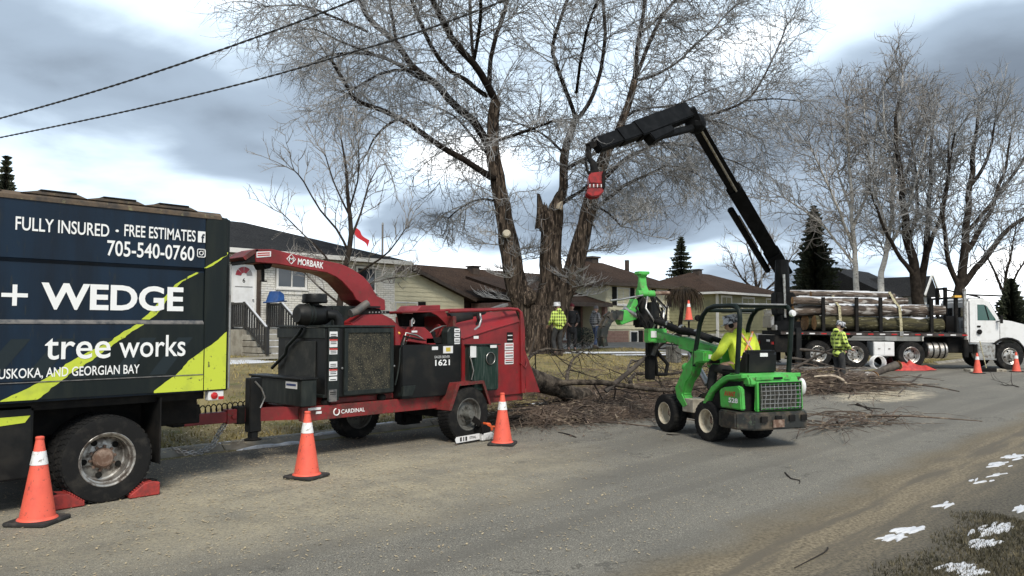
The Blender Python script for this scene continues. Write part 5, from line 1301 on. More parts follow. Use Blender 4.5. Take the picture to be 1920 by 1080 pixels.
    for s_ in 'LR':
        a = P_['an' + s_]; ft = P_.get('to' + s_, a + Vector((.16, 0, -.045))); d = (ft - a); d.z = 0; d = d.normalized() if d.length > .01 else Vector((1, 0, 0)); sd_ = Vector((-d.y, d.x, 0)); z0 = a.z - .09
        m = MB(); base = []
        for f, w_, h_ in ((-.09, .038, .14), (-.03, .046, .15), (.06, .048, .10), (.14, .050, .075), (.19, .035, .055)):
            for sg in (-1, 1):
                for hh in (0, h_): base.append(Vector((a.x, a.y, z0)) + d * f + sd_ * (sg * w_) + Vector((0, 0, hh)))
        fs = [(0, 1, 3, 2), (16, 18, 19, 17)]
        for q in range(4):
            o_ = q * 4; fs += [(o_, o_+4, o_+5, o_+1), (o_+2, o_+3, o_+7, o_+6), (o_+1, o_+5, o_+7, o_+3), (o_, o_+2, o_+6, o_+4)]
        m.add(base, fs); m.build('boot', boots, r_, bevel=.012, smooth=50)
    if hat:
        c = P_['hd']; M_ = Matrix.Translation(c) @ (Matrix.Rotation(head_yaw, 4, 'Z') @ Matrix.Rotation(head_pitch, 4, 'Y'))
        m = MB()
        if hat == 'helmet':
            m.lathe([(.001, .155), (.05, .150), (.092, .118), (.115, .070), (.122, .030), (.124, .022), (.112, .024)], n=20)
            m.prism([(.08, -.08), (.155, -.055), (.17, 0), (.155, .055), (.08, .08)], .022, .032, 'z')
            for q in range(3): m.box(-.10, .10, -.012 + (q - 1) * .045, .012 + (q - 1) * .045, .100, .158 - abs(q - 1) * .014)
        else:
            m.lathe([(.001, .135), (.05, .128), (.088, .098), (.104, .050), (.106, .020), (.098, .015)], n=18)
            if hat == 'cap': m.prism([(.07, -.07), (.15, -.045), (.16, 0), (.15, .045), (.07, .07)], .018, .028, 'z')
            else: m.ball((0, 0, .14), .022, 8, 6)
        m.v = [M_ @ Vector(v) for v in m.v]; ho = m.build('helmet' if hat == 'helmet' else 'hat', hatm, r_, smooth=50)
        if hat == 'helmet':
            for sg in (-1, 1):
                m = MB(); m.lathe([(.001, 0), (.036, 0), (.040, .012), (.036, .034), (.001, .038)], (0, sg * .082, -.005), (0, sg, 0), 14); m.v = [M_ @ Vector(v) for v in m.v]; m.build('ear_muff', BLACKM, ho, smooth=50)
            if extra_hat:
                m = MB(); m.prism([(.10, -.07), (.135, 0), (.10, .07), (.09, .06), (.125, 0), (.09, -.06)], .02, .17, 'z'); m.v = [M_ @ Matrix.Translation((-.01, 0, .0)) @ Vector(v) for v in m.v]; m.build('mesh_visor', BLACKM, ho)
    else:
        m = MB(); c = P_['hd']; m.ball(c + Vector((-.012, 0, .025)), (.100, .086, .108), 14, 8); m.build('hair', mat('brown_hair', (.05, .035, .025), .8), r_, smooth=60)
    return r_, P_
# hi-vis plaid: black checks woven through lime cloth
def plaid(name, base, line, k=11.0, lo=.45):
    m = mat(name, base, .8); t, b = nodes_of(m); co = N(t, 'ShaderNodeTexCoord'); sx = N(t, 'ShaderNodeSeparateXYZ'); t.links.new(co.outputs['Object'], sx.inputs[0])
    def band(sock):
        mu = N(t, 'ShaderNodeMath', operation='MULTIPLY', i_1=k); t.links.new(sock, mu.inputs[0])
        fr = N(t, 'ShaderNodeMath', operation='FRACT'); t.links.new(mu.outputs[0], fr.inputs[0])
        g_ = N(t, 'ShaderNodeMath', operation='GREATER_THAN', i_1=lo); t.links.new(fr.outputs[0], g_.inputs[0]); return g_.outputs[0]
    ad = N(t, 'ShaderNodeMath', operation='ADD'); t.links.new(sx.outputs['X'], ad.inputs[0]); t.links.new(sx.outputs['Y'], ad.inputs[1])
    a = band(ad.outputs[0]); z_ = band(sx.outputs['Z'])
    s_ = N(t, 'ShaderNodeMath', operation='ADD'); t.links.new(a, s_.inputs[0]); t.links.new(z_, s_.inputs[1])
    rp = ramp(t, [(0.0, line), (.5, tuple((q * .62 + w_ * .38) for q, w_ in zip(base, line))), (1.0, base)], 'CONSTANT')
    rp.color_ramp.elements[1].position = .4; rp.color_ramp.elements[2].position = .9
    hv = N(t, 'ShaderNodeMath', operation='MULTIPLY', i_1=.5); t.links.new(s_.outputs[0], hv.inputs[0]); t.links.new(hv.outputs[0], rp.inputs[0]); t.links.new(rp.outputs[0], b.inputs['Base Color'])
    return m
HVPLAID = plaid('lime_plaid_cloth', (.66, .82, .17), (.012, .022, .008), 9.5, .44)
GREYPL = plaid('grey_plaid_cloth', (.30, .30, .31), (.04, .04, .045), 11.0, .5)
HIVIS = mat('hi_vis_yellow', (.66, .78, .06), .75, c2=(.50, .62, .05), scale=9, lo=.45, hi=.65)
ORST = mat('orange_strap', (.75, .26, .06), .6, c2=(.55, .45, .38), scale=16, lo=.5, hi=.56)
DARKT = mat('dark_work_trousers', (.02, .021, .023), .9, c2=(.045, .044, .042), scale=7)
BLACKC = mat('black_coat', (.012, .012, .014), .9, c2=(.03, .03, .032), scale=6)
JEANS = mat('blue_jeans', (.04, .065, .14), .9, c2=(.08, .11, .19), scale=7)
LBOOT = mat('work_boots', (.03, .022, .016), .7, c2=(.07, .05, .035), scale=9)
HELW = mat('helmet_white', (.70, .70, .70), .4, c2=(.45, .45, .45), scale=9, lo=.5, hi=.7)
HELP = mat('helmet_camo', (.55, .56, .58), .4, c2=(.05, .05, .055), scale=13, lo=.48, hi=.54)
REDHAT = mat('dark_red_wool', (.20, .03, .04), .9)
def stand(px, py, z): p = on_z(px, py, z); return p
def face_cam(p, off=0.0): return math.atan2(-p.y, -p.x) + off
# worker by the trunk, seen from behind
d = 29.0
def plant(px, py, depth):
    p = at(px, py, depth); return Vector((p.x, p.y, ground_z(p.x, p.y)))
p = plant(1046, 664, 25.6)
person('worker in lime checked jacket and white helmet beside the big trunk', p, HEAD + R(40), HVPLAID, DARKT, LBOOT,
       J=dict(elL=(.02, .27, 1.16), wrL=(.22, .22, 1.02), elR=(-.08, -.27, 1.16), wrR=(.10, -.28, .95), knL=(.10, .12, .51), anL=(-.04, .13, .09)), hat='helmet', hatm=HELW, head_yaw=.3)
p = plant(1072, 661, 28.5)
person('man in black coat and dark red hat standing near the porch', p, face_cam(p, .25), BLACKC, BLACKC, LBOOT, hat='hat', hatm=REDHAT, hood=False, coat_len=.22, sc_=1.0,
       J=dict(elL=(.0, .27, 1.16), wrL=(.14, .16, 1.0), elR=(.0, -.27, 1.16), wrR=(.14, -.16, 1.0)))
p = plant(1117, 656, 31.5)
person('bystander in grey checked jacket and blue jeans near the front door', p, HEAD + R(-60), GREYPL, JEANS, LBOOT, hat='hat', hatm=mat('grey_wool', (.16, .15, .15), .9), hood=True,
       J=dict(knL=(.12, .12, .51), anL=(.06, .12, .09), knR=(-.02, -.12, .50), anR=(-.14, -.12, .12), elL=(-.06, .26, 1.15), wrL=(.05, .28, .92), elR=(.02, -.26, 1.15), wrR=(.16, -.2, 1.02)))
# worker in front of the log truck
p = stand(1574, 727, 0.0); p.z = .02
person('worker in lime checked jacket and patterned helmet in front of the log truck', p, HEAD + R(-75), HVPLAID, DARKT, LBOOT, hat='helmet', hatm=HELP, head_yaw=-.1, head_pitch=.35,
       J=dict(hd=(.06, 0, 1.62), elR=(.02, -.27, 1.15), wrR=(.24, -.20, 1.02), elL=(.02, .27, 1.15), wrL=(.22, .18, 1.0), knL=(.02, .10, .51), anL=(-.02, .10, .09), knR=(.04, -.10, .51)), coat_len=.05)
# dark shrub beside the porch
sp_ = plant(1092, 655, 32.5)
sh = thing('dark_shrub', 'round dark evergreen shrub beside the front door', 'shrub', sp_)
m = MB(); rg = random.Random(5)
for i in range(1800):
    v = Vector((rg.gauss(0, 1), rg.gauss(0, 1), rg.gauss(0, 1))).normalized() * (.55 * rg.random() ** .3); v.z = v.z * .8 + .45
    a = Vector((rg.uniform(-1, 1), rg.uniform(-1, 1), rg.uniform(-.2, 1))).normalized() * .07; b_ = a.orthogonal().normalized() * .02
    m.add([v - b_, v + b_, v + a], [(0, 1, 2)])
m.build('foliage', mat('dark_needles', (.012, .02, .012), .9), sh, normals=False)
m = MB(); m.tube([(0, 0, -.05), (0, 0, .5)], [.05, .02], 6); m.build('stem', TRIMB, sh)

# ------------------------------------------------------------------ compact loader
LO, LR = Vector((10.61, 5.94, .012)), R(65.3)
ld = thing('compact_loader', 'bright green articulated loader with black roll cage and timber grapple', 'loader', LO, LR)
def lp(nm, m, mt, par=None, bevel=0.0, smooth=None): return m.build(nm, mt, par or ld, bevel=bevel, smooth=smooth)
CREAM = mat('cream_rim', (.56, .50, .38), .5, c2=(.36, .30, .22), scale=9, lo=.5, hi=.65)
OLDST = mat('scuffed_black_steel', (.03, .032, .03), .5, .3, c2=(.13, .10, .07), scale=6, lo=.46, hi=.66, c3=(.10, .13, .09), s3=15, lo3=.6, hi3=.7)
for x, y, s_ in ((.54, .38, 1), (-.54, .38, 1), (.54, -.38, -1), (-.54, -.38, -1)):
    wheel(ld, (x, y, .288), (0, s_, 0), .288, .24, .165, CREAM, world=False, dish=.62, lugs=5, hub_r=.26, hubm=RUST, holes=0, hubout=.16, tread=26)
m = MB(); m.box(-.75, .75, -.22, .22, .22, .50); lp('chassis', m, OLDST, bevel=.02)
m = MB(); m.tube([(-.54, -.38, .288), (-.54, .38, .288)], .07, 10); lp('axle', m, OLDST)
m = MB(); m.tube([(.54, -.38, .288), (.54, .38, .288)], .07, 10); lp('axle', m, OLDST)
m = MB(); m.prism([(-.18, .36), (.10, .36), (.10, .56), (-.18, .56)], -.46, .46, 'y'); lp('foot_plate', m, mat('bare_plate', (.42, .38, .30), .6, c2=(.26, .23, .18), scale=7), bevel=.008)
cowl = [(-.48, 1.28), (-.20, 1.30), (-.12, 1.16), (.03, 1.05), (.10, .95), (.30, .70), (.24, .54), (.06, .40), (-.06, .46), (.08, .62), (-.02, .80), (-.16, .92), (-.22, 1.05), (-.30, 1.10), (-.48, 1.12)]
for s_ in (-1, 1):
    y0, y1 = (.30, .47) if s_ > 0 else (-.47, -.30)
    m = MB(); m.prism(cowl, y0, y1, 'y'); lp('front_cowl', m, GREENP, bevel=.02, smooth=30)
m = MB(); m.box(-.47, -.16, -.2, .2, 1.02, 1.27); db = lp('dashboard', m, GREENP, bevel=.02)
for i in range(3):
    m = MB(); m.box(-.486, -.478, .16 + i * .085, .225 + i * .085, 1.17, 1.23); m.build('dash_label', WHITEP, db)
m = MB(); m.box(-.484, -.476, .20, .38, 1.10, 1.15); m.build('dash_panel', BLACKM, db)
m = MB(); m.ball((.06, .40, 1.02), (.09, .07, .07), 12, 8); lp('head_lamp', m, GREENP, smooth=60)
# rear fender and hood
arch = [(-.44, .46), (-.50, .60), (-.66, .78), (-.86, .90), (-1.02, .97), (-1.36, 1.0), (-1.36, .94), (-1.05, .90), (-.90, .84), (-.72, .72), (-.58, .58), (-.52, .46)]
for s_ in (-1, 1):
    m = MB(); y0, y1 = (.16, .50) if s_ > 0 else (-.50, -.16); m.prism(arch, y0, y1, 'y'); lp('rear_fender', m, GREENP, bevel=.012, smooth=30)
m = MB(); m.prism([(-.60, .50), (-1.30, .50), (-1.30, .90), (-1.02, .88), (-.72, .70)], -.46, .46, 'y'); lp('engine_bay', m, BLACKM)
hood = [(-.90, .52), (-.88, .76), (-.98, .80), (-1.28, .84), (-1.34, .80), (-1.36, .52)]
for s_ in (-1, 1):
    m = MB(); y0, y1 = (.44, .515) if s_ > 0 else (-.515, -.44); m.prism(hood, y0, y1, 'y'); hp_ = lp('hood_side', m, GREENP, bevel=.015, smooth=30)
    if s_ > 0:
        RT = mat('red_print', (.50, .03, .03), .5)
        text('AVANT', (-1.00, .519, .685), (-1, 0, 0), V, .24, .07, RT, hp_, bold=.03, world=False)
        text('528', (-1.09, .519, .605), (-1, 0, 0), V, .20, .065, WHITET, hp_, bold=.03, world=False)
m = MB(); m.prism([(-.88, .90), (-.96, .99), (-1.32, 1.0), (-1.40, .97), (-1.43, .90), (-1.43, .84), (-.9, .84)], -.40, .43, 'y'); ht = lp('hood_top', m, GREENP, bevel=.025, smooth=30)
m = MB(); m.box(-1.445, -1.428, .06, .34, .915, .965); m.build('lamp_recess', GREENP, ht, bevel=.004)
for y0, y1, mt in ((.10, .26, GREENP), (-.10, .05, BLACKM), (-.24, -.14, GREENP)):
    m = MB(); m.box(-1.452, -1.446, y0, y1, .925, .955); m.build('tail_panel', mt, ht)
m = MB(); m.prism([(-.95, .905), (-1.06, .985), (-1.13, .985), (-1.06, .905)], .425, .45, 'y'); m.build('air_scoop', BLACKM, ht)
# rear grille: frame, bars
m = MB()
for a in ((-.43, .33, .855, .895), (-.43, .33, .50, .535), (.27, .33, .535, .855), (-.43, -.37, .535, .855)): m.box(-1.455, -1.40, a[0], a[1], a[2], a[3])
gf = lp('grille_frame', m, GREENP, bevel=.008)
m = MB(); m.box(-1.41, -1.39, -.37, .27, .535, .855); m.build('radiator', mat('radiator_core', (.035, .035, .03), .8, c2=(.10, .09, .07), scale=30, lo=.5, hi=.65), gf)
m = MB(); m.tube([(-1.47, -.39, .52), (-1.47, -.39, .88), (-1.47, .30, .88), (-1.47, .30, .52)], .012, 6, closed=True); m.build('grille_rim', BLACKP, gf)
for i in range(10):
    y = -.36 + i * .071; m = MB(); m.tube([(-1.472, y, .53), (-1.472, y + .012 * (i % 3 - 1), .62), (-1.472, y - .012, .72), (-1.472, y, .87)], .0065, 6); m.build('grille_bar', STEEL, gf, smooth=60)
for j in range(6):
    z = .55 + j * .056; m = MB(); m.tube([(-1.478, -.38, z), (-1.478, .29, z)], .0055, 6); m.build('grille_bar', STEEL, gf)
# bumper weight
bp_ = [(-.92, .56), (-1.02, .60), (-1.34, .60), (-1.52, .44), (-1.54, 0), (-1.54, -.42), (-1.36, -.56), (-1.0, -.56), (-1.0, -.46), (-.92, .40)]
m = MB(); m.prism(bp_, .265, .495, 'z'); bw = lp('counterweight', m, OLDST, bevel=.02)
for y in (.30, .06, -.16, -.36):
    m = MB(); m.box(-1.558, -1.542, y - .05, y + .05, .37, .45); m.build('weight_slot', BLACKM, bw)
m = MB(); m.box(-1.565, -1.545, -.02, .16, .30, .40); m.build('rear_reflector', RUST, bw)
# seat
m = MB(); m.box(-.98, -.52, -.24, .24, .92, 1.02); st = lp('seat', m, BLACKM, bevel=.03)
m = MB(); m.prism([(-.92, 1.0), (-1.06, 1.30), (-1.12, 1.32), (-1.18, 1.28), (-1.16, .98)], -.26, .26, 'y'); m.build('backrest', BLACKP, st, bevel=.035, smooth=40)
m = MB(); m.box(-1.185, -1.179, -.08, .05, 1.22, 1.27); m.build('seat_badge', WHITEP, st)
# roll cage
CAGE = mat('cage_green_black', (.005, .011, .009), .5, spec=.2, c2=(.012, .019, .016), scale=5)
for s_ in (-1, 1):
    y = .44 * s_
    m = MB(); m.tube([(-.20, y, 1.05), (-.22, y, 1.25), (-.34, y, 1.66), (-.42, y, 1.80), (-.54, y, 1.89), (-.70, y, 1.925), (-1.05, y, 1.925), (-1.18, y, 1.91), (-1.245, y, 1.85), (-1.26, y, 1.75), (-1.18, y, 1.0)], .034, 10); lp('cage_hoop', m, CAGE, smooth=60)
for x, z in ((-.50, 1.87), (-1.15, 1.92)):
    m = MB(); m.tube([(x, -.44, z), (x, .44, z)], .028, 8); lp('cage_cross_bar', m, CAGE)
m = MB(); m.box(-1.20, -.62, -.42, .42, 1.93, 1.955); lp('canopy', m, mat('canopy_plate', (.10, .11, .11), .5, c2=(.25, .25, .25), scale=4), bevel=.008)
m = MB(); m.lathe([(.001, 0), (.045, 0), (.05, .02), (.04, .05), (.001, .055)], (-1.28, -.42, 1.82), (-1, 0, 0), 14); lp('work_lamp', m, WHITEP, smooth=40)
m = MB(); m.lathe([(.001, 0), (.045, 0), (.05, .02), (.04, .05), (.001, .055)], (-.36, .47, 1.76), (1, 0, 0), 14); lp('work_lamp', m, BLACKM, smooth=40)
m = MB(); m.ball((-1.30, -.56, .80), (.07, .05, .12), 12, 8); lp('fuel_can', m, WHITEP, smooth=60)
# boom
m = MB(); m.bar((-.45, 0, 1.20), (.75, 0, 1.38), .17, .19); bo = lp('boom', m, GREENP, bevel=.015)
m = MB(); m.bar((.75, 0, 1.39), (1.50, 0, 1.50), .12, .12); m.build('boom_extension', GREENP, bo, bevel=.01)
m = MB(); m.tube([(.10, 0, .75), (.55, 0, 1.22)], .05, 10); lp('lift_cylinder', m, STEEL, smooth=40)
m = MB(); m.tube([(-.1, .06, 1.43), (.4, .08, 1.56), (.8, .07, 1.60), (1.1, .06, 1.66), (1.45, .05, 1.72)], .05, 10); lp('hose_bundle', m, BLACKM, smooth=60)
m = MB(); m.tube([(-.2, -.02, 1.42), (.3, -.02, 1.52), (.8, -.03, 1.54), (1.2, -.03, 1.62), (1.5, -.02, 1.78)], .042, 10); lp('hose_bundle', m, BLACKM, smooth=60)
for f in (.25, .5, .75):
    p = Vector((-.1, .06, 1.43)).lerp(Vector((1.45, .05, 1.72)), f); m = MB(); m.lathe([(.058, -.03), (.062, 0), (.058, .03)], p + Vector((0, 0, .03)), (1, 0, .2), 12); lp('hose_clamp', m, STEEL)
m = MB(); m.box(1.44, 1.62, -.16, .20, 1.36, 1.60); cpl = lp('coupler_plate', m, GREENP, bevel=.02)
m = MB(); m.box(1.425, 1.438, .06, .17, 1.45, 1.56); m.build('label_plate', WHITEP, cpl)
m = MB(); m.box(1.62, 1.76, -.10, .10, 1.10, 1.72); mk = lp('mast_block', m, BLACKM, bevel=.03)
m = MB(); m.box(1.66, 1.84, -.16, .04, 1.74, 2.06); m.build('valve_stack', BLACKP, mk, bevel=.02)
for k in range(4):
    m = MB(); m.tube([(1.70 + .03 * k, -.18 - .03 * k, 1.78 + .06 * k), (1.72, -.30, 1.66 + .05 * k), (1.66, -.22, 1.50)], .020, 7); m.build('hose', BLACKM if k % 2 else OLDST, mk, smooth=60)
m = MB(); m.tube([(1.64, .02, 1.14), (1.60, -.16, 1.62)], .045, 10); m.build('tilt_cylinder', OLDST, mk, smooth=40)
m = MB(); m.tube([(1.60, -.16, 1.60), (1.66, -.24, 1.92)], .022, 8); m.build('tilt_rod', CHROME, mk, smooth=40)
m = MB(); m.box(1.68, 1.82, -.07, .07, .72, 1.12); lp('support_leg', m, BLACKM, bevel=.015)
# timber grapple with upper green head, worn claws
m = MB(); m.prism([(1.85, 2.25), (2.11, 2.25), (2.03, 2.36), (2.01, 2.50), (2.07, 2.55), (2.07, 2.60), (1.89, 2.60), (1.89, 2.55), (1.95, 2.50), (1.93, 2.36)], -.07, .07, 'y'); gh = lp('grapple_head', m, GREENP, bevel=.012)
m = MB(); m.box(1.90, 2.06, -.11, .11, 2.555, 2.61); m.build('head_plate', GREENP, gh, bevel=.008)
m = MB(); m.tube([(1.86, -.16, 2.21), (1.86, .17, 2.21)], .062, 14); m.build('grapple_shaft', GREENP, gh, smooth=40)
m = MB(); m.tube([(1.86, -.48, 2.23), (1.86, -.16, 2.22)], .036, 10); m.build('cylinder_rod', RUST, gh, smooth=40)
m = MB(); m.tube([(1.9, .10, 2.14), (1.84, .06, 1.95), (1.76, 0, 1.7)], [.07, .10, .08], 10); lp('rotator', m, BLACKM, smooth=40)
for i in range(8):
    a = i * .8; q = random.Random(i)
    m = MB(); m.tube([(1.75 + .1 * math.cos(a), .12 * math.sin(a), 2.15), (1.70 + .22 * math.cos(a), .30 * math.sin(a), 1.95), (1.62 + .16 * math.cos(a + .6), .25 * math.sin(a + .5), 1.7), (1.60, .1 * math.sin(a), 1.5)], .017, 7); lp('hydraulic_hose', m, BLACKM if i % 3 else STEEL, smooth=60)
m = MB(); m.tube([(1.72, .0, 1.35), (1.72, -.22, 1.10), (1.72, -.34, .98), (1.72, -.30, .80), (1.72, -.12, .80), (1.72, -.10, 1.0), (1.72, -.05, 1.3)], .035, 8); lp('hose_loop', m, BLACKM, smooth=60)
# swing arm with green claw holder reaching out to the left
m = MB(); m.prism([(.16, 1.78), (.52, 1.66), (.60, 1.80), (.46, 1.92), (.34, 1.96), (.26, 2.12), (.20, 2.10)], 1.80, 1.98, 'x'); ck = lp('claw_bracket', m, GREENP, bevel=.012)
for k, x in enumerate((1.80, 1.96)):
    pts = []
    for i in range(9):
        f = i / 8; a = R(70 + 120 * f); pts.append((x, .56 + .26 * math.cos(a) * 1.0 - .02, 1.58 + .30 * math.sin(a)))
    pts = [(x, .50, 1.82), (x, .64, 1.84), (x, .76, 1.76), (x, .84, 1.62), (x, .87, 1.45), (x, .84, 1.30)]
    m = MB()
    for i in range(len(pts) - 1): m.bar(pts[i], pts[i+1], .05, .16 - .02 * i, up=(0, .5, .86) if i < 2 else (0, 1, 0))
    m.build('claw', OLDST, ck)
m = MB(); m.tube([(1.85, .45, 1.95), (1.80, .15, 1.78)], .045, 10); lp('claw_cylinder', m, STEEL, smooth=40)
m = MB(); m.box(1.70, 1.96, .02, .22, 1.62, 1.86); lp('claw_hinge', m, BLACKM, bevel=.03)
m = MB(); m.tube([(1.8, .10, 2.18), (1.78, .55, 2.10), (1.78, .75, 2.08)], .018, 8); lp('feed_arm', m, STEEL, smooth=60)
# --- operator in the seat
po, PJ = person('loader operator in yellow hi-vis jacket with orange harness and helmet', LO + Vector((math.cos(LR), math.sin(LR), 0)) * -.72 + Vector((0, 0, .06)), LR, HIVIS, DARKT, LBOOT,
    J=dict(pel=(0, 0, 1.02), sp=(-.02, 0, 1.16), ch=(.04, 0, 1.36), nk=(.09, .02, 1.48), hd=(.15, .04, 1.595), shL=(.04, .20, 1.42), elL=(.02, .36, 1.20), wrL=(.28, .30, 1.10), shR=(.03, -.20, 1.42), elR=(.02, -.30, 1.18), wrR=(.30, -.22, 1.12),
           hiL=(.06, .11, 1.0), knL=(.44, .16, .98), anL=(.52, .17, .58), hiR=(.06, -.11, 1.0), knR=(.44, -.16, .98), anR=(.52, -.17, .58)), hat='helmet', hatm=HELP, head_yaw=.75, head_pitch=.25, grip=.9)
jk = [c for c in po.children if c.name.startswith('jacket')][0]
for s_ in (-1, 1):
    m = MB(); m.tube([(-.115, .11 * s_, 1.50), (-.140, .05 * s_, 1.40), (-.158, -.02 * s_, 1.30), (-.165, -.09 * s_, 1.18)], .016, 8); m.build('harness_strap', ORST, jk, smooth=60)
m = MB(); m.tube([(-.145, .15, 1.14), (-.18, .05, 1.14), (-.18, -.05, 1.14), (-.145, -.15, 1.14)], .018, 8); m.build('waist_band', ORST, jk, smooth=60)

# ------------------------------------------------------------------ log truck with crane
TO, TR = Vector((35.01, 7.35, .012)), R(-48)
lt_ = thing('log_truck', 'white cab log truck with black crane carrying a load of logs', 'truck', TO, TR)
lt_.rotation_euler = (0, R(.62), TR)
def tp_(nm, m, mt, par=None, bevel=0.0, smooth=None): return m.build(nm, mt, par or lt_, bevel=bevel, smooth=smooth)
for x, nm in ((-7.17, 1), (-5.77, 1), (-3.67, 1)):
    wheel(lt_, (x, -1.06, .51), (0, -1, 0), .51, .27, .30, CHROME, world=False, dish=.72, lugs=10, hub_r=.30, holes=5, hubout=.2, tread=36)
    wheel(lt_, (x, 1.06, .51), (0, 1, 0), .51, .27, .30, CHROME, world=False, dish=.72, lugs=6, holes=0, tread=20)
    m = MB(); m.tube([(x, -1.0, .51), (x, 1.0, .51)], .09, 8); tp_('axle', m, BLACKM)
for s_ in (-1, 1):
    wheel(lt_, (0, s_ * 1.05, .51), (0, s_, 0), .51, .28, .30, CHROME, world=False, dish=.1, lugs=10, hub_r=.34, hubout=.25, tread=36)
for y in (-.45, .45):
    m = MB(); m.box(-8.7, 1.0, y - .06, y + .06, .72, 1.02); tp_('chassis_rail', m, BLACKM)
m = MB(); m.box(-8.6, -1.65, -1.22, 1.22, 1.22, 1.38); dk = tp_('deck', m, BLACKM, bevel=.01)
m = MB(); m.box(-8.6, -1.65, -1.245, -1.222, 1.24, 1.345); m.build('side_rail', mat('deck_rail', (.09, .085, .08), .5, .5, c2=(.05, .03, .025), scale=4), dk)
for i in range(16):
    x = -8.4 + i * .44
    m = MB(); m.box(x, x + .2, -1.252, -1.2465, 1.265, 1.31); m.build('marker_tape', LENS if i % 2 else WHITEP, dk)
for x in (-6.97, -5.71, -4.81, -2.90):
    for s_ in (-1, 1):
        m = MB(); m.box(x - .06, x + .06, s_ * 1.17 - .05, s_ * 1.17 + .05, 1.385, 2.68); tp_('stake', m, BLACKM, bevel=.008)
m = MB(); m.box(-5.08, -4.30, -1.16, -.55, .46, 1.0); tbx = tp_('tool_box', m, WHITEP, bevel=.012)
for x0, x1 in ((-5.06, -4.70), (-4.68, -4.32)):
    m = MB(); m.box(x0, x1, -1.175, -1.162, .50, .97); dd = m.build('box_door', WHITEP, tbx, bevel=.006)
    m = MB(); m.box((x0 + x1) / 2 - .04, (x0 + x1) / 2 + .04, -1.19, -1.176, .72, .76); m.build('latch', STEEL, dd)
m = MB(); m.lathe([(.001, 0), (.28, 0), (.31, .03), (.31, .72), (.28, .75), (.001, .75)], (-3.02, -.85, .70), (1, 0, 0), 28); fk = tp_('fuel_tank', m, CHROME, smooth=40)
for x in (-2.85, -2.62, -2.42):
    m = MB(); m.lathe([(.315, 0), (.322, .01), (.322, .05), (.315, .06)], (x, -.85, .70), (1, 0, 0), 28); m.build('tank_strap', BLACKM, fk, smooth=40)
m = MB(); m.box(-2.2, -1.2, -.9, .9, .6, 1.2); tp_('transmission', m, BLACKM, bevel=.03)
m = MB(); m.box(-8.8, -7.8, -1.1, 1.1, .55, 1.2); tp_('rear_frame', m, BLACKM, bevel=.02)
for y in (-.9, .9):
    m = MB(); m.box(-8.84, -8.805, y - .12, y + .12, .85, .95); tp_('tail_lamp', m, LENS)
m = MB(); m.box(-8.84, -8.81, -.55, -.2, .95, 1.03); tp_('tail_plate', m, WHITEP)
m = MB(); m.box(-6.45, -6.40, -1.2, -.7, .35, 1.15); tp_('mud_flap', m, BLACKM)
# outriggers at the crane
for s_ in (-1, 1):
    m = MB(); m.box(-8.05, -7.85, s_ * 1.25 - .09, s_ * 1.25 + .09, .15, 1.5); og = tp_('outrigger', m, BLACKP, bevel=.01)
    m = MB(); m.lathe([(.16, 0), (.16, .04), (.05, .08), (.05, .12)], (-7.95, s_ * 1.25, .06), n=14); m.build('outrigger_foot', STEEL, og)
# cab
cabp = [(-1.45, .95), (-1.45, 2.62), (-1.30, 2.72), (-.85, 2.72), (-.62, 2.60), (-.28, 1.98), (-.22, 1.92), (-.22, .95)]
m = MB(); m.prism(cabp, -1.02, 1.02, 'y'); cb_ = tp_('cab', m, WHITEP, bevel=.07, smooth=40)
m = MB(); m.prism([(-1.10, 1.86), (-1.10, 2.46), (-.86, 2.46), (-.74, 2.40), (-.42, 1.90), (-.42, 1.86)], -1.035, -1.018, 'y'); wn = m.build('side_window', mat('green_tint_glass', (.03, .09, .07), .08, spec=.7), cb_)
m = MB(); m.bar((-.82, -1.04, 2.44), (-.68, -1.04, 1.88), .03, .03); m.build('vent_post', BLACKM, wn)
m = MB(); m.prism([(-1.16, 1.08), (-1.16, 2.50), (-.84, 2.50), (-.36, 1.84), (-.36, 1.08)], -1.027, -1.019, 'y'); m.build('door', WHITEP, cb_)
m = MB(); m.box(-1.12, -1.0, -1.06, -1.03, 1.60, 1.66); m.build('door_handle', BLACKM, cb_)
m = MB(); m.prism([(-.60, 2.56), (-.27, 1.98), (-.25, 1.99), (-.575, 2.58)], -.93, .93, 'y'); m.build('windscreen', GLASS, cb_)
for y0, y1 in ((-.85, -.06), (.06, .85)):
    m = MB(); m.box(-1.475, -1.455, y0, y1, 1.98, 2.36); m.build('rear_window', GLASS, cb_, bevel=.006)
for y0 in (-.85, -.35, .2, .6):
    m = MB(); m.box(-1.47, -1.455, y0, y0 + .3, 1.55, 1.85); m.build('rear_panel', GREYS, cb_)
hoodp = [(-.24, 1.05), (-.24, 1.90), (.2, 1.84), (.75, 1.70), (1.05, 1.50), (1.15, 1.10), (1.15, .70), (.62, .70), (.60, .90), (.45, 1.10), (.2, 1.20), (-.10, 1.16), (-.22, 1.05)]
m = MB(); m.prism(hoodp, -1.0, 1.0, 'y'); hd_ = tp_('hood', m, WHITEP, bevel=.05, smooth=40)
m = MB(); pts = [(math.cos(R(a)) * .66, -1.04, .52 + math.sin(R(a)) * .66) for a in range(0, 181, 15)]; m.tube(pts, .045, 8); m.build('wheel_arch_trim', BLACKM, hd_, smooth=60)
m = MB(); m.box(1.15, 1.30, -1.1, 1.1, .45, .75); tp_('bumper', m, CHROME, bevel=.02)
m = MB(); m.box(-1.15, -.50, -1.12, -.70, .42, .95); stp = tp_('step_box', m, CHROME, bevel=.02)
m = MB(); m.box(-1.15, -.45, -1.16, -1.0, .36, .42); m.build('step_tread', STEEL, stp)
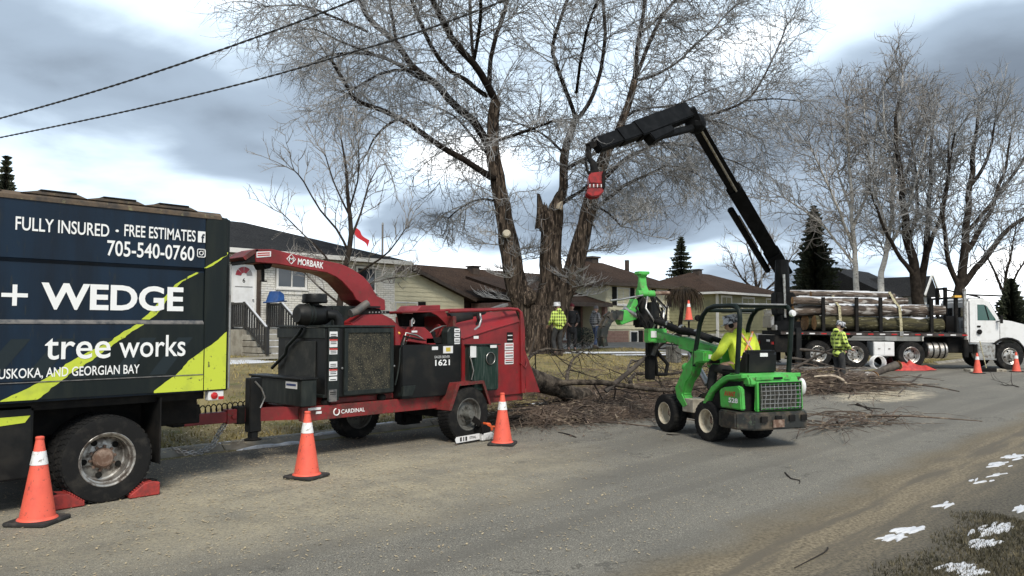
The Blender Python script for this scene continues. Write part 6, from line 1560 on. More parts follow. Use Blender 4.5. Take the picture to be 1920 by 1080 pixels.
m = MB(); m.box(-.36, -.28, -1.26, -1.20, 1.75, 2.05); m.bar((-.4, -1.02, 1.8), (-.34, -1.22, 1.85), .03, .03); tp_('mirror', m, BLACKM)
m = MB(); m.lathe([(.001, 0), (.09, 0), (.10, .03), (.07, .08), (.001, .09)], (-1.05, -1.04, 1.42), (0, -1, 0), 14); tp_('horn_mirror', m, BLACKM, smooth=40)
# headache rack and stack
for y in (-1.0, -.25, .35, 1.0):
    m = MB(); m.box(-1.95, -1.83, y - .06, y + .06, 1.385, 3.15 if abs(y) < .9 else 2.85); tp_('rack_post', m, BLACKM, bevel=.008)
m = MB(); m.box(-1.93, -1.87, -1.1, 1.1, 1.40, 2.02); tp_('rack_panel', m, BLACKP, bevel=.006)
for z in (2.72, 3.1):
    m = MB(); m.box(-1.93, -1.85, -1.05 if z < 3 else -.3, 1.05 if z < 3 else .4, z - .04, z + .04); tp_('rack_rail', m, BLACKM)
m = MB(); m.bar((-1.9, -.3, 3.05), (-.9, -.9, 2.74), .06, .06); m.bar((-1.9, -1.0, 2.85), (-.2, -1.0, 2.80), .08, .06); tp_('rack_brace', m, BLACKM)
m = MB(); m.tube([(-1.62, -1.12, 1.1), (-1.62, -1.12, 3.05)], .065, 14); sk_ = tp_('exhaust_stack', m, CHROME, smooth=40)
m = MB(); m.tube([(-1.62, -1.12, .45), (-1.62, -1.12, 1.12)], .10, 14); m.build('muffler', BLACKM, sk_, smooth=40)
m = MB(); m.box(-2.0, -1.75, -1.15, -.9, 2.72, 2.80); tp_('rack_light', m, mat('amber_lens', (.75, .42, .06), .25))
# --- crane column, boom, grapple (placed where the photograph shows them)
BOOM = mat('crane_black', (.005, .0055, .006), .6, spec=.10, c2=(.012, .0125, .0135), scale=3, lo=.45, hi=.7)
m = MB(); m.box(-8.6, -7.6, -.55, .55, 1.385, 1.75); m.tube([(-8.15, 0, 1.7), (-8.15, 0, 4.2)], [.34, .26], 14); cr = tp_('crane_column', m, BOOM, bevel=.02)
m = MB(); m.box(-8.5, -7.75, -.35, .35, 2.0, 2.9); m.build('slew_housing', BOOM, cr, bevel=.05)
m = MB(); m.tube([(-8.15, -.38, 1.9), (-8.2, -.40, 3.6)], .05, 8); m.build('ram_rod', CHROME, cr, smooth=40)
def wp(nm, m, mt, par, bevel=0.0, smooth=None): return m.build(nm, mt, par, bevel=bevel, smooth=smooth, world=True)
CT = at(1463, 500, 32.6); EL = at(1304, 232, 26.0); EU = at(1290, 212, 25.8); TIP = at(1120, 272, 22.6)
dirm = (EL - CT).normalized(); view = (CT - Vector((0, 0, EYE))).normalized()
upm = view.cross(dirm).normalized()
m = MB(); m.bar(CT - dirm * .5, CT.lerp(EL, .12), .5, .66, up=upm); m.bar(CT.lerp(EL, .12), CT.lerp(EL, .60), .42, .56, up=upm); mb_ = wp('main_boom', m, BOOM, lt_, bevel=.03)
m = MB(); m.bar(CT.lerp(EL, .6), EL, .32, .44, up=upm); wp('main_boom_tip', m, BOOM, mb_, bevel=.03)
a0 = CT.lerp(EL, .14) - upm * .0; sdm = upm if upm.dot(Vector((_s, -_c, 0))) < 0 else -upm
m = MB(); m.tube([CT.lerp(EL, .02) + sdm * .52, CT.lerp(EL, .50) + sdm * .50], .13, 12); wp('lift_cylinder', m, BOOM, mb_, smooth=40)
m = MB(); m.tube([CT.lerp(EL, .20) + sdm * .38 - view * .12, CT.lerp(EL, .44) + sdm * .36 - view * .12], .035, 8); wp('cylinder_rod', m, CHROME, mb_, smooth=40)
m = MB(); m.tube([CT.lerp(EL, .55) - sdm * .02 - view * .26, CT.lerp(EL, .97) - sdm * .05 - view * .22], .05, 8); wp('boom_pipe', m, STEEL, mb_, smooth=40)
# lettering down the boom
fr0 = CT.lerp(EL, .46); nv = -view; 
tu = -dirm; tv = tu.cross(nv); tv = tv if tv.dot(Vector((_s, -_c, 0))) > 0 else -tv
text('DXS', CT.lerp(EL, .49) - tv * .12 - view * .30, tu, tv, .80, .20, LEDGEW, mb_, bold=.0)
text('G', CT.lerp(EL, .33) - tv * .10 - view * .30, tu, tv, .16, .18, LEDGEW, mb_, bold=.02)
m = MB(); q0 = CT.lerp(EL, .295) - view * .30; m.quad(q0 - tv * .16, q0 + tv * .12, q0 + tv * .12 + tu * .42, q0 - tv * .16 + tu * .42); wp('red_label', m, mat('boom_red', (.5, .05, .04), .5), mb_)
for i in range(4):
    q1 = q0 - view * .006 + tu * (.05 + .095 * i); m = MB(); m.quad(q1 - tv * .12, q1 + tv * .08, q1 + tv * .08 + tu * .03, q1 - tv * .12 + tu * .03); wp('label_print', m, WHITET, mb_)
# knuckle and outer boom
m = MB(); m.bar(EU + Vector((0, 0, .12)), EL - Vector((0, 0, .15)), .5, .5, up=upm); m.ball(EL, .36, 12, 8); wp('knuckle', m, BOOM, lt_, bevel=.02)
diro = (TIP - EU).normalized(); upo = view.cross(diro).normalized(); upo = upo if upo.z > 0 else -upo
m = MB(); m.bar(EU + upo * .05, EU.lerp(TIP, .62), .42, .58, up=upo); ob_ = wp('outer_boom', m, BOOM, lt_, bevel=.03)
m = MB(); m.bar(EU.lerp(TIP, .60), EU.lerp(TIP, .80), .36, .50, up=upo); wp('outer_boom_section', m, BOOM, ob_, bevel=.03)
m = MB(); m.bar(EU.lerp(TIP, .78), TIP + diro * .1, .30, .44, up=upo); wp('outer_boom_tip', m, BOOM, ob_, bevel=.03)
m = MB(); m.bar(EU.lerp(TIP, .30) - upo * .28, EU.lerp(TIP, .55) - upo * .36, .36, .42, up=upo); wp('boom_valve_box', m, BOOM, ob_, bevel=.03)
m = MB(); m.tube([EL - Vector((0, 0, .10)) + diro * .2, EU.lerp(TIP, .45) - upo * .42], .13, 10); wp('outer_cylinder', m, BOOM, ob_, smooth=40)
HK = at(1103, 275, 22.4); GR = at(1116, 327, 22.3)
m = MB(); m.bar(TIP + diro * .05 + Vector((0, 0, .1)), HK, .18, .18); m.tube([HK, HK + Vector((.02, 0, -.35)), at(1112, 306, 22.3), at(1115, 322, 22.3)], [.07, .09, .10, .12], 10); gp = wp('grapple_link', m, BLACKM, lt_, smooth=40)
m = MB(); m.tube([HK + Vector((0, 0, -.05)), at(1098, 300, 22.3), at(1100, 318, 22.3), at(1108, 330, 22.3)], .035, 8); wp('grapple_hose', m, BLACKM, gp, smooth=60)
RG = mat('grapple_red', (.36, .013, .013), .45, c2=(.16, .012, .012), scale=5, lo=.42, hi=.6)
gx = Vector((_s, -_c, 0)); gz_ = Vector((0, 0, 1))
def gpt(px, py, off=0.0): return at(px, py, 22.3) + Vector((_c, _s, 0)) * off
def slab(nm, pts, o0, o1, mt, par, bevel=.02):
    m = MB(); n = len(pts); m.add([gpt(a, b_, o0) for a, b_ in pts] + [gpt(a, b_, o1) for a, b_ in pts], [list(range(n))[::-1], [n + i for i in range(n)]] + [[i, (i+1) % n, n + (i+1) % n, n + i] for i in range(n)]); return wp(nm, m, mt, par, bevel)
gb1 = slab('grapple_body', [(1105, 327), (1131, 324), (1134, 336), (1130, 348), (1104, 347), (1101, 336)], -.25, .25, RG, lt_, .03)
slab('grapple_jaw', [(1102, 349), (1130, 348), (1130, 362), (1121, 370), (1108, 372), (1098, 366)], -.30, -.12, RG, gb1)
slab('grapple_jaw', [(1102, 349), (1130, 348), (1130, 362), (1121, 370), (1108, 372), (1098, 366)], .12, .30, RG, gb1)
slab('jaw_bar', [(1100, 352), (1130, 350), (1130, 355), (1099, 357)], -.32, .32, REDR, gb1)
for k_ in range(4): slab('jaw_tooth', [(1103 + k_ * 7, 349), (1105 + k_ * 7, 349), (1104.6 + k_ * 7, 355), (1103.4 + k_ * 7, 355)], -.33, -.31, WHITEP, gb1, 0)
slab('side_cylinder', [(1127, 326), (1133, 325), (1132, 358), (1127, 358)], -.34, -.27, BLACKM, gb1)
slab('grapple_top', [(1104, 322), (1120, 320), (1122, 327), (1104, 328)], -.18, .18, BLACKM, gb1)
# hoses and odds on the column
for i in range(3):
    m = MB(); m.tube([at(1462 + i * 5, 520, 32.3), at(1466 + i * 4, 545, 32.2), at(1474 - i, 540, 32.2), at(1474, 520, 32.2)], .04, 7); wp('crane_hose', m, BLACKM if i else WHITEP, cr, smooth=60)
m = MB(); m.box(-8.75, -8.62, -.5, .6, 1.5, 1.95); m.box(-8.7, -8.62, -.9, -.4, 1.4, 1.6); tp_('control_bank', m, STEEL, bevel=.02)
for i in range(7):
    m = MB(); m.tube([(-8.7, -.45 + i * .15, 1.95), (-8.74, -.45 + i * .15, 2.2)], .018, 6); tp_('control_lever', m, STEEL)

# ------------------------------------------------------------------ logs on the deck
BARKM = mat('log_bark', (.145, .110, .085), .95, c2=(.045, .034, .028), scale=5, lo=.42, hi=.6, c3=(.38, .355, .325), s3=6, lo3=.54, hi3=.62, bump=1.0, bscale=16, bdist=.04, stretch=(.35, 1.6, 1.6))
MOSSB = mat('mossy_bark', (.075, .066, .028), .95, c2=(.030, .027, .014), scale=6, lo=.42, hi=.6, c3=(.24, .22, .14), s3=10, lo3=.6, hi3=.68, bump=1.0, bscale=16, bdist=.04, stretch=(.35, 1.6, 1.6))
TM = Matrix.Translation(TO) @ Euler((0, R(.62), TR)).to_matrix().to_4x4()
def log(x0, x1, y, z, r, bark, label, group, yaw=0.0, snow=0.0, seed=0):
    c = Vector(((x0 + x1) / 2, y, z)); o = thing('log', label, 'log', TM @ Vector((c.x, c.y, c.z - r)), 0, group); o.rotation_euler = (0, R(.62), TR + yaw)
    ln = x1 - x0; n, k = 18, 22; m = MB(); q = random.Random(seed)
    for i in range(k + 1):
        f = i / k; rr = r * (1 - .10 * f)
        for j in range(n):
            a = 2 * PI * j / n; e = rr * (1 + .14 * noise.noise(Vector((f * ln * 1.1, math.cos(a) * 1.5, math.sin(a) * 1.5 + seed * 7))))
            m.v.append(Vector((-ln / 2 + ln * f, e * math.cos(a), r + e * math.sin(a) + .03 * math.sin(f * 4 + seed))))
    for i in range(k):
        for j in range(n):
            l = (j + 1) % n; m.f.append([i*n+j, i*n+l, (i+1)*n+l, (i+1)*n+j]); m.mi.append(0)
    m.build('bark', bark, o, smooth=50)
    for i, sg in ((0, -1), (k, 1)):
        e = MB(); e.v = [Vector(v) + Vector((sg * .003, 0, 0)) for v in m.v[i*n:(i+1)*n]]; e.f = [list(range(n))]; e.mi = [0]; e.build('cut_end', CUTWOOD, o)
    if snow:
        s_ = MB(); ns = 60
        for i in range(ns + 1):
            f = i / ns; x = -ln / 2 + ln * (.04 + .92 * f); wv = snow * r * max(.015, .45 + 1.3 * noise.noise(Vector((f * ln * 1.6, seed, 2))) + .5 * noise.noise(Vector((f * ln * 6, seed, 5))))
            for jj in (-1, -.4, .4, 1): s_.v.append(Vector((x, wv * jj, r + math.sqrt(max(0, r * r * .97 - (wv * jj) ** 2)) * (1 - .10 * f) + (.045 if abs(jj) < .5 else .0))))
        for i in range(ns):
            for j in range(3): s_.f.append([i*4+j, i*4+j+1, (i+1)*4+j+1, (i+1)*4+j]); s_.mi.append(0)
        s_.build('snow_cap', SNOW, o, smooth=60, normals=False)
    return o
LG = 'logs loaded on the truck deck'
log(-7.2, -2.35, -.84, 1.675, .28, MOSSB, 'mossy lower log nearest the viewer on the truck deck', LG, snow=.5, seed=1)
log(-7.3, -2.6, -.25, 1.70, .30, MOSSB, 'log in the bottom layer at the middle of the truck deck', LG, seed=2)
log(-7.2, -2.5, .36, 1.69, .29, BARKM, 'log in the bottom layer just beyond the middle of the deck', LG, seed=3)
log(-7.2, -2.5, .92, 1.65, .25, BARKM, 'log in the bottom layer against the far stakes', LG, seed=11)
log(-6.85, -2.3, -.90, 2.20, .21, BARKM, 'straight upper log with snow resting against the near stakes', LG, snow=.9, seed=4)
log(-7.9, -3.4, -.50, 2.19, .20, BARKM, 'log with a pale cut end in the second layer of the load', LG, snow=.6, seed=5)
log(-7.6, -2.9, -.08, 2.22, .21, BARKM, 'log in the second layer hidden behind the near ones', LG, seed=6)
log(-7.7, -3.0, .36, 2.21, .21, BARKM, 'second layer log a little beyond the middle of the load', LG, seed=7)
log(-7.5, -2.8, .82, 2.14, .22, BARKM, 'log in the second layer beside the far stakes', LG, seed=12)
log(-8.0, -4.2, -.72, 2.53, .15, BARKM, 'thin log with orange cut end sticking out at the rear of the load', LG, snow=.7, seed=8, yaw=.02)
log(-7.75, -3.6, -.30, 2.56, .17, BARKM, 'upper log with an orange cut end at the crane side', LG, snow=.5, seed=9, yaw=-.02)
log(-7.4, -3.2, .14, 2.57, .16, BARKM, 'upper log lying over the middle of the load', LG, snow=.4, seed=10)
log(-7.6, -3.5, .58, 2.53, .17, BARKM, 'upper log on the far half of the load', LG, snow=.3, seed=15)
log(-7.2, -3.9, -.42, 2.80, .12, BARKM, 'thin crooked log lying slantwise on top of the load', LG, snow=.5, seed=13, yaw=.05)
log(-8.1, -4.6, -.02, 2.82, .14, BARKM, 'topmost log jutting out towards the crane column', LG, snow=.4, seed=14, yaw=-.03)
STRAP = mat('yellow_strap', (.42, .38, .24), .8, c2=(.16, .14, .08), scale=16, lo=.5, hi=.6)
for x, lab in ((-4.08, 'yellow ratchet strap over the front half of the logs'), (-6.35, 'pale ratchet strap over the rear half of the logs')):
    o = thing('load_strap', lab, 'strap', TM @ Vector((x, 0, 1.385)), TR, 'straps holding the logs')
    zt_ = 1.22 if x > -5 else .95
    pts = [(0, -1.262, -.2), (0, -1.262, .35), (0, -1.17, .95), (0, -.85, 1.12), (0, -.35, 1.56), (0, .3, 1.54), (0, 1.1, 1.0), (0, 1.262, .2), (0, 1.262, -.1)]
    m = MB()
    for i in range(len(pts) - 1): m.bar(pts[i], pts[i+1], .10, .008, up=(0, -.7, .7) if 1 < i < 6 else (0, 1, 0))
    m.build('webbing', STRAP, o)
    m = MB(); m.box(-.07, .07, -1.30, -1.272, -.16, .02); m.build('ratchet', STEEL, o, bevel=.006)

# ------------------------------------------------------------------ gear on the road by the log truck
def crumple(px, py, rx, ry, h, name, label, cat, m_, seed, rz=0.0):
    p = on_z(px, py); o = thing(name, label, cat, (p.x, p.y, .012), rz)
    mb = MB(); n, k = 26, 8
    for i in range(k + 1):
        f = i / k
        for j in range(n):
            a = 2 * PI * j / n; q = 1 + .35 * noise.noise(Vector((math.cos(a) * 1.6, math.sin(a) * 1.6, seed)))
            x, y = math.cos(a) * rx * q * f, math.sin(a) * ry * q * f
            z = h * max(0, (1 - f ** 1.3)) * (.55 + .9 * abs(noise.noise(Vector((x * 3.2, y * 4.5, seed + 3))))) + .05 * abs(noise.noise(Vector((x * 9, y * 9, seed)))) + .004
            mb.v.append(Vector((x, y, z)))
    for i in range(k):
        for j in range(n):
            l = (j + 1) % n; mb.f.append([i*n+j, (i+1)*n+j, (i+1)*n+l, i*n+l]); mb.mi.append(0)
    mb.build('cloth', m_, o, smooth=35)
    return o
TARP = mat('red_tarp', (.55, .06, .045), .6, c2=(.36, .03, .03), scale=5)
crumple(1700, 695, .95, .40, .42, 'red_tarp', 'crumpled red tarp on the road beside the truck wheel', 'tarp', TARP, 4, -.8)
o = crumple(1668, 690, .28, .25, .62, 'gear_bag', 'slumped dark red gear bag on the tarp', 'bag', mat('maroon_cloth', (.13, .015, .02), .8), 9, 0)
m = MB(); m.tube([(-.12, 0, .30), (-.05, 0, .48), (.05, 0, .48), (.12, 0, .30)], .014, 6); m.build('bag_strap', BLACKM, o, smooth=60)
p = on_z(1646, 694)
hc = thing('hose_coil', 'white coiled hose lying by the truck tool box', 'hose', (p.x, p.y, .012), TR)
for i in range(4):
    m = MB(); m.tube([(.24 * math.cos(a * PI / 10), .10 * i - .15, .27 + .25 * math.sin(a * PI / 10)) for a in range(20)], .022, 7, closed=True); m.build('hose_loop', WHITEP, hc, smooth=60)
p = on_z(1850, 698)
br = thing('push_broom', 'push broom with yellow handle leaning against the step of the white cab', 'broom', (p.x, p.y, .012), TR)
hp_ = at(1837, 640, 28.3) - Vector((p.x, p.y, 0)); ml = Matrix.Rotation(-TR, 3, 'Z')
m = MB(); m.tube([Vector((0, 0, .10)), ml @ hp_], .018, 8); m.build('handle', STRAP, br, smooth=60)
m = MB(); m.box(-.34, .34, -.05, .05, .06, .14); m.build('head', BLACKM, br, bevel=.01)
m = MB()
for i in range(70):
    x = -.33 + .66 * i / 69
    for y in (-.03, .03): m.box(x - .004, x + .004, y - .012, y + .012, 0, .07)
tag(m.build('bristles', BLACKM, br), kind='stuff')
for (px, lab, rz) in ((1826, 'pale outrigger pad lying left of the broom head', .1), (1868, 'pale outrigger pad lying right of the broom head', -.1)):
    p = on_z(px, 697); o = thing('outrigger_pad', lab, 'pad', (p.x, p.y, .012), TR + rz, 'outrigger pads')
    m = MB(); m.box(-.26, .26, -.2, .2, 0, .09); m.build('pad', mat('dirty_plywood', (.52, .48, .38), .8, c2=(.30, .26, .2), scale=6), o, bevel=.01)
    m = MB(); m.tube([(-.1, -.2, .05), (-.06, -.27, .06), (.06, -.27, .06), (.1, -.2, .05)], .012, 6); m.build('rope_handle', BLACKM, o, smooth=60)

# ------------------------------------------------------------------ trees
BARK = mat('furrowed_bark', (.105, .080, .060), .95, spec=.15, c2=(.026, .020, .016), scale=3.2, lo=.42, hi=.56, c3=(.25, .19, .145), s3=7, lo3=.55, hi3=.66, bump=1.0, bscale=7, bdist=.10, stretch=(2.6, 2.6, .45))
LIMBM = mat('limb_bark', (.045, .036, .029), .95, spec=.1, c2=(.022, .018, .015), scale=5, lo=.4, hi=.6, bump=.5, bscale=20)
LIMBD = mat('dark_backlit_limb_bark', (.028, .022, .018), .95, spec=.1, c2=(.014, .011, .010), scale=5, lo=.4, hi=.6, bump=.5, bscale=20)  # dark upper maple bark; backlit silhouette darkness is also put into the colour
TWIG = mat('twig_bark', (.052, .045, .040), .9, spec=.1, c2=(.028, .024, .021), scale=1.5, lo=.4, hi=.6)
SILV = mat('silver_twig_bark', (.35, .35, .35), .85, c2=(.165, .162, .160), scale=.9, lo=.38, hi=.62)
TWIGP = mat('pale_twig_bark', (.30, .28, .26), .9, c2=(.16, .145, .13), scale=1.2, lo=.4, hi=.6)
BIRCH = mat('birch_bark', (.62, .60, .56), .8, c2=(.42, .40, .37), scale=4, lo=.45, hi=.65, c3=(.06, .055, .05), s3=5, lo3=.62, hi3=.66, stretch=(1, 1, 4))
def rand_dir(q):
    while True:
        v = Vector((q.uniform(-1, 1), q.uniform(-1, 1), q.uniform(-1, 1)))
        if .05 < v.length < 1: return v.normalized()
class Tree:
    def __init__(s, seed): s.wood = MB(); s.upper = MB(); s.use_upper = False; s.zmin = -1.0; s.fine = MB(); s.q = random.Random(seed); s.limbs = []
    def limb(s, pts, rads, n=8, rough=0.0, fine=False, keep=True):
        # resample to a smooth path
        pts = [Vector(p) for p in pts]; P2, R2 = [], []
        for i in range(len(pts) - 1):
            p0 = pts[max(i - 1, 0)]; p1 = pts[i]; p2 = pts[i + 1]; p3 = pts[min(i + 2, len(pts) - 1)]
            k = max(2, int((p2 - p1).length / .45))
            for j in range(k):
                u = j / k
                P2.append(.5 * ((2 * p1) + (p2 - p0) * u + (2*p0 - 5*p1 + 4*p2 - p3) * u*u + (3*p1 - p0 - 3*p2 + p3) * u*u*u)); R2.append(rads[i] + (rads[i+1] - rads[i]) * u)
        P2.append(pts[-1]); R2.append(rads[-1])
        P2 = [p + noise.noise_vector(p * .9) * min(.12, r * 1.2) for p, r in zip(P2, R2)]
        mb = s.fine if fine else (s.upper if s.use_upper else s.wood); o = len(mb.v); mb.tube(P2, R2, n)
        if rough:
            for i in range(o, len(mb.v)):
                v = mb.v[i]; mb.v[i] = v + noise.noise_vector(Vector((v.x * 5, v.y * 5, v.z * 1.1))) * rough + noise.noise_vector(Vector((v.x * 13, v.y * 13, v.z * 2.2))) * rough * .45
        if keep: s.limbs.append((P2, R2))
        return P2, R2
    def twig(s, p, d, L, r, droop, n=3, segs=3, tip=.0):
        q = s.q; pts = [p]; rs = [r]; v = d.copy(); zl_ = s.zmin + (3.0 * q.random() ** 2 if s.zmin > 0 else 0)
        for i in range(segs):
            f = (i + 1) / segs
            v = (v + Vector((0, 0, -droop)) * (.5 if f < .6 else -.7 * tip) + rand_dir(q) * .22).normalized()
            if pts[-1].z + v.z * (L / segs) < zl_: v = Vector((v.x * .6, v.y * .6, abs(v.z) * .35)).normalized(); L *= .8
            pts.append(pts[-1] + v * (L / segs)); rs.append(max(r * (1 - .75 * f), .0035 if r < .02 else r * .25))
        s.fine.tube(pts, rs, n, cap=False); return pts, rs
    def clothe(s, step=.5, l2=(1.6, 3.4), l3=(.6, 1.5), l4=(.25, .6), s3=.34, s4=.22, droop=None, rmin=.0, start=.25, r2=.026, r4=.0085, spread=.9, lift=.15, upb=0.0, bound=None):
        q = s.q; droop = droop or (lambda z: .2)
        for P2, R2 in s.limbs:
            acc = 0.0; tot = sum((P2[i+1] - P2[i]).length for i in range(len(P2) - 1)); run = 0.0; nxt = q.uniform(.2, .5) * step
            for i in range(len(P2) - 1):
                seg = P2[i+1] - P2[i]; L = seg.length; run += L; acc += L
                if run / tot < start: acc = 0; continue
                while acc > nxt:
                    acc -= nxt; nxt = step * q.uniform(.6, 1.4)
                    t_ = seg.normalized(); pd = rand_dir(q); pd = (pd - t_ * pd.dot(t_)).normalized()
                    f = run / tot; d = (t_ * (.55 + .5 * f) + pd * spread + Vector((0, 0, lift))).normalized()
                    base = P2[i] + seg * q.random(); L2 = q.uniform(*l2) * (1.05 - .45 * f); dr = droop(base.z)
                    a, b_ = s.twig(base, d, L2, min(R2[i] * .6, r2), dr * .35, 4, max(4, int(L2 / .4)))
                    s._sub(a, L2, l3, l4, s3, s4, dr, r4, upb)
                if i == len(P2) - 2:
                    for _ in range(3):
                        d = (seg.normalized() + rand_dir(q) * .5).normalized(); L2 = q.uniform(*l2) * .8
                        a, b_ = s.twig(P2[-1], d, L2, min(R2[-1], r2), droop(P2[-1].z) * .35, 4, max(4, int(L2 / .4))); s._sub(a, L2, l3, l4, s3, s4, droop(P2[-1].z), r4, upb)
    def _sub(s, a, L2, l3, l4, s3, s4, dr, r4, upb):
        q = s.q; n3 = int(L2 / s3) + 1
        for k in range(n3):
            f = (k + q.random()) / n3
            if f < .12: continue
            x = f * (len(a) - 1); j = min(int(x), len(a) - 2); p = a[j].lerp(a[j+1], x - j); t_ = (a[j+1] - a[j]).normalized()
            pd = rand_dir(q); pd = (pd - t_ * pd.dot(t_)).normalized(); d = (t_ * .7 + pd * .8 + Vector((0, 0, -.35 * dr + upb))).normalized(); L3 = q.uniform(*l3) * (1.1 - .5 * f)
            b_, _ = s.twig(p, d, L3, r4 * 1.7, dr * .8, 3, 4, tip=1.0)
            n4 = int(L3 / s4) + 1
            for m_ in range(n4):
                g_ = (m_ + q.random()) / n4; x = g_ * (len(b_) - 1); j = min(int(x), len(b_) - 2); p4 = b_[j].lerp(b_[j+1], x - j); t4 = (b_[j+1] - b_[j]).normalized()
                pd = rand_dir(q); d4 = (t4 * .8 + pd * .75 + Vector((0, 0, -.3 * dr + upb))).normalized(); s.twig(p4, d4, q.uniform(*l4), r4, dr * .9, 3, 3, tip=1.3)
    def finish(s, name, label, base, trunkm, twigm, group=None):
        o = thing(name, label, 'tree', base, 0, group)
        t_ = s.wood.build('trunk', trunkm, o, smooth=70, world=True)
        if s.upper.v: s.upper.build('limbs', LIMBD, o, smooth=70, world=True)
        s.fine.build('crown', twigm, o, smooth=80, world=True, normals=False)
        return o

# --- the big maple
DT = 27.0; K = DT / FOC
bt = Tree(11)
def tp(px, py, off=0.0): return at(px, py, DT + off)
gb_ = tp(1010, 664); gb_.z = ground_z(gb_.x, gb_.y)
def bl(pts, w0, w1, o0=0.0, o1=0.0, n=8, rough=0.0, ext=0.0, keep=True):
    m_ = len(pts); P3_ = [tp(a, b_, o0 + (o1 - o0) * i / (m_ - 1)) for i, (a, b_) in enumerate(pts)]
    if ext:
        d = (P3_[-1] - P3_[-2]).normalized(); d = (d + Vector((0, 0, .15))).normalized(); P3_.append(P3_[-1] + d * ext * .5); P3_.append(P3_[-1] + (d + Vector((0, 0, .1))).normalized() * ext * .5)
        m_ += 2
    rr_ = [(w0 + (w1 - w0) * i / (m_ - 1)) * K / 2 for i in range(m_)]
    if ext: rr_[-1] *= .5
    return bt.limb(P3_, rr_, n, rough, keep=keep)
bl([(1012, 690), (1010, 662), (1011, 640), (1013, 615), (1016, 592), (1018, 575)], 92, 62, 0, 0, 40, .085, keep=False)
bl([(1008, 650), (1000, 618), (990, 585), (976, 545), (964, 510), (953, 470), (946, 430), (940, 385), (931, 330), (924, 275), (925, 222), (929, 187)], 50, 19, .0, -.3, 24, .06)
bl([(1020, 650), (1022, 610), (1028, 560), (1033, 500), (1035, 440), (1039, 405), (1045, 382), (1051, 362)], 56, 17, .1, .2, 26, .065, keep=False)
bl([(1034, 520), (1033, 470), (1030, 425), (1027, 398)], 44, 30, .15, .15, 20, .05, keep=False)
bl([(1036, 420), (1046, 385), (1055, 350), (1063, 272), (1075, 222)], 22, 12, .2, .2, 14, .03)
bl([(1028, 648), (1040, 610), (1056, 560), (1072, 510), (1090, 455), (1104, 395), (1118, 345), (1131, 303), (1148, 262), (1166, 225), (1189, 152)], 46, 10, -.2, -.6, 22, .05)
for a, w0_ in (((950, 668), 22), ((978, 676), 24), ((1020, 680), 24), ((1058, 668), 22), ((1042, 676), 20), ((990, 660), 22)):
    bl([(1010 + (a[0] - 1010) * .45, 625), (1010 + (a[0] - 1010) * .8, 652), a, (a[0] + (a[0] - 1010) * .25, a[1] + 6)], w0_, 8, -.3, -.9 if a[1] > 672 else .2, 10, .04, keep=False)
# burl on the left stem
m = bt.wood; o0 = len(m.v); m.ball(tp(990, 558, -.25), (.28, .28, .36), 16, 12)
for i in range(o0, len(m.v)): m.v[i] = m.v[i] + noise.noise_vector(m.v[i] * 5) * .08
# left side limbs
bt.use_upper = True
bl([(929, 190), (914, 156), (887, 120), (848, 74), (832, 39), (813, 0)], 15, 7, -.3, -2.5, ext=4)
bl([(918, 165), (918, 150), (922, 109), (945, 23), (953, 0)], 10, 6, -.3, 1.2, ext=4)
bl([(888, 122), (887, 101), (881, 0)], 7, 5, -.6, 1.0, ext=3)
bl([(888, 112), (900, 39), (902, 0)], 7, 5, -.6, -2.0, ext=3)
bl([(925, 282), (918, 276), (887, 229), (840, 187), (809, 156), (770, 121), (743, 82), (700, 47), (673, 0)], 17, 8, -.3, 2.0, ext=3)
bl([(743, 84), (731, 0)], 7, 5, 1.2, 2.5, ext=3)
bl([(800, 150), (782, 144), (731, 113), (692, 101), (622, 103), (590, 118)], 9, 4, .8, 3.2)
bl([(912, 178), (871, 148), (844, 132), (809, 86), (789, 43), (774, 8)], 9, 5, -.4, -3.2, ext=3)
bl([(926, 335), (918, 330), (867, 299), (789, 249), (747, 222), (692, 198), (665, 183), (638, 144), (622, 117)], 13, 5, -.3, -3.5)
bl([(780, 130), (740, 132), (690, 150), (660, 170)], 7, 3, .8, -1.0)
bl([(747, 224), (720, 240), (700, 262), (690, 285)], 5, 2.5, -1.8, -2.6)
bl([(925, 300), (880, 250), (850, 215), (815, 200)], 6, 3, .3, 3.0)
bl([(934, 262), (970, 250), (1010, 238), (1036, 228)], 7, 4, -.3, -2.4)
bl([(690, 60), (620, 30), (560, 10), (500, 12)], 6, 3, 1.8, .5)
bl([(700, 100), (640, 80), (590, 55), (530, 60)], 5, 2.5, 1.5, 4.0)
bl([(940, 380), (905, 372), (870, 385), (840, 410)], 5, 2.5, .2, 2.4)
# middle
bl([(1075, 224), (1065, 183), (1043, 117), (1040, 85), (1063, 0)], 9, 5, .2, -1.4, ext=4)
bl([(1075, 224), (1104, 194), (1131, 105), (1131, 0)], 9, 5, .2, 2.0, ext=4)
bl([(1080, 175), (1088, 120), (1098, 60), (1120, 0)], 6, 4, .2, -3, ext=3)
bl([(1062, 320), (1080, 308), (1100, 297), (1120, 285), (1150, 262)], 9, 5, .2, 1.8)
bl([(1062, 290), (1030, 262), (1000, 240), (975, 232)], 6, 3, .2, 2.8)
bl([(1048, 390), (1064, 372), (1090, 358), (1104, 345)], 8, 5, .1, .6)
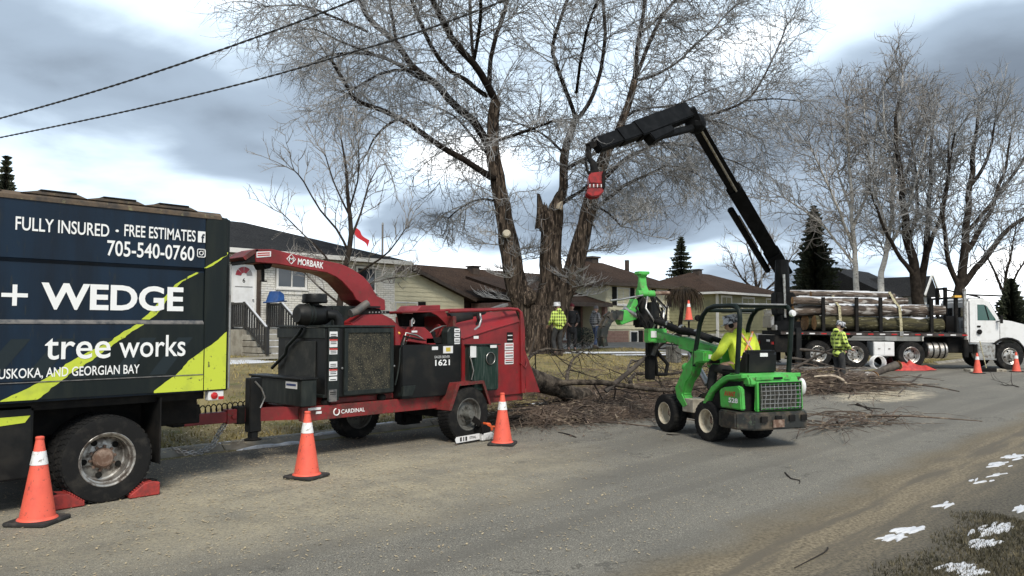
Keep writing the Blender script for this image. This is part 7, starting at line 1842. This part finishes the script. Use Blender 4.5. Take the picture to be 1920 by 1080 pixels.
# right side limbs
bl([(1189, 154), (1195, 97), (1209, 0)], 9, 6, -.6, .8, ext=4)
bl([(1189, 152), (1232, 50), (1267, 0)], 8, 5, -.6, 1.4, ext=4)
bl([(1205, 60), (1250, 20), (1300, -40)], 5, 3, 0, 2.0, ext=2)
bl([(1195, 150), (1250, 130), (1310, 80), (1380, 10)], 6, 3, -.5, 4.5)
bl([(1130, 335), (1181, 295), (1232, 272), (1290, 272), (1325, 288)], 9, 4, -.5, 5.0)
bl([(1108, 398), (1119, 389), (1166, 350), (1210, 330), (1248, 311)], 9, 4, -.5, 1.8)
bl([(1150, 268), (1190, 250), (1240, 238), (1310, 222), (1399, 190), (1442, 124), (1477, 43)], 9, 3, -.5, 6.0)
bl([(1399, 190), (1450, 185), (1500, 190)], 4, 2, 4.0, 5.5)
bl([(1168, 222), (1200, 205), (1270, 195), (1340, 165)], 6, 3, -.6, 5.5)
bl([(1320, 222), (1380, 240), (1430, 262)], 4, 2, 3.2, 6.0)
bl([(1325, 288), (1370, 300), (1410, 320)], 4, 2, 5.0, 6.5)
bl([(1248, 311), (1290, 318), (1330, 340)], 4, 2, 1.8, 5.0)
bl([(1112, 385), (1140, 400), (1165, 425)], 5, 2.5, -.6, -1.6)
bt.zmin = tp(1000, 482).z
zlow, zhigh = tp(1000, 420).z, tp(1000, 120).z
bt.clothe(step=.245, l2=(1.7, 3.7), l3=(.7, 1.7), l4=(.3, .75), s3=.26, s4=.18, droop=lambda z: 1.0 - .85 * smooth(zlow, zhigh, z), start=.22, r2=.022, r4=.0085, lift=.10)
big = bt.finish('maple_tree', 'huge bare multi stemmed maple being felled on the front lawn', gb_, BARK, SILV)
# broken stub and pale cut scar
sm = MB()
for i in range(6):
    a = 2 * PI * i / 6; c_ = tp(1028, 402, .15) + Vector((math.cos(a) * .17, math.sin(a) * .17, 0)); h_ = .12 + .35 * rnd.random()
    sm.tube([c_ + Vector((0, 0, -.6)), c_ + Vector((0, 0, .02)), c_ + Vector((math.cos(a) * -.05, math.sin(a) * -.05, h_))], [.15, .11, .012], 7)
c_ = tp(1015, 398, .15); sm.tube([c_ + Vector((0, 0, -.6)), c_ + Vector((-.04, 0, 0)), tp(1010, 364, .15)], [.20, .14, .05], 8)
sm.jitter(.06, 4); bsb = sm.build('broken_stub', BARK, big, smooth=50, world=True)
m = MB(); m.tube([tp(1048, 392, -.15), tp(1050, 384, -.15), tp(1053, 378, -.12)], [.12, .10, .03], 9); m.jitter(.03, 9); m.build('splintered_wood', mat('pale_splinters', (.55, .46, .34), .9), bsb, world=True)
c_ = tp(950, 437, -.62); m = MB(); nn = (Vector((0, 0, EYE)) - c_).normalized(); m.lathe([(.001, .012), (.10, .012), (.12, 0.0), (.15, -.10)], c_ + nn * .02, nn + Vector((0, 0, .25)), 18); m.build('cut_scar', mat('fresh_cut', (.62, .55, .42), .8), big, world=True)

# --- other bare trees
def px_tree(name, label, depth, limbs, trunkm, twigm, seed, base_px, group=None, rough=.0, n=8, **kw):
    t_ = Tree(seed); k = depth / FOC
    for L_ in limbs:
        pts, w0_, w1_, o0_, o1_ = L_[:5]; m_ = len(pts)
        t_.limb([at(a, b_, depth + o0_ + (o1_ - o0_) * i / (m_ - 1)) for i, (a, b_) in enumerate(pts)], [(w0_ + (w1_ - w0_) * i / (m_ - 1)) * k / 2 for i in range(m_)], n, rough)
    t_.clothe(**kw); b0 = at(*base_px, depth); b0.z = ground_z(b0.x, b0.y) if b0.x < 60 else 0.2
    return t_.finish(name, label, b0, trunkm, twigm, group)
px_tree('young_tree', 'slender young bare tree in front of the white brick bungalow', 21.0,
    [([(630, 680), (634, 600), (645, 540), (655, 440), (652, 380), (648, 320), (640, 262)], 16, 3, 0, 0), ([(652, 470), (630, 430), (600, 395), (570, 340), (552, 320)], 5, 2, 0, -.8), ([(655, 450), (675, 400), (690, 350), (705, 320)], 5, 2, 0, .8),
     ([(645, 540), (610, 480), (570, 440), (530, 400)], 5, 2, 0, .6), ([(648, 530), (690, 500), (730, 470), (760, 430)], 5, 2, 0, -.4), ([(640, 570), (600, 540), (560, 500)], 5, 2, 0, 1), ([(650, 560), (700, 530), (745, 520)], 4, 2, 0, 1.2), ([(652, 400), (625, 340), (610, 290)], 4, 2, 0, .5), ([(652, 400), (670, 340), (672, 280)], 4, 2, 0, -.6)],
    LIMBM, TWIGP, 21, (630, 690), step=.34, l2=(.7, 1.6), l3=(.3, .8), l4=(.15, .3), s3=.28, s4=.26, droop=lambda z: -.1, start=.25, r2=.014, r4=.0075, lift=.35, upb=.25)
BG = 'bare trees behind the log truck'
kw = dict(step=.36, l2=(1.8, 3.8), l3=(.8, 1.8), l4=(.35, .8), s3=.36, s4=.25, start=.25, r2=.032, r4=.015, lift=.35, upb=.18)
px_tree('birch_tree', 'white trunked birch standing behind the rear half of the log load', 46.0,
    [([(1607, 605), (1606, 560), (1602, 500), (1600, 440), (1596, 360), (1590, 280), (1585, 200)], 13, 3, 0, 0), ([(1602, 470), (1575, 400), (1545, 330), (1520, 280)], 6, 2, 0, -2), ([(1600, 430), (1630, 350), (1640, 270), (1645, 200)], 6, 2, 0, 1), ([(1598, 400), (1570, 320), (1560, 250)], 5, 2, 0, 2), ([(1603, 500), (1550, 430), (1500, 390), (1470, 370)], 5, 2, 0, 1)],
    BIRCH, TWIGP, 31, (1607, 610), BG, droop=lambda z: .25, **kw)
px_tree('birch_tree', 'white trunked birch leaning left of the grey house gable', 45.0,
    [([(1645, 600), (1650, 555), (1655, 510), (1664, 460), (1672, 380), (1680, 280), (1690, 180), (1692, 140)], 14, 3, 0, 0), ([(1660, 480), (1690, 420), (1720, 330), (1740, 240)], 6, 2, 0, -2), ([(1666, 440), (1640, 360), (1625, 270), (1620, 190)], 6, 2, 0, 2), ([(1674, 370), (1710, 290), (1725, 200)], 5, 2, 0, 1), ([(1676, 340), (1660, 250), (1655, 170)], 5, 2, 0, -1)],
    BIRCH, TWIGP, 32, (1645, 605), BG, droop=lambda z: .25, **kw)
px_tree('ash_tree', 'dark bare tree with several stems left of the white cab', 44.0,
    [([(1722, 620), (1722, 570), (1715, 510), (1700, 440), (1690, 360), (1680, 260), (1685, 190)], 26, 4, 0, 0), ([(1722, 560), (1735, 490), (1740, 410), (1745, 320), (1750, 230)], 16, 4, 0, 1), ([(1716, 520), (1680, 470), (1650, 410), (1630, 350)], 9, 3, 0, -2), ([(1735, 480), (1760, 420), (1775, 340), (1780, 260)], 9, 3, 0, -1), ([(1705, 460), (1720, 380), (1715, 290)], 8, 3, 0, 2)],
    LIMBM, SILV, 33, (1722, 625), BG, droop=lambda z: .0, **kw)
px_tree('ash_tree', 'wide bare tree rising behind the white cab', 43.0,
    [([(1790, 620), (1795, 570), (1805, 500), (1812, 430), (1820, 340), (1830, 260), (1835, 210)], 22, 4, 0, 0), ([(1800, 540), (1840, 490), (1880, 440), (1920, 410), (1980, 380)], 13, 4, 0, -1), ([(1806, 480), (1850, 410), (1880, 330), (1895, 250)], 11, 3, 0, 1), ([(1810, 440), (1860, 380), (1910, 310), (1940, 260)], 9, 3, 0, 2), ([(1798, 540), (1775, 470), (1770, 400), (1778, 320), (1790, 250)], 10, 3, 0, -2), ([(1820, 350), (1855, 290), (1865, 230)], 7, 3, 0, -1)],
    LIMBM, SILV, 34, (1790, 625), BG, droop=lambda z: .0, **kw)
px_tree('bare_thicket_tree', 'rounded bare tree seen low behind the crane column', 66.0,
    [([(1420, 570), (1418, 530), (1410, 490), (1400, 460)], 7, 2, 0, 0), ([(1418, 545), (1440, 500), (1450, 460)], 5, 2, 0, 1), ([(1418, 550), (1390, 520), (1375, 490)], 5, 2, 0, -1), ([(1420, 560), (1460, 520), (1485, 480)], 5, 2, 0, 0)],
    LIMBM, TWIGP, 35, (1420, 575), None, step=.5, l2=(1.5, 3.0), l3=(.8, 1.6), l4=(.4, .8), s3=.5, s4=.4, start=.2, r2=.04, r4=.018, lift=.5, upb=.3)
px_tree('bare_thicket_tree', 'leafless tree at the right edge behind the white hood', 60.0,
    [([(1880, 600), (1885, 540), (1895, 480), (1905, 430)], 8, 2, 0, 0), ([(1884, 560), (1910, 510), (1930, 470)], 5, 2, 0, 1), ([(1884, 550), (1860, 500), (1845, 470)], 5, 2, 0, -1)],
    LIMBM, TWIG, 36, (1880, 605), None, step=.5, l2=(1.5, 3.0), l3=(.8, 1.6), l4=(.4, .8), s3=.5, s4=.4, start=.2, r2=.035, r4=.016, lift=.4, upb=.2)

# weeping tree trimmed to a mop
d0 = 39.0; wb = at(1270, 640, d0); wb.z = ground_z(wb.x, wb.y); wtop = at(1282, 545, d0)
wt = Tree(41); q = wt.q
wt.limb([wb, at(1275, 600, d0), wtop], [.14, .11, .08], 8)
for i in range(260):
    a = q.random() * 2 * PI; rr = 1.05 * math.sqrt(q.random()); pts = [wtop - Vector((0, 0, .1))]
    top_ = wtop + Vector((math.cos(a) * rr * .55, math.sin(a) * rr * .55, .28 - .2 * rr)); end = wtop + Vector((math.cos(a) * rr, math.sin(a) * rr, -.35 - .9 * q.random() * (.4 + rr * .6)))
    mid = top_.lerp(end, .45) + Vector((math.cos(a), math.sin(a), 0)) * .14
    wt.fine.tube([pts[0], top_, mid, end], [.022, .018, .015, .008], 4, cap=False)
wt.finish('weeping_tree', 'small weeping tree clipped into a mop beside the olive house', wb, LIMBM, mat('russet_twigs', (.13, .085, .05), .9, c2=(.07, .05, .032), scale=4))

# conifers
def conifer(px, top_py, base_py, wpx, depth, label, seed, dens=1.0):
    b0 = at(px, base_py, depth); tz = at(px, top_py, depth).z; b0.z = 0.2; h = tz - b0.z; Rr = wpx * depth / FOC / 2 * 1.15
    o = thing('spruce_tree', label, 'tree', b0, 0, 'dark spruces'); q = random.Random(seed)
    m = MB(); m.tube([(0, 0, -.2), (0, 0, h * .5), (0, 0, h * .97)], [h * .016 + .05, h * .010 + .03, .02], 8); m.build('trunk', LIMBM, o, smooth=60)
    f = MB(); nw = int(54 * dens)
    for i in range(nw):
        u = (i + q.random() * .6) / nw; z = h * (.06 + .93 * u); R_ = Rr * (1 - u) ** .85 * q.uniform(.72, 1.12) + .06
        nb = max(6, int(20 * (1 - u) + 7))
        for k in range(nb):
            a = 2 * PI * (k + q.random()) / nb; d = Vector((math.cos(a), math.sin(a), 0)); sd_ = Vector((-d.y, d.x, 0)); L = R_ * q.uniform(.55, 1.18); ns = max(4, int(L / .22))
            for j in range(ns):
                g_ = (j + .5) / ns; p = d * (L * g_) + Vector((0, 0, z - .42 * L * g_ + .25 * L * g_ * g_))
                wv = (.10 + .24 * L * (1 - g_ * .75) * .5) * q.uniform(.7, 1.2)
                for sg in (-1, 1):
                    e = p + sd_ * (sg * wv) + d * wv * .6 + Vector((0, 0, -.10 * wv - .08 * q.random())); t0 = p - d * (L / ns * .55); t1 = p + d * (L / ns * .75) + Vector((0, 0, .03))
                    f.add([t0, t1, e], [(0, 1, 2)])
                f.add([p - d * .1 + Vector((0, 0, .07)), p + d * .22, p + Vector((0, 0, -.16 - .1 * q.random()))], [(0, 1, 2)])
    f.build('crown', mat('spruce_needles', (.050, .060, .030), .9, c2=(.022, .029, .017), scale=1.6, lo=.4, hi=.6, c3=(.075, .06, .035), s3=3, lo3=.6, hi3=.7), o, normals=False)
conifer(1278, 440, 560, 100, 78, 'spruce rising behind the brown roof of the cream house', 51)
conifer(1530, 382, 590, 120, 52, 'tall spruce behind the rear end of the log load', 52, 1.2)
conifer(1898, 520, 620, 80, 50, 'broad spruce at the right edge behind the white hood', 53)
conifer(2, 285, 620, 90, 44, 'spruce top showing above the chip truck at the left edge', 54)

# ------------------------------------------------------------------ overhead cables
CBL = mat('cable_black', (.02, .02, .022), .7, c2=(.05, .05, .05), scale=9)
def cable(pts, d0_, d1_, label, r_=.015):
    a = []
    x0, x1 = pts[0][0], pts[-1][0]
    for i in range(len(pts) - 1):
        for j in range(24):
            u = j / 24; p0 = pts[max(i-1, 0)]; p1 = pts[i]; p2 = pts[i+1]; p3 = pts[min(i+2, len(pts)-1)]
            g_ = lambda k: .5 * ((2*p1[k]) + (p2[k]-p0[k])*u + (2*p0[k]-5*p1[k]+4*p2[k]-p3[k])*u*u + (3*p1[k]-p0[k]-3*p2[k]+p3[k])*u**3)
            x, y = g_(0), g_(1); f = (x - x0) / (x1 - x0); a.append(at(x, y, 1 / (1 / d0_ + (1 / d1_ - 1 / d0_) * f)))
    o = thing('overhead_cable', label, 'cable', a[len(a) // 2], 0, 'overhead cables')
    for k in range(2):
        m = MB(); pth = []; s_ = 0.0
        fine_ = []
        for i in range(len(a) - 1):
            for j in range(4): fine_.append(a[i].lerp(a[i+1], j / 4))
        for i, p in enumerate(fine_):
            d = (fine_[min(i+1, len(fine_)-1)] - fine_[max(i-1, 0)]).normalized(); s1 = d.cross(Vector((0, 0, 1))).normalized(); u1 = s1.cross(d)
            if i: s_ += (p - fine_[i-1]).length
            an_ = s_ * 14 + k * PI; pth.append(p + (s1 * math.cos(an_) + u1 * math.sin(an_)) * r_ * .75)
        m.tube(pth, r_, 5); m.build('strand', CBL, o, smooth=70, world=True)
cable([(-300, 300), (0, 222), (215, 160), (430, 88), (640, 10), (800, -60)], 24, 14, 'upper twisted overhead cable rising across the left sky')
cable([(-300, 318), (0, 258), (240, 208), (480, 150), (640, 104), (800, 55), (1000, -20)], 26, 16, 'lower twisted overhead cable rising across the left sky')

# ------------------------------------------------------------------ felled limb feeding the chipper, cut branches and brush
q9 = random.Random(77)
GREYB = mat('cut_branch_bark', (.11, .092, .075), .9, c2=(.05, .040, .033), scale=5, lo=.4, hi=.6, bump=.4, bscale=25)
fl_ = Tree(61); q = fl_.q
A0 = Vector((8.95, 9.05, .92)); A1 = Vector((10.6, 9.55, .66)); A2 = Vector((12.1, 9.95, .30)); A3 = Vector((12.75, 10.1, .22))
fl_.limb([A0, A1, A2, A3], [.19, .20, .18, .15], 20, .045, keep=False)
fl_.limb([A1.lerp(A2, .3), Vector((12.2, 9.2, .52)), Vector((13.4, 8.9, .36)), Vector((14.9, 8.7, .30)), Vector((16.4, 8.2, .45))], [.06, .055, .045, .035, .015], 8)
fl_.limb([Vector((12.9, 9.0, .42)), Vector((14.0, 9.7, .62)), Vector((15.4, 9.6, .55)), Vector((17.0, 9.9, .6))], [.05, .04, .03, .015], 7)
fl_.limb([A2, Vector((12.9, 10.7, .55)), Vector((14.2, 11.6, .85)), Vector((15.5, 12.3, 1.0))], [.05, .045, .03, .012], 7)
fl_.limb([A1, Vector((11.2, 10.3, 1.0)), Vector((12.6, 11.0, 1.15)), Vector((13.8, 11.2, 1.05))], [.05, .04, .03, .012], 7)
fl_.clothe(step=.8, l2=(.8, 1.7), l3=(.4, .9), l4=(.15, .4), s3=.5, s4=.4, droop=lambda z: .4, start=.15, r2=.016, r4=.006, lift=-.05)
fl_.fine.v = [Vector((v[0], v[1], max(v[2], (ground_z(v[0], v[1]) if v[1] > 9.9 else .0) + .02))) for v in fl_.fine.v]
o = thing('felled_limb', 'thick felled limb with forked branches lying behind the chipper hopper', 'branch', (11.5, 9.7, .1))
fl_.wood.build('limb', mat('limb_rough_bark', (.12, .097, .075), .95, spec=.15, c2=(.035, .028, .022), scale=6, lo=.42, hi=.58, bump=1.0, bscale=18, bdist=.05), o, smooth=60, world=True); tag(fl_.fine.build('twigs', TWIG, o, smooth=80, world=True, normals=False), kind='stuff')
m = MB(); d = (A0 - A1).normalized(); m.lathe([(.001, .004), (.185, .004), (.19, -.02)], A0, d, 18); m.build('cut_end', CUTWOOD, o, world=True)
# branch held up towards the loader grapple
hb = Tree(62)
hb.limb([Vector((12.3, 9.2, .35)), Vector((12.75, 8.95, .75)), Vector((12.9, 8.55, 1.15)), Vector((12.75, 8.05, 1.42)), Vector((12.55, 7.7, 1.52))], [.055, .05, .042, .03, .02], 8)
hb.limb([Vector((12.7, 8.95, .72)), Vector((13.2, 9.2, .95)), Vector((13.9, 9.1, .80))], [.025, .02, .01], 6)
hb.clothe(step=.38, l2=(.5, 1.3), l3=(.3, .7), l4=(.15, .3), s3=.5, s4=.4, droop=lambda z: .3, start=.1, r2=.014, r4=.006)
o = thing('raised_branch', 'forked branch slanting up from the brush towards the loader grapple', 'branch', (12.4, 9.0, .2))
hb.wood.build('stem', GREYB, o, smooth=60, world=True); tag(hb.fine.build('twigs', TWIG, o, smooth=80, world=True, normals=False), kind='stuff')

def gnd(x, y): return ground_z(x, y) if y > 9.95 else .012
def arc(mb, x, y, z, L, r_, rz, q, lift=.12, segs=5, n=3):
    pts = []; a = rz; px_, py_ = x, y
    for i in range(segs + 1):
        f = i / segs; pts.append(Vector((px_, py_, max(gnd(px_, py_) + r_, z + lift * math.sin(PI * f) * q.uniform(.4, 1.1)))))
        a += q.uniform(-.35, .35); px_ += math.cos(a) * L / segs; py_ += math.sin(a) * L / segs
    mb.tube(pts, [r_ * (1 - .7 * i / segs) for i in range(segs + 1)], n, cap=False)
BRUSH = mat('brush_twigs', (.125, .088, .064), .9, c2=(.050, .036, .027), scale=2.0, lo=.4, hi=.6, c3=(.27, .21, .15), s3=5, lo3=.57, hi3=.63)
def brush(name, label, spots, count, seed, hmax=.3, L=(.4, 1.5), r_=(.004, .012)):
    q = random.Random(seed); mb = MB()
    for i in range(count):
        cx, cy, rx, ry, rot = q.choice(spots); a = q.random() * 2 * PI; k = math.sqrt(q.random()); x_, y_ = math.cos(a) * rx * k, math.sin(a) * ry * k
        x = cx + x_ * math.cos(rot) - y_ * math.sin(rot); y = cy + x_ * math.sin(rot) + y_ * math.cos(rot)
        thick = q.random() < .05; arc(mb, x, y, gnd(x, y) + hmax * q.random() ** 2 * (1.2 - k), q.uniform(*L) * (1.3 if thick else 1), q.uniform(*r_) * (2.6 if thick else 1), rot + q.gauss(0, .7) + (PI if q.random() < .5 else 0), q, q.uniform(.02, .18))
    return tag(mb.build(name, BRUSH, smooth=80, normals=False), label, 'brush', kind='stuff')
brush('brush_litter', 'brown litter of twigs between the chipper and the loader', [(11.2, 8.6, 1.7, .75, -.15), (13.0, 8.7, 2.2, .8, -.1), (12.2, 9.6, 2.4, .7, .1), (15.0, 9.0, 2.0, .9, 0), (14.2, 10.4, 2.0, 1.0, .1), (10.3, 8.9, 1.0, .6, 0)], 2500, 71, .16)
brush('brush_pile', 'tangled heap of cut brush between the loader and the log truck', [(18.8, 8.7, 1.9, .8, -.3), (20.3, 9.1, 2.0, .8, -.2), (17.0, 9.4, 2.2, .9, 0), (22.8, 9.3, 1.6, .7, -.2), (19.5, 9.9, 3.0, .9, 0), (20.4, 7.6, 1.5, .35, -.2)], 2100, 72, .50, (.6, 2.2), (.006, .018))
brush('brush_bundle', 'loose bundle of thin twigs trailing behind the loader on the road', [(13.0, 4.75, 1.0, .30, .12), (13.9, 4.65, .9, .32, .2), (12.4, 5.0, .6, .25, 0)], 85, 73, .30, (.6, 1.7), (.005, .010))
brush('lawn_twigs', 'thin fallen twigs scattered on the lawn under the tree', [(16, 12, 5, 2.0, 0), (22, 12.5, 5, 2.2, 0), (12, 11.5, 3, 1.5, 0)], 700, 74, .05, (.3, 1.0), (.004, .009))
# bark and leaf crumbs
lm = MB(); rg = random.Random(9)
for i in range(9000):
    k = rg.random()
    if k < .55: x, y = rg.gauss(12.4, 1.7), rg.gauss(8.9, .75)
    elif k < .9: x, y = rg.gauss(19.5, 2.2), rg.gauss(8.5, .8)
    else: x, y = rg.uniform(9, 24), rg.uniform(5.5, 10)
    chip(lm, x, y, gnd(x, y) + .004, rg.uniform(.010, .03))
tag(lm.build('bark_litter', mat('bark_crumbs', (.14, .085, .055), .95, c2=(.07, .045, .03), scale=2.5, lo=.4, hi=.6, c3=(.30, .22, .14), s3=6, lo3=.58, hi3=.64), normals=False), 'reddish bark crumbs and leaves strewn under the cut branches', 'litter', kind='stuff')
# sawdust heap
sdm = MB(); cx, cy = 19.2, 6.35
for i in range(5200):
    x, y = rg.gauss(cx, .95), rg.gauss(cy, .33); chip(sdm, x, y, .012 + .05 * math.exp(-((x - cx) / .8) ** 2 - ((y - cy) / .25) ** 2) * rg.random(), rg.uniform(.006, .014))
tag(sdm.build('sawdust', mat('sawdust', (.66, .58, .43), .95), normals=False), 'pale sawdust spilled on the road in front of the worker', 'sawdust', kind='stuff')
# single cut branches that can be told apart
def cut_branch(pts, r0, label, tw=.0, bark=GREYB, grp=None, seed=1, ends=False):
    t_ = Tree(seed); n_ = len(pts); t_.limb(pts, [r0 * (1 - .6 * i / (n_ - 1)) for i in range(n_)], 8, .01 if r0 > .06 else 0)
    if tw: t_.clothe(step=tw, l2=(.3, .9), l3=(.2, .5), l4=(.1, .2), s3=.4, s4=.5, droop=lambda z: .3, start=.3, r2=.012, r4=.005)
    t_.fine.v = [Vector((v[0], v[1], max(v[2], gnd(v[0], v[1]) + .01))) for v in t_.fine.v]
    p = Vector(pts[0]); o = thing('cut_branch', label, 'branch', (p.x, p.y, gnd(p.x, p.y)), 0, grp)
    t_.wood.build('stem', bark, o, smooth=60, world=True)
    if t_.fine.v: tag(t_.fine.build('twigs', TWIG, o, smooth=80, world=True, normals=False), kind='stuff')
    if ends:
        d = (Vector(pts[0]) - Vector(pts[1])).normalized(); m = MB(); m.lathe([(.001, .004), (r0 * .97, .004), (r0 * 1.0, -.01)], Vector(pts[0]), d, 14); m.build('cut_end', CUTWOOD, o, world=True)
    return o
G_ = 'cut branches'
p0 = on_z(1688, 676, .35); cut_branch([Vector((23.4, 7.2, .55)), Vector((22.6, 7.6, .38)), Vector((21.4, 8.2, .15))], .13, 'thick grey limb leaning up out of the heap right of the worker', 0, GREYB, G_, 5, True)
cut_branch([Vector((22.3, 7.5, .22)), Vector((21.6, 7.9, .25)), Vector((20.6, 8.4, .22))], .20, 'stout reddish log lying at the worker\'s feet', 0, BARKM, G_, 6, True)
cut_branch([Vector((20.0, 7.35, .05)), Vector((19.8, 7.45, .30)), Vector((19.5, 7.6, .42)), Vector((19.2, 7.9, .40))], .05, 'pale bent peeled branch left of the worker', 0, mat('peeled_wood', (.48, .40, .30), .8, c2=(.3, .24, .18), scale=5), G_, 7)
for i, (a, b_, c_, dd, lab) in enumerate((((1500, 655), (1545, 660), (1580, 672), 24.0, 'arched grey branch over the heap in front of the truck wheel'), ((1490, 690), (1530, 668), (1560, 655), 23.0, 'slanting branch crossing the front of the heap'), ((1470, 668), (1520, 676), (1570, 690), 24.5, 'long low branch lying across the back of the heap'))):
    cut_branch([at(*a, dd), at(*b_, dd - .3), at(*c_, dd - .6)], .05, lab, .4, GREYB, G_, 10 + i)
cut_branch([on_z(1727, 704) + Vector((0, 0, .03)), on_z(1706, 722) + Vector((0, 0, .06)), on_z(1686, 740) + Vector((0, 0, .03))], .03, 'straight stick lying on the road near the red tarp', 0, GREYB, G_, 20)
cut_branch([on_z(1605, 761) + Vector((0, 0, .02)), on_z(1630, 767) + Vector((0, 0, .02)), on_z(1659, 769) + Vector((0, 0, .02))], .018, 'short bent stick alone on the road beyond the loader', 0, TWIG, G_, 21)
cut_branch([on_z(1472, 889) + Vector((0, 0, .012)), on_z(1483, 900) + Vector((0, 0, .012)), on_z(1499, 903) + Vector((0, 0, .012)), on_z(1498, 909) + Vector((0, 0, .012))], .010, 'thin curled twig lying on the near asphalt', 0, TWIG, G_, 22)
cut_branch([on_z(1552, 1030) + Vector((0, 0, .012)), on_z(1545, 1040) + Vector((0, 0, .015)), on_z(1490, 1068) + Vector((0, 0, .012))], .007, 'long dark twig lying in the sandy road edge', 0, TWIG, G_, 23)
cut_branch([on_z(1080, 822) + Vector((0, 0, .012)), on_z(1066, 817) + Vector((0, 0, .02)), on_z(1047, 812) + Vector((0, 0, .012))], .014, 'short stick on the road in front of the brown twig litter', 0, TWIG, G_, 24)
cut_branch([on_z(1250, 816) + Vector((0, 0, .012)), on_z(1262, 818) + Vector((0, 0, .02)), on_z(1275, 817) + Vector((0, 0, .012))], .012, 'small stick on the road below the loader front wheel', 0, TWIG, G_, 25)
cut_branch([on_z(1910, 727) + Vector((0, 0, .02)), on_z(1898, 726) + Vector((0, 0, .06)), on_z(1884, 724) + Vector((0, 0, .02))], .02, 'small twiggy sprig on the road at the right edge', .25, TWIG, G_, 26)
